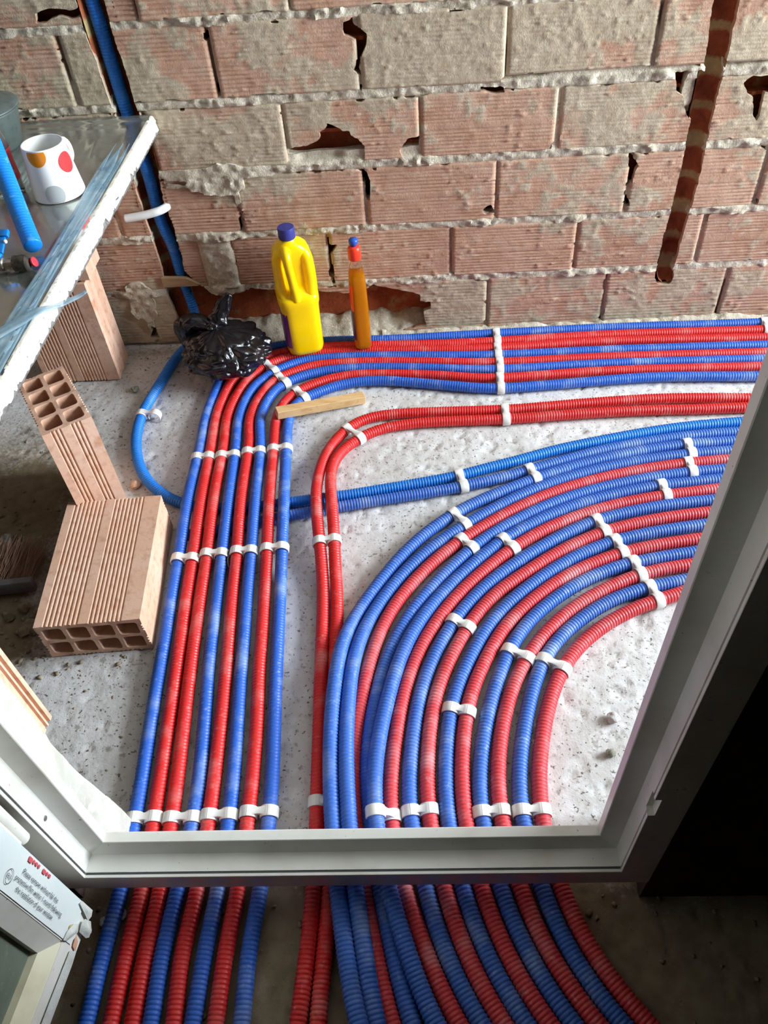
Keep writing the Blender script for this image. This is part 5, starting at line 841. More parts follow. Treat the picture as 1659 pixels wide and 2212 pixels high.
WHERE = {
    'upper': 'on the straight bundle level with the stick end', 'middle': 'across the middle of the straight bundle beside the clay block',
    'low': 'just beyond the white door sill', 'bend': 'at the bend', 'wall': 'on the run along the brick wall', 'far': 'at the far right end along the wall',
    'right': 'on the right-hand stretch', 'cross': 'on the crossing blue pipes', 'curve': 'on the tight part of the curve', 'loop': ''}
SETN = {'L': 'eight-pipe bundle', 'P': 'red pair'}
PAIRN = {'L1': 'the two left edge pipes', 'L3': 'the third and fourth pipes', 'L5': 'the fifth and sixth pipes', 'L7': 'the two right edge pipes'}


def clip_label(a, b, w):
    if a[0] == 'L':
        pn = {'L1': 'pipes one and two', 'L3': 'pipes three and four', 'L5': 'pipes five and six', 'L7': 'pipes seven and eight'}[a]
        wh = {'upper': 'beside the wooden stick', 'middle': 'beside the flat clay block', 'low': 'by the sill', 'bend': 'at its bend', 'wall': 'along the wall', 'far': 'far right'}[w]
        return 'white clip on %s of the straight bundle, %s' % (pn, wh)
    if a == 'P1':
        wh = {'right': 'on its run to the right', 'bend': 'at its bend', 'middle': 'on its straight part', 'low': 'by the door sill'}[w]
        return 'white double clip on the pair of red pipes, %s' % wh
    if w == 'loop': return 'white double clip on the azure loop, one of its rings empty'
    if w == 'cross': return 'white double clip joining the two blue crossing pipes' if a == 'B1' else 'white double clip joining a crossing blue pipe to the fan'
    i = FANS.index(a); wh = {'right': 'at its right-hand end', 'curve': 'inside the curve', 'low': 'by the sill'}[w]
    return 'white double clip on %s and %s pipes of the curved fan, %s' % (NUM[i], NUM[i + 1], wh)


for (a, b, x, y, w) in CLIPS:
    p = np.array([x, y])
    A = pipe_lines[a]; i = int(((A[:, :2] - p) ** 2).sum(1).argmin())
    tan = A[min(i + 2, len(A) - 1)] - A[max(i - 2, 0)]; tan /= np.linalg.norm(tan)
    if b:
        Bp = pipe_lines[b]
        # move along A so that the middle of the pair sits on the measured point
        j = int(((Bp[:, :2] - p) ** 2).sum(1).argmin())
        mid = (A[i] + Bp[j]) / 2
        i = int(((A - mid) ** 2).sum(1).argmin()); j = int(((Bp - mid) ** 2).sum(1).argmin())
        ta = A[min(i + 2, len(A) - 1)] - A[max(i - 2, 0)]; tb = Bp[min(j + 2, len(Bp) - 1)] - Bp[max(j - 2, 0)]
        tan = ta + tb * (1 if float(np.dot(ta, tb)) > 0 else -1)
        pa, pb = A[i], Bp[j]
    else:
        pa = A[i]; pb = pa + np.array([0.034, -0.006, 0.0])
    V, F, c = clip_geo(pa, pb, tan, rad(a) if not b else max(rad(a), rad(b)))
    if not b:
        F = F
    o = mk('pipe_clip', V, F, M_CLIP, base=(c.x, c.y, 0.0))
    o.data.set_sharp_from_angle(angle=math.radians(40))
    tag(o, clip_label(a, b, w), 'pipe clip', 'white pipe clips')

# ------------------------------------------------------------------ white door frame
door = empty('door_1', ((FXL + FXR) / 2, FY0, FZ))
tag(door, kind='structure')
# profile: u towards the opening, v away from the camera
PROF = [(-0.045, 0.0), (-0.0005, 0.0), (0.0, 0.0006), (0.0, 0.0042), (-0.0035, 0.0046), (-0.0035, 0.0075), (-0.0005, 0.008), (-0.0005, 0.028), (0.0015, 0.0325), (0.010, 0.0365), (0.022, 0.0395),
        (0.0262, 0.0405), (0.0272, 0.0415), (0.0272, 0.0550), (0.0262, 0.0565), (-0.045, 0.0565)]


def sweep_frame(name, path, mats):
    """path: list of (point, inward direction) at the mitred corners, in the plane of the door"""
    k = len(PROF); V = []
    for (x, z, ux, uz) in path:
        for (u, v) in PROF: V.append((x + ux * u, FY0 + v, z + uz * u))
    F = []
    for i in range(len(path) - 1):
        for j in range(k):
            F.append((i * k + j, i * k + (j + 1) % k, (i + 1) * k + (j + 1) % k, (i + 1) * k + j))
    F.append(tuple(range(k))); F.append(tuple((len(path) - 1) * k + j for j in range(k - 1, -1, -1)))
    bm = bmesh.new()
    vs = [bm.verts.new(v) for v in V]
    for f in F: bm.faces.new([vs[i] for i in f])
    bmesh.ops.recalc_face_normals(bm, faces=bm.faces)
    me = bpy.data.meshes.new(name); bm.to_mesh(me); bm.free()
    me.materials.append(M_PVC)
    me.polygons.foreach_set('use_smooth', [True] * len(me.polygons)); me.set_sharp_from_angle(angle=math.radians(24))
    o = link(bpy.data.objects.new(name, me), door)
    o.matrix_parent_inverse = door.matrix_world.inverted() if False else Matrix.Translation(-Vector(door.location))
    return o


ZT = 2.08
sweep_frame('door_sill', [(FXL, FZ, 1, 1), (FXR, FZ, -1, 1)], M_PVC)
sweep_frame('door_jamb', [(FXL, ZT, 1, -1), (FXL, FZ, 1, 1)], M_PVC)
zn0, zn1 = 0.322, 0.368                       # keep-plate cut-out in the right jamb
sweep_frame('door_jamb', [(FXR, FZ, -1, 1), (FXR, zn0, -1, 0)], M_PVC)
sweep_frame('door_jamb', [(FXR, zn1, -1, 0), (FXR, ZT, -1, -1)], M_PVC)
P_KEEP = PROF
PROF = [(-0.045, 0.0), (-0.0085, 0.0), (-0.0085, 0.012), (-0.0010, 0.0125)] + [p for p in PROF if p[1] >= 0.012]
sweep_frame('keep_recess', [(FXR, zn0, -1, 0), (FXR, zn1, -1, 0)], M_PVC)
PROF = P_KEEP
sweep_frame('door_head', [(FXR, ZT, -1, -1), (FXL, ZT, 1, -1)], M_PVC)


def child(o, parent):
    o.parent = parent
    o.matrix_parent_inverse = Matrix.Translation(-Vector(parent.location))
    return o


# gasket lines in the near groove
for nm, V in (('gasket', [(FXL, FY0 + 0.0062, FZ - 0.0030), (FXR, FY0 + 0.0062, FZ - 0.0030)]), ('gasket', [(FXL - 0.0030, FY0 + 0.0062, FZ), (FXL - 0.0030, FY0 + 0.0062, ZT)])):
    A, B = Vector(V[0]), Vector(V[1]); bm = bmesh.new()
    L = (B - A).length; box(bm, (A + B) / 2, (max(abs(B.x - A.x), 0.0022), 0.0026, max(abs(B.z - A.z), 0.0022)))
    child(bm_obj(nm, bm, M_GASKET, smooth=False), door)
# cross-head screws down the left jamb
M_SCREW = mat('zinc_screw', srgb(150, 152, 152), 0.4, metal=0.7)
for z in (0.289, 0.75, 1.2):
    bm = bmesh.new()
    bmesh.ops.create_cone(bm, cap_ends=True, segments=20, radius1=0.0040, radius2=0.0034, depth=0.0012, matrix=Matrix.Translation((FXL + 0.0002, 0.411, z)) @ Matrix.Rotation(math.pi / 2, 4, 'Y'))
    for r_ in (0.4, 0.4 + math.pi / 2):
        box(bm, (FXL + 0.0009, 0.411, z), (0.0004, 0.0045, 0.0009), Matrix.Rotation(r_, 3, 'X'))
    child(bm_obj('screw', bm, M_SCREW, smooth=False), door)
# hinge on the left jamb
bm = bmesh.new()
box(bm, (-0.524, 0.362, 0.400), (0.030, 0.020, 0.12), Matrix.Rotation(0.25, 3, 'Z'), 0.003)
bmesh.ops.create_cone(bm, cap_ends=True, segments=24, radius1=0.0085, radius2=0.0085, depth=0.13, matrix=Matrix.Translation((-0.512, 0.368, 0.400)))
h = child(bm_obj('hinge', bm, M_PVC, sharp=35), door)
bm = bmesh.new()
box(bm, (-0.516, 0.375, 0.385), (0.003, 0.010, 0.05), Matrix.Rotation(0.25, 3, 'Z'), 0.0005)
hs = bm_obj('hinge_slot', bm, M_GASKET, smooth=False); hs.parent = h; hs.matrix_parent_inverse = Matrix.Identity(4)

# ------------------------------------------------------------------ open door leaf, bottom left
leaf = empty('door_leaf', (-0.490, 0.345, 0.124))
tag(leaf, 'open white door leaf with printed protective film and dusty glass at bottom left', 'door')
lang = math.atan2(-0.99, -0.14)
LM = Matrix.Translation((-0.490, 0.345, 0.0)) @ Matrix.Rotation(lang, 4, 'Z')   # local x runs along the leaf away from the hinge, local y is out of its far face
# local +y after rotation points to +X side of the room (towards the opening)


def leaf_obj(name, bm, m, parent=None, smooth=False, sharp=None):
    bmesh.ops.transform(bm, matrix=Matrix.Translation((0, 0, -0.124)), verts=bm.verts)
    o = bm_obj(name, bm, m, None, smooth, sharp)
    o.parent = parent or leaf
    if parent is None:
        o.matrix_local = Matrix.Rotation(lang, 4, 'Z')
    return o


YN = 1.0   # outward side in local y
LW, LT = 0.70, 0.060
M_FILM = mat('printed_film', srgb(226, 234, 232), 0.3, spec=0.5, layers=[(9, srgb(216, 227, 227), 0.45, 0.7)], bump=[(30, 0.12, 0.004), (14, 0.1, 0.01, (1, 1, 6))])
M_FILM_TORN = mat('torn_film', srgb(206, 210, 204), 0.35, layers=[(30, srgb(186, 188, 180), 0.5, 0.7)], bump=[(45, 0.4, 0.006)])
M_INK = mat('dark_ink', srgb(52, 58, 62), 0.5)
M_REDINK = mat('red_ink', srgb(216, 92, 98), 0.5)
M_CREAM = mat('cream_bead', srgb(220, 214, 186), 0.35, layers=[(20, srgb(204, 196, 166), 0.5, 0.75)])
M_GLUE = mat('glue_residue', srgb(182, 158, 104), 0.5, layers=[(40, srgb(206, 194, 160), 0.5, 0.7)])
M_PANE = mat('dusty_pane', srgb(132, 142, 128), 0.12, spec=0.6, trans=0.40, ior=1.05, layers=[(60, srgb(172, 178, 166), 0.60, 0.72), (10, srgb(116, 126, 110), 0.45, 0.7)])


def lprism(bm, pts_xz, y0, y1):
    a = [bm.verts.new((x, y0, z)) for x, z in pts_xz]; b = [bm.verts.new((x, y1, z)) for x, z in pts_xz]
    n = len(a)
    bm.faces.new(a); bm.faces.new(b[::-1])
    for i in range(n): bm.faces.new((a[i], a[(i + 1) % n], b[(i + 1) % n], b[i]))


LZ0, LZ1 = 0.124, 2.06
SW = 0.054        # stile and rail face width
for nm, pts in (('stile', [(0.0, LZ0 + 0.006), (0.004, LZ0), (SW, LZ0 + SW), (SW, LZ1 - SW), (0, LZ1)]), ('stile', [(LW, LZ0), (LW, LZ1), (LW - SW, LZ1 - SW), (LW - SW, LZ0 + SW)]),
                ('bottom_rail', [(0.004, LZ0), (LW, LZ0), (LW - SW, LZ0 + SW), (SW, LZ0 + SW)]), ('top_rail', [(0, LZ1), (SW, LZ1 - SW), (LW - SW, LZ1 - SW), (LW, LZ1)])):
    bm = bmesh.new(); lprism(bm, pts, -LT, 0.0)
    leaf_obj(nm, bm, M_PVC)
# sloping glazing beads
bz = 0.022
for nm, q in (('glazing_bead', [(SW, LZ0 + SW), (SW, LZ1 - SW), (SW + bz, LZ1 - SW - bz), (SW + bz, LZ0 + SW + bz)]),
              ('glazing_bead', [(SW, LZ0 + SW), (SW + bz, LZ0 + SW + bz), (LW - SW - bz, LZ0 + SW + bz), (LW - SW, LZ0 + SW)]),
              ('glazing_bead', [(LW - SW, LZ0 + SW), (LW - SW - bz, LZ0 + SW + bz), (LW - SW - bz, LZ1 - SW - bz), (LW - SW, LZ1 - SW)]),
              ('glazing_bead', [(SW, LZ1 - SW), (LW - SW, LZ1 - SW), (LW - SW - bz, LZ1 - SW - bz), (SW + bz, LZ1 - SW - bz)])):
    bm = bmesh.new()
    ys_ = [-0.001, -0.001, -0.016, -0.016] if q[1][0] == SW else None
    outer = [p for p in q if (abs(p[0] - SW) < 1e-6 or abs(p[0] - LW + SW) < 1e-6) and (abs(p[1] - LZ0 - SW) < 1e-6 or abs(p[1] - LZ1 + SW) < 1e-6)]
    f = [bm.verts.new((x, -0.0005 if (x, z) in outer else -0.016, z)) for x, z in q]
    b_ = [bm.verts.new((x, -0.030, z)) for x, z in q]
    bm.faces.new(f); bm.faces.new(b_[::-1])
    for i in range(4): bm.faces.new((f[i], f[(i + 1) % 4], b_[(i + 1) % 4], b_[i]))
    leaf_obj(nm, bm, M_CREAM if q[1][1] < 0.3 else M_PVC)
bm = bmesh.new(); lprism(bm, [(SW, LZ0 + SW), (LW - SW, LZ0 + SW), (LW - SW, LZ1 - SW), (SW, LZ1 - SW)], -0.034, -0.026)
leaf_obj('glass_pane', bm, M_PANE)
# protective film on the stile, its foot torn
nxf, nzf = 12, 70
xs_ = np.linspace(0.0008, SW - 0.002, nxf); zs_ = np.linspace(0.150, 0.75, nzf)
bm = bmesh.new(); g = []
for z in zs_:
    row = []
    for x in xs_:
        zz_ = z
        if z == zs_[0]: zz_ = 0.150 + 0.014 * float(vnoise(x * 160, 3.1, 5)) - 0.01 * (x / SW)
        y = 0.0010 + 0.0010 * float(fbm(np.array(x * 30), np.array(z * 9), 3, 8))
        row.append(bm.verts.new((x, y, zz_)))
    g.append(row)
for i in range(nzf - 1):
    for j in range(nxf - 1): bm.faces.new((g[i][j], g[i][j + 1], g[i + 1][j + 1], g[i + 1][j]))
film = leaf_obj('protective_film', bm, M_FILM, smooth=True)


def flap(pts, depth=0.004, seed=1, name='film_flap', m=None):
    """a torn, curled scrap of film; pts in leaf x, z"""
    bm = bmesh.new()
    c = np.mean(pts, 0); rings = []
    for s in (0.0, 0.35, 0.7, 1.0):
        ring = []
        for i, (x, z) in enumerate(pts):
            px, pz = c[0] + (x - c[0]) * s, c[1] + (z - c[1]) * s
            y = 0.002 + depth * (1 - s) + depth * 0.9 * float(fbm(np.array(px * 120), np.array(pz * 120), 2, seed))
            ring.append((px, y, pz))
        rings.append(ring)
    n = len(pts)
    cv = bm.verts.new(rings[0][0]); R_ = [[bm.verts.new(p) for p in r] for r in rings[1:]]
    for i in range(n): bm.faces.new((cv, R_[0][i], R_[0][(i + 1) % n]))
    for a_, b_ in zip(R_[:-1], R_[1:]):
        for i in range(n): bm.faces.new((a_[i], b_[i], b_[(i + 1) % n], a_[(i + 1) % n]))
    return leaf_obj(name, bm, m or M_FILM_TORN, smooth=True)


flap([(0.001, 0.170), (0.001, 0.128), (0.008, 0.124), (0.016, 0.130), (0.012, 0.150), (0.006, 0.176)], 0.003, 2)
flap([(0.018, 0.150), (0.014, 0.122), (0.022, 0.108), (0.032, 0.112), (0.036, 0.124), (0.034, 0.146), (0.026, 0.156)], 0.007, 3)
flap([(0.030, 0.168), (0.026, 0.154), (0.036, 0.150), (0.052, 0.172), (0.054, 0.182), (0.042, 0.180)], 0.003, 4)
flap([(0.058, 0.150), (0.055, 0.130), (0.070, 0.128), (0.14, 0.130), (0.20, 0.134), (0.20, 0.158), (0.12, 0.154)], 0.0015, 6, 'film_strip')
flap([(0.038, 0.150), (0.044, 0.136), (0.056, 0.132), (0.052, 0.146)], 0.001, 7, 'clay_smudge', mat('clay_smudge', srgb(206, 158, 130), 0.7))
for (x, z, a, b) in ((0.036, 0.168, 0.006, 0.011), (0.075, 0.142, 0.016, 0.005), (0.105, 0.142, 0.010, 0.004), (0.135, 0.143, 0.012, 0.006)):
    pts = [(x + a * math.cos(t) * (0.8 + 0.4 * random.random()), z + b * math.sin(t) * (0.8 + 0.4 * random.random())) for t in np.linspace(0, 2 * math.pi, 12, endpoint=False)]
    flap(pts, 0.0006, 9, 'glue_mark', M_GLUE)


def text_mesh(body, size, name, m, x, z, rot, parent, ext=0.00015, cx=1.0):
    """flat print on the leaf face: origin x, z; rot turns the reading direction in the face"""
    cu = bpy.data.curves.new(name, 'FONT'); cu.body = body; cu.size = size; cu.extrude = ext
    to = bpy.data.objects.new(name, cu); COL.objects.link(to)
    dg = bpy.context.evaluated_depsgraph_get(); dg.update()
    me = bpy.data.meshes.new_from_object(to.evaluated_get(dg))
    bpy.data.objects.remove(to)
    me.materials.clear(); me.materials.append(m)
    # text x -> reading direction; text y -> up direction of the letters; text normal -> leaf +y
    c, s = math.cos(rot), math.sin(rot)
    for v in me.vertices:
        tx, ty, tz = v.co.x * cx, v.co.y, v.co.z
        # seen from outside (+y), local x runs to the left, so mirror it
        v.co = Vector((x + (-(tx * c - ty * s)), 0.0030 + tz, z + (tx * s + ty * c) - 0.124))
    o = bpy.data.objects.new(name, me); COL.objects.link(o)
    o.parent = parent
    return o


READ = math.radians(-90)      # lines run down the stile
for body, x, z in (('Please remove without fail this', 0.0245, 0.352), ('protective film within 1 month following', 0.0345, 0.364), ('the installation of your window.', 0.0440, 0.352)):
    text_mesh(body, 0.0092, 'printed_line', M_INK, x, z, READ, film, ext=0.0, cx=1.0)
text_mesh('EN', 0.0080, 'printed_letters', M_INK, 0.0388, 0.3835, READ, film, ext=0.0)
bm = bmesh.new()
n = 40
for rr in (0,):
    ro = [bm.verts.new((0.036 + 0.0085 * math.cos(t), 0.0031, 0.378 + 0.0085 * math.sin(t))) for t in np.linspace(0, 2 * math.pi, n, endpoint=False)]
    ri = [bm.verts.new((0.036 + 0.0077 * math.cos(t), 0.0031, 0.378 + 0.0077 * math.sin(t))) for t in np.linspace(0, 2 * math.pi, n, endpoint=False)]
    for i in range(n): bm.faces.new((ro[i], ro[(i + 1) % n], ri[(i + 1) % n], ri[i]))
leaf_obj('printed_ring', bm, M_INK, film)
bm = bmesh.new()
for z0_, z1_, w_ in ((0.352, 0.342, 0.0055), (0.3395, 0.3345, 0.0042), (0.332, 0.326, 0.0038), (0.3235, 0.3185, 0.0038), (0.308, 0.299, 0.0048), (0.2965, 0.2915, 0.0038), (0.289, 0.283, 0.0040)):
    lprism(bm, [(0.0040, z0_), (0.0040 + w_, z0_ - 0.001), (0.0042 + w_, z1_), (0.0040, z1_)], 0.0026, 0.0030)
leaf_obj('red_print', bm, M_REDINK, film)

# ------------------------------------------------------------------ hollow clay blocks
def ridge_line(p0, p1, n_out, pattern):
    """points along one side of the block section; pattern = list of (start, end, count) groups of ridges, in metres"""
    p0, p1, n_out = Vector(p0), Vector(p1), Vector(n_out)
    d = (p1 - p0).normalized(); pts = [p0]
    for (a, b, c) in pattern:
        w = (b - a) / c
        for i in range(c):
            s = a + i * w
            pts += [p0 + d * (s + 0.05 * w), p0 + d * (s + 0.28 * w) - n_out * 0.0026, p0 + d * (s + 0.50 * w) - n_out * 0.0026, p0 + d * (s + 0.72 * w)]
    return pts


def block_mesh(name, Lz=0.30, Wx=0.20, Wy=0.10, chips=1):
    """axis along z, 4 x 2 cells, wide faces ridged"""
    hx, hy = Wx / 2, Wy / 2
    wide = [(0.016, 0.086, 8), (0.102, 0.168, 8)] if Wx > 0.19 else [(0.016, 0.08, 7), (0.1, 0.16, 7)]
    nar = [(0.016, 0.040, 3), (0.056, 0.080, 3)]
    outer = []
    outer += ridge_line((-hx, -hy), (hx, -hy), (0, -1), wide)
    outer += ridge_line((hx, -hy), (hx, hy), (1, 0), nar)
    outer += ridge_line((hx, hy), (-hx, hy), (0, 1), wide)
    outer += ridge_line((-hx, hy), (-hx, -hy), (-1, 0), nar)
    cells = []
    wall, web = 0.0095, 0.008
    cw = (Wx - 2 * wall - 3 * web) / 4; ch = (Wy - 2 * wall - web) / 2
    for i in range(4):
        for j in range(2):
            x0 = -hx + wall + i * (cw + web); y0 = -hy + wall + j * (ch + web)
            r_ = 0.006
            pts = []
            for (cx, cy, a0) in ((x0 + cw - r_, y0 + ch - r_, 0), (x0 + r_, y0 + ch - r_, 90), (x0 + r_, y0 + r_, 180), (x0 + cw - r_, y0 + r_, 270)):
                for t in (0, 45, 90):
                    a = math.radians(a0 + t); pts.append(Vector((cx + r_ * math.cos(a), cy + r_ * math.sin(a))))
            cells.append(pts)
    bm = bmesh.new()
    loops = [outer] + cells
    zs_ = [0, 0.006, Lz * 0.33, Lz * 0.66, Lz - 0.006, Lz]
    rows = []
    for z in zs_:
        lay = []
        for li, lp in enumerate(loops):
            lay.append([bm.verts.new((p.x, p.y, z)) for p in lp])
        rows.append(lay)
    for a_, b_ in zip(rows[:-1], rows[1:]):
        for la, lb in zip(a_, b_):
            n = len(la)
            for i in range(n): bm.faces.new((la[i], la[(i + 1) % n], lb[(i + 1) % n], lb[i]))
    for lay in (rows[0], rows[-1]):
        es = []
        for lp in lay:
            n = len(lp)
            for i in range(n):
                e = bm.edges.get((lp[i], lp[(i + 1) % n]))
                es.append(e)
        bmesh.ops.triangle_fill(bm, use_beauty=True, use_dissolve=False, edges=es)
    bmesh.ops.remove_doubles(bm, verts=bm.verts, dist=1e-5)
    bmesh.ops.recalc_face_normals(bm, faces=bm.faces)
    # slightly ragged saw-cut ends
    for v in bm.verts:
        if v.co.z < 0.001 or v.co.z > Lz - 0.001:
            s = 1 if v.co.z < 0.001 else -1
            v.co.z += s * 0.0028 * (0.5 + 0.5 * mnoise.noise((v.co.x * 90, v.co.y * 90, chips * 7.3 + v.co.z * 9)))
    me = bpy.data.meshes.new(name); bm.to_mesh(me); bm.free()
    me.materials.append(M_CLAY)
    me.polygons.foreach_set('use_smooth', [True] * len(me.polygons)); me.set_sharp_from_angle(angle=math.radians(30))
    return me


def block(lab, M, chips, Lz=0.30):
    o = link(bpy.data.objects.new('hollow_block', block_mesh('hollow_block', Lz, chips=chips)))
    o.matrix_world = M
    return tag(o, lab, 'clay block', 'loose hollow clay blocks')


# lying flat: axis along the floor
ang = math.atan2(1.180 - 0.849, -0.765 + 0.742)
# local z -> along floor (far end to near end), local x -> across, local y -> up
def basis(xv, yv, zv, o): return Matrix(((xv[0], yv[0], zv[0], o[0]), (xv[1], yv[1], zv[1], o[1]), (xv[2], yv[2], zv[2], o[2]), (0, 0, 0, 1)))
ax_ = Vector((-0.022, 0.327, 0)).normalized()          # near -> far
sx_ = Vector((ax_.y, -ax_.x, 0))
nearc = Vector((-0.638, 0.850, 0.051))
block('hollow clay block lying flat beside the pipe bundle, open cells facing the door', basis(sx_, Vector((0, 0, 1)).cross(Vector((0, 0, 0))) + Vector((0, 0, 1)), ax_, nearc) if False else basis(-sx_, Vector((0, 0, 1)), ax_, nearc), 1, 0.322)
# standing on end with its cells open to the top
c4 = [Vector((-0.833, 1.320)), Vector((-0.761, 1.372)), Vector((-0.658, 1.207)), Vector((-0.743, 1.172))]
cen = sum(c4, Vector((0, 0))) / 4
lx = (c4[2] - c4[1]).normalized()
block('hollow clay block standing on end, open cells on top, behind the flat block', basis(Vector((lx.x, lx.y, 0)), Vector((-lx.y, lx.x, 0)), Vector((0, 0, 1)), Vector((cen.x, cen.y, 0.001))), 2, 0.299)
# the pillar of two blocks that carries the sink
px_, py_ = Vector((1, 0.004, 0)), Vector((-0.004, 1, 0))
block('hollow clay block standing on the floor as lower half of the sink support', basis(px_, py_, Vector((0, 0, 1)), Vector((-0.902, 1.757, 0.001))), 3, 0.293)
block('hollow clay block directly under the sink worktop, upper half of the support', basis(px_, py_, Vector((0, 0, 1)), Vector((-0.888, 1.765, 0.296))), 4, 0.284)

# ------------------------------------------------------------------ sink worktop
ZT_ = 0.612
ex = lambda y: -0.573 - 0.0366 * (1.86 - y)       # right-hand edge line
sink = empty('sink_worktop', (-0.95, 1.30, 0.580))
tag(sink, 'steel sink worktop with crumbling white edge resting on clay blocks', 'sink worktop')
M_STEEL = mat('filmed_steel', srgb(200, 204, 200), 0.16, metal=0.85, layers=[(7, srgb(176, 180, 174), 0.42, 0.66)], bump=[(9, 0.10, 0.01), (45, 0.06, 0.004)], rough_var=(14, 0.10, 0.32))
M_EDGE = mat('crumbling_white_edge', srgb(240, 238, 226), 0.8, spec=0.3, layers=[(18, srgb(226, 220, 196), 0.5, 0.7), (34, srgb(74, 74, 78), 0.665, 0.70, 3, (1, 0.55, 2.2)), (120, srgb(120, 116, 110), 0.68, 0.74, 2)], bump=[(80, 0.5, 0.004)])
M_CHIP = mat('grey_chipboard', srgb(128, 124, 120), 0.9, layers=[(80, srgb(96, 92, 90), 0.45, 0.7)], bump=[(150, 0.5, 0.003)])
M_TAPE = mat('blue_tape', srgb(150, 184, 202), 0.25, spec=0.5, alpha=0.50, layers=[(30, srgb(184, 206, 214), 0.5, 0.7), (16, srgb(112, 150, 174), 0.55, 0.75)], bump=[(50, 0.3, 0.004)])
M_CLEARFILM = mat('clear_film', srgb(200, 206, 204), 0.12, spec=0.6, alpha=0.22, bump=[(40, 0.5, 0.005)])
YS0, YS1, XS0 = 0.70, 1.853, -1.30
ny, nxs = 220, 110
yy = np.linspace(YS0, YS1, ny)
V = []; uu = np.linspace(0, 1, nxs)
for y in yy:
    xe = ex(y) - 0.004
    X_ = XS0 + (xe - XS0) * uu
    d_ = xe - X_
    z = np.full(nxs, ZT_)
    z -= 0.0030 * sstep(0.040, 0.052, d_) * sstep(YS1 - 0.03, YS1 - 0.045, y)                       # sunk draining board inside the rim
    g_ = np.maximum(0, np.sin(d_ * math.pi * 2 / 0.022)) ** 4
    z += 0.0022 * g_ * sstep(0.07, 0.09, d_) * sstep(1.40, 1.56, y) * sstep(1.80, 1.74, y)           # drainer ribs
    z += 0.0050 * sstep(YS1 - 0.024, YS1 - 0.016, y) - 0.0 * d_                                         # upstand against the wall
    z += 0.0012 * (fbm(X_ * 14, X_ * 0 + y * 14, 3, 12) - 0.5)
    V += [(a_, y, b_) for a_, b_ in zip(X_, z)]
V = np.array(V)
idx = np.arange(ny * nxs).reshape(ny, nxs)
F = np.stack([idx[:-1, :-1], idx[:-1, 1:], idx[1:, 1:], idx[1:, :-1]], -1).reshape(-1, 4)
child(mk('steel_top', V, F, M_STEEL), sink)
# chipboard core
bm = bmesh.new()
a_ = [(XS0, YS0, 0), (ex(YS0) - 0.012, YS0, 0), (ex(YS1) - 0.012, YS1, 0), (XS0, YS1, 0)]
lo_ = [bm.verts.new((x, y, 0.583)) for x, y, _ in a_]; hi_ = [bm.verts.new((x, y, 0.6085)) for x, y, _ in a_]
bm.faces.new(lo_[::-1]); bm.faces.new(hi_)
for i in range(4): bm.faces.new((lo_[i], lo_[(i + 1) % 4], hi_[(i + 1) % 4], hi_[i]))
child(bm_obj('chipboard_core', bm, M_CHIP, smooth=False), sink)
# ragged white edge band
n = 420; yy = np.linspace(YS0, YS1 + 0.002, n); V = []
jag = fbm(yy * 60, yy * 0 + 2, 3, 14); jag2 = fbm(yy * 130, yy * 0 + 7, 2, 15); bul = fbm(yy * 22, yy * 0 + 5, 3, 16)
for i, y in enumerate(yy):
    x = ex(y); b = 0.003 * (bul[i] - 0.5); zb = 0.5830 + 0.013 * sstep(0.45, 0.85, jag[i]) + 0.005 * (jag2[i] - 0.5); c_ = 0.0030 * sstep(0.55, 0.75, fbm(np.array(y * 34), np.array(8.0), 2, 18))
    V += [(x - 0.009, y, ZT_ + 0.0012), (x - 0.002 - c_, y, ZT_ + 0.0018 + 0.0012 * (jag2[i] - .5)), (x + 0.001 + b * .4 - c_, y, ZT_ + 0.0002), (x + 0.002 + b, y, ZT_ - 0.010), (x + 0.002 + b - 0.5 * c_, y, 0.598), (x + 0.003 + b + 0.002 * jag2[i], y, zb), (x - 0.012, y, zb)]
k = 7; F = []
for i in range(n - 1):
    for j in range(k): F.append((i * k + j, i * k + (j + 1) % k, (i + 1) * k + (j + 1) % k, (i + 1) * k + j))
F += [tuple(range(k))[::-1], tuple((n - 1) * k + j for j in range(k))]
o = child(mk('edge_band', V, F, M_EDGE), sink); o.data.set_sharp_from_angle(angle=math.radians(35))
# grey strip that shows below the band
V = []
for i, y in enumerate(yy):
    x = ex(y) + 0.0005; zb = 0.5775 + 0.004 * (jag[i] - 0.5)
    V += [(x, y, 0.592), (x + 0.002, y, zb), (x - 0.02, y, zb), (x - 0.02, y, 0.592)]
F = []
for i in range(n - 1):
    for j in range(4): F.append((i * 4 + j, i * 4 + (j + 1) % 4, (i + 1) * 4 + (j + 1) % 4, (i + 1) * 4 + j))
child(mk('edge_lining', V, F, M_CHIP), sink)


def ribbon(name, C, wv, th, m, parent, wob=0.002, seed=3):
    """flat strip along points C, half width vectors wv"""
    n = len(C); V = []
    for i in range(n):
        c, w_ = Vector(C[i]), Vector(wv[i])
        for s in (-1, -0.4, 0.3, 1):
            p = c + w_ * s
            V.append((p.x, p.y, p.z + th + wob * (float(fbm(np.array(p.x * 60), np.array(p.y * 60), 2, seed)) - 0.3)))
        V.append(tuple(c + w_)); V.append(tuple(c - w_))
    F = []
    for i in range(n - 1):
        for j in range(6): F.append((i * 6 + j, i * 6 + (j + 1) % 6, (i + 1) * 6 + (j + 1) % 6, (i + 1) * 6 + j))
    F += [tuple(range(6))[::-1], tuple((n - 1) * 6 + j for j in range(6))]
    return child(mk(name, V, F, m), parent)


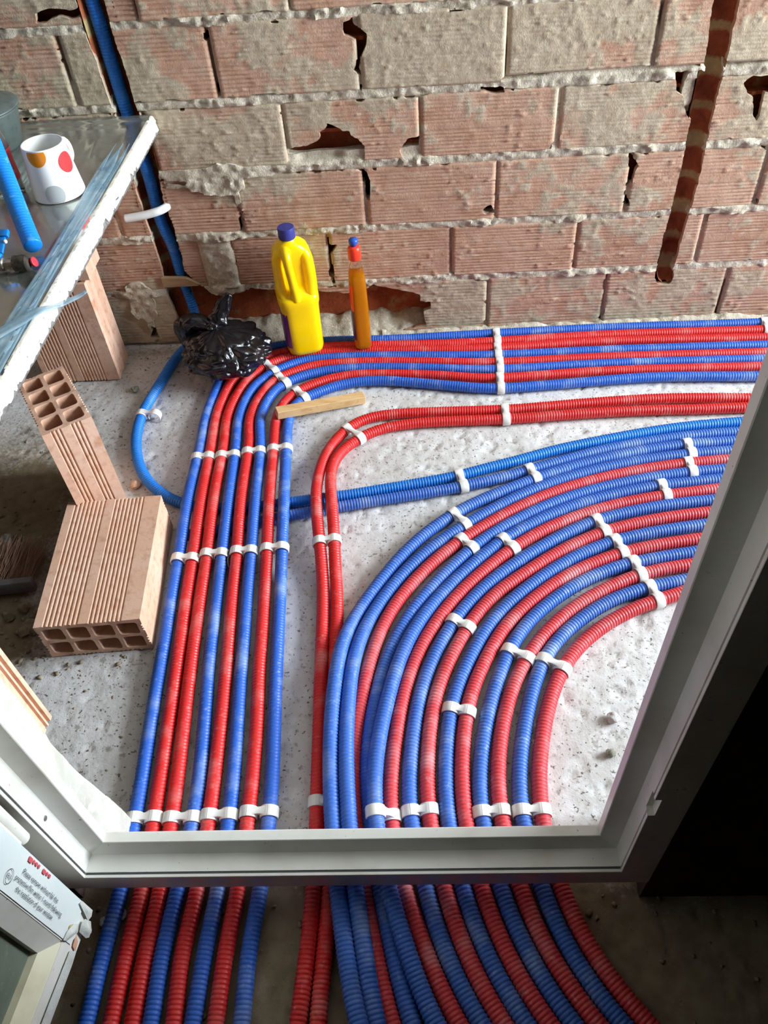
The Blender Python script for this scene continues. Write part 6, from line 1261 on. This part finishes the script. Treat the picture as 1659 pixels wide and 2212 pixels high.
ys_ = np.linspace(0.72, 1.72, 60)
for off, hw_, sd in ((0.034, 0.012, 4), (0.020, 0.006, 6), (0.046, 0.004, 9)):
    ribbon('blue_tape', [(ex(y) - off + 0.003 * math.sin(y * 9 + sd), y, ZT_ + 0.0006) for y in ys_], [(hw_ * sstep(1.72, 1.60, y) * (0.6 + 0.8 * float(vnoise(np.array(y * 7), np.array(1.0), sd))), 0, 0) for y in ys_], 0.0005, M_TAPE, sink, 0.0007)
# loose tape crossing the edge, its tip in the air
C = np.array([(-0.86, 0.90, ZT_ + .002), (-0.76, 0.945, ZT_ + .002), (-0.690, 0.995, ZT_ + .003), (-0.650, 1.040, ZT_ + .004), (-0.622, 1.068, ZT_ + .006), (-0.602, 1.095, ZT_ + .006), (-0.585, 1.125, 0.606), (-0.562, 1.150, 0.603), (-0.545, 1.166, 0.606)])
C, _u = spline(C, 0.006)
ribbon('loose_tape', C, [(-0.012 * (1 - 0.8 * (i / len(C)) ** 2), 0.016 * (1 - 0.85 * (i / len(C)) ** 1.5), 0) for i in range(len(C))], 0.0008, M_TAPE, sink, 0.004)

# ------------------------------------------------------------------ things on the sink
def lathe(prof, seg=40, close=True):
    V = []; F = []
    for (r_, z) in prof:
        for i in range(seg):
            a = 2 * math.pi * i / seg; V.append((r_ * math.cos(a), r_ * math.sin(a), z))
    for j in range(len(prof) - 1):
        for i in range(seg):
            F.append((j * seg + i, j * seg + (i + 1) % seg, (j + 1) * seg + (i + 1) % seg, (j + 1) * seg + i))
    if close:
        F.append(tuple(range(seg - 1, -1, -1))); F.append(tuple((len(prof) - 1) * seg + i for i in range(seg)))
    return V, F


M_CERAMIC = mat('white_ceramic', srgb(246, 246, 240), 0.12, spec=0.6, coat=0.3)
ZS = ZT_ - 0.0022
mug = empty('mug', (-0.690, 1.515, ZS))
tag(mug, 'white mug with orange, red and grey dots on the steel worktop', 'mug')
MR0, MR1, MHt = 0.050, 0.0395, 0.098       # wide at the foot, narrower at the rim
rp = lambda z: MR0 + (MR1 - MR0) * (z / MHt)
prof = [(0.0, 0.004), (0.043, 0.004), (0.045, 0.0), (MR0 - 0.0005, 0.002), (rp(0.006), 0.006), (rp(0.05), 0.05), (rp(0.094), 0.094), (MR1 - 0.0008, 0.0975), (MR1 - 0.0026, 0.0975), (rp(0.094) - 0.0032, 0.093), (rp(0.05) - 0.0034, 0.05), (0.044, 0.010), (0.0, 0.008)]
V, F = lathe(prof, 56, False)
o = mk('cup_body', V, F, M_CERAMIC, mug); o.data.set_sharp_from_angle(angle=math.radians(50))
C = np.array([(0.0, 0, 0.082), (0.016, 0, 0.080), (0.024, 0, 0.066), (0.021, 0, 0.046), (0.004, 0, 0.034)])
hd = math.radians(70)
C = np.array([((rp(z) - 0.001 + x) * math.cos(hd), (rp(z) - 0.001 + x) * math.sin(hd), z) for x, _, z in C])
C, _u = spline(C, 0.003)
V, F = tube(C, 0.0052, 12); mk('handle', V, F, M_CERAMIC, mug)


def mug_dot(az, z, rad, m):
    n, k = 28, 6; V = []; F = []
    V.append((0, 0))
    for j in range(1, k + 1):
        for i in range(n): V.append((rad * j / k * math.cos(2 * math.pi * i / n), rad * j / k * math.sin(2 * math.pi * i / n)))
    W_ = []
    for (a, b) in V:
        zz_ = min(z + b, 0.0955); zz_ = max(zz_, 0.003); r_ = rp(zz_) + 0.00035; t = az + a / r_
        W_.append((r_ * math.cos(t), r_ * math.sin(t), zz_))
    for i in range(n): F.append((0, 1 + i, 1 + (i + 1) % n))
    for j in range(k - 1):
        for i in range(n): F.append((1 + j * n + i, 1 + (j + 1) * n + i, 1 + (j + 1) * n + (i + 1) % n, 1 + j * n + (i + 1) % n))
    mk('printed_dot', W_, F, m, mug)


mug_dot(math.radians(-94), 0.088, 0.0185, mat('orange_glaze', srgb(236, 140, 20), 0.15, spec=0.6))
mug_dot(math.radians(-20), 0.066, 0.0185, mat('red_glaze', srgb(238, 58, 60), 0.15, spec=0.6))
mug_dot(math.radians(-77), 0.017, 0.0185, mat('grey_glaze', srgb(178, 182, 180), 0.15, spec=0.6))

# blue corrugated hose end lying against the film
C = [(-0.664, 1.279, ZS + 0.0185), (-0.690, 1.330, 0.655), (-0.734, 1.420, 0.716), (-0.785, 1.520, 0.785), (-0.86, 1.66, 0.86), (-0.95, 1.78, 0.88), (-1.10, 1.83, 0.80)]
offs = np.array([0, 0.3, 0.72]); pt = 0.006
C, u = spline(C, lambda L: (np.arange(int(L / pt))[:, None] * pt + offs[None] * pt).ravel())
V, F = tube(C, np.where(np.arange(len(C)) % 3 == 0, 0.0150, 0.0162), 18)
F = list(map(tuple, F)) + [tuple(range(17, -1, -1))]
o = mk('corrugated_hose', V, F, mat('sky_blue_hose', srgb(10, 124, 214), 0.35, layers=[(40, srgb(96, 170, 226), 0.60, 0.74, 4, (1, 1, 3))]), base=(-0.664, 1.279, ZS))
tag(o, 'thick sky-blue corrugated hose slanting over the steel worktop at left', 'hose')

# small valve with a blue lever
M_BRASS = mat('dull_metal', srgb(188, 180, 160), 0.4, metal=0.6, layers=[(60, srgb(96, 88, 74), 0.5, 0.7)])
M_DARKHOSE = mat('dirty_braid', srgb(62, 54, 42), 0.8, layers=[(120, srgb(30, 26, 24), 0.45, 0.6)], bump=[(180, 0.5, 0.003)])
M_BLUEP = mat('blue_lever_plastic', srgb(10, 120, 206), 0.35)
valve = empty('stop_valve', (-0.700, 1.235, ZS))
tag(valve, 'small metal stop valve with blue lever lying by the hose foot', 'valve')
RX = Matrix.Rotation(math.pi / 2, 4, 'Y')
def along_x(prof, y, z, name, m, seg=20):
    V, F = lathe(prof, seg)
    V = [tuple(RX @ Vector(v) + Vector((0, y, z))) for v in V]
    o = mk(name, V, F, m, valve); o.data.set_sharp_from_angle(angle=math.radians(35)); return o
along_x([(0.011, -0.06), (0.011, -0.028), (0.0085, -0.026), (0.0085, -0.016), (0.0115, -0.014), (0.0115, -0.004), (0.009, -0.002), (0.009, 0.004), (0.0105, 0.005), (0.0105, 0.014)], 0, 0.0125, 'body', M_BRASS, 8)
along_x([(0.0105, 0.014), (0.0135, 0.016), (0.0130, 0.024), (0.0140, 0.030), (0.0130, 0.038), (0.011, 0.040)], -0.002, 0.0142, 'braided_end', M_DARKHOSE)
V, F = lathe([(0.009, 0.0235), (0.013, 0.024), (0.013, 0.029), (0.010, 0.031)], 24)
V = [(v[0] - 0.016, v[1] + 0.004, v[2]) for v in V]; mk('collar', V, F, M_BLUEP, valve)
V, F = lathe([(0.0085, 0.030), (0.0085, 0.0325), (0.004, 0.034)], 20); V = [(v[0] - 0.016, v[1] + 0.004, v[2]) for v in V]
mk('copper_cap', V, F, mat('copper_cap', srgb(176, 108, 84), 0.4, metal=0.6), valve)
bm = bmesh.new()
box(bm, (-0.006, 0.022, 0.036), (0.010, 0.034, 0.005), Matrix.Rotation(0.4, 3, 'X'), 0.0012)
box(bm, (-0.003, 0.042, 0.046), (0.014, 0.014, 0.008), Matrix.Rotation(0.4, 3, 'X'), 0.0015)
bm_obj('lever', bm, M_BLUEP, valve, sharp=40)
bm = bmesh.new(); bmesh.ops.create_uvsphere(bm, u_segments=14, v_segments=10, radius=0.0035, matrix=Matrix.Translation((0.001, 0.026, 0.040)))
bm_obj('lever_tip', bm, M_CERAMIC, valve)
V, F = lathe([(0.0065, 0), (0.0085, 0), (0.0085, 0.004), (0.0065, 0.004)], 20)
RY = Matrix.Rotation(math.radians(70), 4, 'Y')
V = [tuple(RY @ Vector(v) + Vector((0.044, 0.006, 0.010))) for v in V]; mk('red_washer', V, F, mat('red_washer', srgb(198, 48, 60), 0.4), valve)

# dark pot and clear bottle at the back
V, F = lathe([(0.0, 0.0), (0.058, 0.0), (0.066, 0.006), (0.079, 0.060), (0.082, 0.075), (0.086, 0.077), (0.086, 0.081), (0.080, 0.081), (0.076, 0.062), (0.062, 0.010), (0.0, 0.008)], 56, False)
pot = empty('cooking_pot', (-0.905, 1.745, ZS)); tag(pot, 'dark grey-green cooking pot at the back left of the worktop', 'pot')
o = mk('pot_body', V, F, mat('dark_enamel', srgb(70, 80, 76), 0.45, layers=[(50, srgb(54, 62, 58), 0.5, 0.7)]), pot); o.data.set_sharp_from_angle(angle=math.radians(50))
V, F = lathe([(0.0, 0.084), (0.060, 0.084), (0.086, 0.0815), (0.088, 0.083), (0.086, 0.085), (0.055, 0.096), (0.018, 0.101), (0.0, 0.102)], 56, False)
mk('lid', V, F, mat('dark_lid', srgb(84, 92, 88), 0.4, layers=[(40, srgb(64, 72, 68), 0.5, 0.7)]), pot)
V, F = lathe([(0.0, 0.101), (0.010, 0.101), (0.009, 0.110), (0.014, 0.114), (0.014, 0.119), (0.0, 0.122)], 24, False); mk('lid_knob', V, F, M_GASKET, pot)
bottle = empty('clear_bottle', (-0.793, 1.525, ZS)); tag(bottle, 'clear plastic bottle with a red label behind the hose', 'bottle')
M_CLEAR = mat('clear_plastic', srgb(236, 240, 240), 0.08, trans=0.95, ior=1.12, spec=0.5)
V, F = lathe([(0.0, 0.002), (0.026, 0.0), (0.030, 0.004), (0.031, 0.03), (0.029, 0.06), (0.031, 0.09), (0.029, 0.115), (0.018, 0.140), (0.012, 0.150), (0.012, 0.162), (0.0, 0.162)], 40, False); mk('bottle_body', V, F, M_CLEAR, bottle)
V, F = lathe([(0.0315, 0.030), (0.0300, 0.060), (0.0315, 0.088)], 40, False); mk('bottle_label', V, F, mat('red_label', srgb(206, 62, 66), 0.4, layers=[(60, srgb(224, 130, 128), 0.62, 0.7)]), bottle)
V, F = lathe([(0.0, 0.160), (0.0135, 0.160), (0.0135, 0.174), (0.0, 0.175)], 28, False); mk('bottle_cap', V, F, mat('red_cap', srgb(196, 60, 62), 0.4), bottle)

# ------------------------------------------------------------------ in the chase: white pipe stub and tan wedge
C, _u = spline([(-0.702, D - 0.022, 0.386), (-0.655, D - 0.020, 0.391), (-0.620, D - 0.014, 0.396), (-0.604, D - 0.002, 0.398), (-0.597, D + 0.014, 0.398)], 0.003)
V, F = tube(C, 0.0098, 20); F = list(map(tuple, F)) + [tuple(range(20))[::-1]]
stub = mk('pipe_stub', V, F, mat('white_pex', srgb(232, 232, 228), 0.35, layers=[(40, srgb(216, 214, 210), 0.55, 0.7)]), base=(-0.65, D - 0.02, 0.386))
tag(stub, 'short bent white pipe stub sticking out of the left wall chase', 'pipe')
bm = bmesh.new()
pr = [(-0.664, 0.183), (-0.574, 0.183), (-0.567, 0.187), (-0.600, 0.206), (-0.664, 0.210)]
a_ = [bm.verts.new((x, D - 0.006, z)) for x, z in pr]; b_ = [bm.verts.new((x, D + 0.006, z)) for x, z in pr]
bm.faces.new(a_); bm.faces.new(b_[::-1])
for i in range(5): bm.faces.new((a_[i], a_[(i + 1) % 5], b_[(i + 1) % 5], b_[i]))
wd = bm_obj('wooden_wedge', bm, mat('tan_board', srgb(168, 138, 104), 0.7, layers=[(20, srgb(148, 118, 86), 0.45, 0.7, 4, (1, 1, 9))]), smooth=False)
tag(wd, 'small tan wedge jammed across the left wall chase over the blue pipe', 'wedge')

# ------------------------------------------------------------------ bottles on the pipes
M_YEL = mat('yellow_plastic', srgb(250, 212, 0), 0.28, spec=0.5, layers=[(6, srgb(244, 198, 0), 0.45, 0.7)])
M_NAVY = mat('navy_cap', srgb(52, 56, 130), 0.4)


def loft(sections, seg=40, n=4.0):
    """sections: cx, cy, a, b, z"""
    V = []
    for (cx, cy, a, b, z, *e) in sections:
        p = e[0] if e else n
        for i in range(seg):
            t = 2 * math.pi * i / seg; c, s = math.cos(t), math.sin(t)
            V.append((cx + a * math.copysign(abs(c) ** (2 / p), c), cy + b * math.copysign(abs(s) ** (2 / p), s), z))
    F = []
    for j in range(len(sections) - 1):
        for i in range(seg): F.append((j * seg + i, j * seg + (i + 1) % seg, (j + 1) * seg + (i + 1) % seg, (j + 1) * seg + i))
    F.append(tuple(range(seg - 1, -1, -1))); F.append(tuple((len(sections) - 1) * seg + i for i in range(seg)))
    return V, F


jug = empty('bleach_jug', (-0.306, 1.789, 0.0258), math.radians(14))
tag(jug, 'yellow plastic jug with moulded handle and navy cap standing on the pipes', 'jug')
sec = [(0, 0, .038, .040, 0.0), (0, 0, .045, .047, 0.006), (0, 0, .0485, .050, 0.018), (0, 0, .0490, .0505, 0.10), (0, 0, .0500, .0510, 0.142), (0, 0, .0525, .0530, 0.152), (0, 0, .0530, .0530, 0.166),
       (0, 0.001, .0520, .0515, 0.174), (0.002, 0.008, .0515, .043, 0.181), (0.003, 0.013, .0510, .0375, 0.196), (0.003, 0.014, .0500, .036, 0.245), (0.002, 0.012, .0470, .036, 0.270), (0.001, 0.008, .0420, .036, 0.286),
       (0.0, 0.004, .0330, .031, 0.299, 3.2), (-.002, 0, .0230, .0230, 0.309, 2.4), (-.002, 0, .0180, .0180, 0.313, 2), (-.002, 0, .0175, .0175, 0.330, 2)]
V, F = loft(sec, 56)
mk('jug_body', V, F, M_YEL, jug)
C, _u = spline([(-0.012, -0.012, 0.296), (-0.014, -0.034, 0.288), (-0.014, -0.043, 0.268), (-0.011, -0.045, 0.230), (-0.008, -0.045, 0.196), (-0.006, -0.040, 0.168)], 0.004)
rr = 0.0105 + 0.004 * np.abs(np.linspace(-1, 1, len(C))) ** 3
V, F = tube(C, rr, 20); mk('handle', V, F, M_YEL, jug)
# raised shells on both sides of the handle recess
for sgn, xs_, rr_ in ((1, (0.022, 0.034, 0.037, 0.037, 0.034), 0.0155), (-1, (0.026, 0.036, 0.038, 0.038, 0.034), 0.0135)):
    C, _u = spline([(sgn * xs_[0], -0.006, 0.288), (sgn * xs_[1], -0.014, 0.270), (sgn * xs_[2], -0.018, 0.235), (sgn * xs_[3], -0.022, 0.198), (sgn * xs_[4], -0.032, 0.165)], 0.004)
    V, F = tube(C, rr_, 24); mk('shoulder_ridge', V, F, M_YEL, jug)
V = []; F = []
seg = 48
for (r_, z) in [(0.0198, 0.316), (0.0205, 0.317), (0.0205, 0.341), (0.0195, 0.3435), (0.0, 0.3445)]:
    for i in range(seg):
        a = 2 * math.pi * i / seg; q_ = r_ - (0.0007 if (i % 2 and 0.316 < z < 0.342) else 0); V.append((-.002 + q_ * math.cos(a), q_ * math.sin(a), z))
for j in range(4):
    for i in range(seg): F.append((j * seg + i, j * seg + (i + 1) % seg, (j + 1) * seg + (i + 1) % seg, (j + 1) * seg + i))
mk('cap', V, F, M_NAVY, jug).data.set_sharp_from_angle(angle=math.radians(40))
# purple label on the left side
M_PURPLE = mat('purple_label', srgb(104, 44, 122), 0.35, layers=[(30, srgb(150, 104, 164), 0.60, 0.75), (12, srgb(84, 40, 104), 0.5, 0.7)])
bm = bmesh.new(); g = []
for z in np.linspace(0.030, 0.132, 10):
    row = []
    for t in np.linspace(-1, 1, 12):
        y = 0.043 * t - 0.004; s = 0.0497 * (1 - abs(y / 0.0515) ** 4) ** 0.25 if abs(y) < 0.0514 else 0
        row.append(bm.verts.new((-s - 0.0004, y, z)))
    g.append(row)
for i in range(9):
    for j in range(11): bm.faces.new((g[i][j], g[i][j + 1], g[i + 1][j + 1], g[i + 1][j]))
bm_obj('label', bm, M_PURPLE, jug)

soap = empty('soap_bottle', (-0.150, 1.786, 0.0258), math.radians(10))
tag(soap, 'clear bottle of orange washing-up liquid with red cap standing on the pipes', 'bottle')
M_SOAPSHELL = mat('clear_bottle_plastic', srgb(250, 244, 236), 0.06, trans=1.0, ior=1.2, spec=0.5)
M_SOAP = mat('orange_liquid', srgb(252, 164, 26), 0.15, trans=0.30, ior=1.1, spec=0.4)
body = [(0, 0, .019, .026, 0.0), (0, 0, .0225, .030, 0.005), (0, 0, .0215, .0285, 0.016), (0, 0, .0225, .030, 0.026), (0, 0, .0225, .0305, 0.10), (0, 0, .0215, .030, 0.16), (0, 0, .0205, .028, 0.196), (0, 0, .0190, .0235, 0.214), (0, 0, .0150, .0175, 0.232, 2.6), (0, 0, .0115, .012, 0.246, 2), (0, 0, .0110, .0110, 0.262, 2)]
V, F = loft(body, 40, 3.2); mk('bottle_body', V, F, M_SOAPSHELL, soap)
liq = [(0, 0, a - .0014, b - .0014, z + (0.0015 if i == 0 else 0)) for i, (c0, c1, a, b, z, *e) in enumerate(body) if z < 0.22]
V, F = loft(liq, 40, 3.2); mk('liquid', V, F, M_SOAP, soap)
M_REDCAP = mat('red_cap_plastic', srgb(240, 58, 32), 0.35)
V, F = lathe([(0.0140, 0.252), (0.0160, 0.254), (0.0160, 0.276), (0.0150, 0.283), (0.011, 0.287), (0.0075, 0.2885), (0.0, 0.2885)], 36, False)
V, F = lathe([(0.0, 0.252), (0.0150, 0.252), (0.0160, 0.254), (0.0160, 0.276), (0.0150, 0.283), (0.0110, 0.287), (0.0, 0.2885)], 36, False); mk('cap', V, F, M_REDCAP, soap)
V, F = lathe([(0.0, 0.286), (0.0075, 0.287), (0.0080, 0.292), (0.0110, 0.294), (0.0115, 0.301), (0.0095, 0.305), (0.0, 0.306)], 32, False); mk('nozzle', V, F, mat('blue_nozzle', srgb(40, 84, 176), 0.3), soap)
for nm, za, zb, m in (('label', 0.030, 0.118, mat('dark_purple_label', srgb(78, 34, 84), 0.3, layers=[(40, srgb(120, 96, 150), 0.62, 0.72)])), ('label_top', 0.118, 0.190, mat('red_label_top', srgb(236, 66, 32), 0.3))):
    bm = bmesh.new(); g = []
    for z in np.linspace(za, zb, 8):
        row = []
        for t in np.linspace(-1, 1, 12):
            y = 0.024 * t - 0.002; b_ = 0.0302; s = 0.0225 * (1 - abs(y / b_) ** 3.2) ** (1 / 3.2) * (1 - 0.10 * max(0, (z - 0.10) / 0.09))
            row.append(bm.verts.new((-s - 0.0006, y, z)))
        g.append(row)
    for i in range(7):
        for j in range(11): bm.faces.new((g[i][j], g[i][j + 1], g[i + 1][j + 1], g[i + 1][j]))
    bm_obj(nm, bm, m, soap)

# ------------------------------------------------------------------ black refuse bag
M_BAG = mat('black_bag_film', (0.006, 0.006, 0.008, 1), 0.16, spec=0.8, bump=[(90, 0.25, 0.004)], rough_var=(40, 0.10, 0.26))
bag = empty('refuse_bag', (-0.497, 1.703, 0.024)); tag(bag, 'tied black plastic refuse bag slumped on the pipes below the wall chase', 'bag')
kn = Vector((-0.026, 0.020, 0.118))          # the knot
nth, nph = 90, 150; V = []; F = []
for i in range(nth + 1):
    th = math.pi * i / nth
    for j in range(nph):
        ph = 2 * math.pi * j / nph
        d_ = Vector((math.sin(th) * math.cos(ph), math.sin(th) * math.sin(ph), math.cos(th)))
        p = Vector((d_.x * 0.110, d_.y * 0.098, 0.060 + d_.z * (0.058 if d_.z < 0 else 0.062)))
        w = math.exp(-((th - 1.0) / 0.75) ** 2)
        n1 = mnoise.noise((math.cos(ph) * 1.7, math.sin(ph) * 1.7, th * 0.7 + 3))
        fold = abs(math.sin(ph * 4.0 + 5.5 * n1 + 0.8 * th)) ** 0.6
        f2 = mnoise.noise(d_ * 3.1 + Vector((5, 2, 8))); f3 = mnoise.noise(Vector((math.cos(ph) * 5, math.sin(ph) * 5, th * 2.0)))
        sc = 1 - 0.055 * w * (1 - fold) + 0.13 * f2 + 0.03 * f3 * math.sin(th)
        vd, _vp = mnoise.voronoi(d_ * 2.5 + Vector((1.7 * n1, 0, 4)))
        sc *= 1 + 0.26 * (min(vd[1] - vd[0], 0.35) - 0.16) * math.sin(th)
        p = Vector((p.x * sc, p.y * sc, 0.060 + (p.z - 0.060) * (sc if d_.z > 0 else 1)))
        if d_.z > 0:                          # gather to the knot
            g_ = max(0.0, 1 - th / 0.60) ** 1.5
            p = p.lerp(kn, g_ * 0.92)
        p.z = max(p.z, 0.001)
        V.append(tuple(p))
for i in range(nth):
    for j in range(nph): F.append((i * nph + j, i * nph + (j + 1) % nph, (i + 1) * nph + (j + 1) % nph, (i + 1) * nph + j))
mk('bag_body', V, F, M_BAG, bag)


def ear(pts, widths, thick, seed, name='tied_ear'):
    C, u = spline(pts, 0.004); n = len(C)
    w_ = np.interp(np.linspace(0, 1, n), np.linspace(0, 1, len(widths)), widths)
    T, Nn, B = frames(C); seg = 26; V = []
    for i in range(n):
        for j in range(seg):
            a = 2 * math.pi * j / seg
            k_ = 1 + 0.42 * mnoise.noise((math.cos(a) * 2.6, math.sin(a) * 2.6, i * 0.16 + seed)) + 0.16 * mnoise.noise((a * 3, i * 0.55, seed))
            V.append(tuple(C[i] + Nn[i] * (math.cos(a) * w_[i] * k_) + B[i] * (math.sin(a) * w_[i] * thick * k_)))
    F = []
    for i in range(n - 1):
        for j in range(seg): F.append((i * seg + j, i * seg + (j + 1) % seg, (i + 1) * seg + (j + 1) % seg, (i + 1) * seg + j))
    F += [tuple(range(seg))[::-1], tuple((n - 1) * seg + j for j in range(seg))]
    mk(name, V, F, M_BAG, bag)


k0 = np.array(kn)
ear([k0 + (0, 0, -.012), k0 + (0.014, 0.022, 0.012), k0 + (0.030, 0.036, 0.034), k0 + (0.044, 0.046, 0.056), k0 + (0.050, 0.050, 0.066)], [0.014, 0.024, 0.022, 0.017, 0.007], 0.55, 1.3)
ear([k0 + (0, 0, -.010), k0 + (-0.022, 0.012, 0.004), k0 + (-0.050, 0.020, 0.004), k0 + (-0.076, 0.020, -0.010), k0 + (-0.084, 0.012, -0.044), k0 + (-0.078, 0.004, -0.066)], [0.010, 0.018, 0.025, 0.026, 0.018, 0.006], 0.75, 4.1)
bm = bmesh.new(); bmesh.ops.create_icosphere(bm, subdivisions=4, radius=0.016, matrix=Matrix.Translation(kn))
for v in bm.verts: v.co = kn + (v.co - kn) * (1 + 0.35 * mnoise.noise(v.co * 90))
bm_obj('knot', bm, M_BAG, bag)

# ------------------------------------------------------------------ wooden batten
M_WOOD = mat('planed_wood', srgb(208, 172, 124), 0.6, spec=0.3, layers=[(9, srgb(190, 148, 98), 0.45, 0.68, 5, (1.2, 9, 9)), (40, srgb(170, 126, 80), 0.58, 0.75, 4, (0.5, 6, 6))], bump=[(60, 0.15, 0.002, (0.4, 5, 5))])
A = [Vector((-0.351, 1.489, 0.0270)), Vector((-0.1405, 1.567, 0.0004))]
d_ = (A[1] - A[0]); xd = d_.normalized(); yd = Vector((0, 0, 1)).cross(xd).normalized(); zd = xd.cross(yd)
bm = bmesh.new()
box(bm, (d_.length / 2, 0.0125, 0.0110), (d_.length, 0.025, 0.022), None, 0.0010, 1)
bt = bm_obj('wooden_batten', bm, M_WOOD, smooth=False)
bt.matrix_world = basis(xd, yd, zd, A[0])
tag(bt, 'short planed wooden stick leaning from the pipe bundle onto the concrete', 'stick')

# ------------------------------------------------------------------ broom head
broom = empty('broom_head', (-0.98, 1.02, 0.0)); tag(broom, 'broom head with brown bristles lying on the dirty floor under the sink', 'broom')
bm = bmesh.new()
box(bm, (-0.06, -0.036, 0.026), (0.455, 0.016, 0.034), Matrix.Rotation(0.10, 3, 'Z'), 0.003)
bm_obj('broom_bar', bm, mat('grey_broom_bar', srgb(106, 104, 106), 0.5, layers=[(30, srgb(84, 80, 82), 0.5, 0.7)]), broom, sharp=40)
V = []; F = []
for k in range(1500):
    x = random.uniform(-0.25, 0.155); y0 = -0.028 + 0.10 * (x + 0.05)
    z0 = random.uniform(0.012, 0.040)
    L_ = random.uniform(0.090, 0.118); fan_ = (x - (-0.05)) * 0.22 + random.gauss(0, 0.06)
    dz = random.uniform(-0.012, 0.020)
    w_ = 0.00055
    bend = random.gauss(0, 0.006) * (3 if random.random() < 0.03 else 1)
    pts = []
    for t in (0, 0.4, 0.75, 1.0):
        pts.append(Vector((x + fan_ * L_ * t + bend * t * t, y0 + L_ * t, max(0.003, z0 + dz * t))))
    b = len(V)
    for i, p in enumerate(pts):
        ww = w_ * (1 - 0.5 * i / 3)
        V += [(p.x - ww, p.y, p.z), (p.x + ww, p.y, p.z), (p.x, p.y, p.z + ww * 1.6)]
    for i in range(3):
        for j in range(3): F.append((b + i * 3 + j, b + i * 3 + (j + 1) % 3, b + i * 3 + 3 + (j + 1) % 3, b + i * 3 + 3 + j))
br = mk('bristles', V, np.array(F), mat('bristle_brown', srgb(150, 116, 96), 0.7, layers=[(14, srgb(120, 84, 66), 0.45, 0.7), (70, srgb(182, 156, 136), 0.6, 0.75)]), broom)
tag(br, kind='stuff')

# ------------------------------------------------------------------ stones and rubble
def lump_geo(r_, seed, sub=2, flat=0.7):
    bm = bmesh.new(); bmesh.ops.create_icosphere(bm, subdivisions=sub, radius=r_)
    for v in bm.verts:
        d_ = v.co.normalized()
        v.co = v.co * (1 + 0.38 * mnoise.noise(d_ * 1.3 + Vector((seed * 3.1, seed, 0))) + 0.16 * mnoise.noise(d_ * 3.4 + Vector((0, seed * 5.7, 1))))
        v.co.z *= flat
    return bm


STONES = [(-0.926, 1.150, 0.014, 'angular grey stone behind the broom bristles', M_STONE), (-0.828, 0.962, 0.012, 'brown clod beside the end of the broom bar', M_RUBBLE), (-0.852, 0.938, 0.010, 'flat brown clod in the dirt in front of the broom', M_RUBBLE),
          (-0.812, 0.902, 0.012, 'rounded dark clod in the dirt left of the flat clay block', M_RUBBLE), (-0.672, 1.306, 0.012, 'broken bit of clay at the foot of the standing block', M_CLAY), (-0.750, 1.660, 0.010, 'grey pebble alone on the concrete before the sink support', M_STONE),
          (0.318, 0.688, 0.011, 'lump of mortar on the concrete by the right door jamb', M_FLOOR), (0.303, 0.622, 0.008, 'small round pebble on the concrete by the right door jamb', M_STONE)]
for i, (x, y, r_, lab, m) in enumerate(STONES):
    o = bm_obj('stone', lump_geo(r_, i + 1, 3), m, smooth=True, sharp=35)
    o.location = (x, y, r_ * 0.48)
    tag(o, lab, 'stone', 'loose stones')
protoV, protoF = [], []
for s_ in range(8):
    bm = lump_geo(1.0, s_ * 2.3 + 20, 1, 0.6)
    for v in bm.verts: v.co += Vector((mnoise.noise(v.co * 5), mnoise.noise(v.co * 5 + Vector((9, 0, 0))), 0)) * 0.55
    bm.verts.index_update()
    protoV.append(np.array([tuple(v.co) for v in bm.verts])); protoF.append(np.array([[v.index for v in f.verts] for f in bm.faces])); bm.free()
VV, FF, nv = [], [], 0
def scatter(n, fx, fy, rmin, rmax):
    global nv
    for _ in range(n):
        x, y = fx(), fy(); r_ = rmin + (rmax - rmin) * random.random() ** 3; s_ = random.randrange(8); a = random.random() * 6.28
        c, s = math.cos(a), math.sin(a); P = protoV[s_] * r_
        P = np.stack([P[:, 0] * c - P[:, 1] * s + x, P[:, 0] * s + P[:, 1] * c + y, P[:, 2] + r_ * 0.25 - 0.003], 1)
        VV.append(P); FF.append(protoF[s_] + nv); nv += len(P)
U = random.uniform
scatter(380, lambda: U(-1.0, -0.60), lambda: U(0.80, 1.25), 0.0012, 0.0075)
scatter(120, lambda: U(-0.68, -0.52), lambda: U(0.53, 0.86), 0.0010, 0.0035)
scatter(220, lambda: U(-1.0, -0.55), lambda: U(1.25, 1.84), 0.0010, 0.0045)
scatter(240, lambda: U(-0.56, 0.9), lambda: U(1.70, 1.845), 0.0012, 0.005)
scatter(130, lambda: U(-0.24, 0.9), lambda: U(0.55, 1.7), 0.0008, 0.0030)
scatter(200, lambda: U(-0.56, 0.6), lambda: U(0.15, 0.40), 0.0010, 0.006)
rb = mk('rubble', np.concatenate(VV), np.concatenate(FF), M_RUBBLE, smooth=False)
tag(rb, 'fine grey-brown rubble and grit strewn over the concrete floor', 'rubble', kind='stuff')
# a few pale flakes of film caught under the left end of the sill
for i, (x, y, r_) in enumerate(((-0.512, 0.362, 0.010), (-0.492, 0.372, 0.009))):
    bm = lump_geo(r_, 40 + i, 3, 0.45)
    o = bm_obj('film_scrap', bm, M_FILM_TORN, sharp=40); o.location = (x, y, r_ * 0.35)
    tag(o, ('crumpled scrap of pale film under the left end of the sill' if i == 0 else 'smaller crumpled film scrap beside the leftmost pipe under the sill'), 'scrap', 'film scraps')

C, _u = spline([(-0.417, 1.085, 0.020), (-0.414, 1.070, 0.034), (-0.416, 1.050, 0.030), (-0.412, 1.030, 0.022)], 0.003)
scrap = empty('tape_scrap', (-0.415, 1.06, 0.0)); tag(scrap, 'scrap of black tape wedged between third and fourth pipes of the bundle', 'scrap')
ribbon('tape', C, [(0.004, 0.001, 0.002)] * len(C), 0.0006, M_BAG, scrap, 0.003, 5)
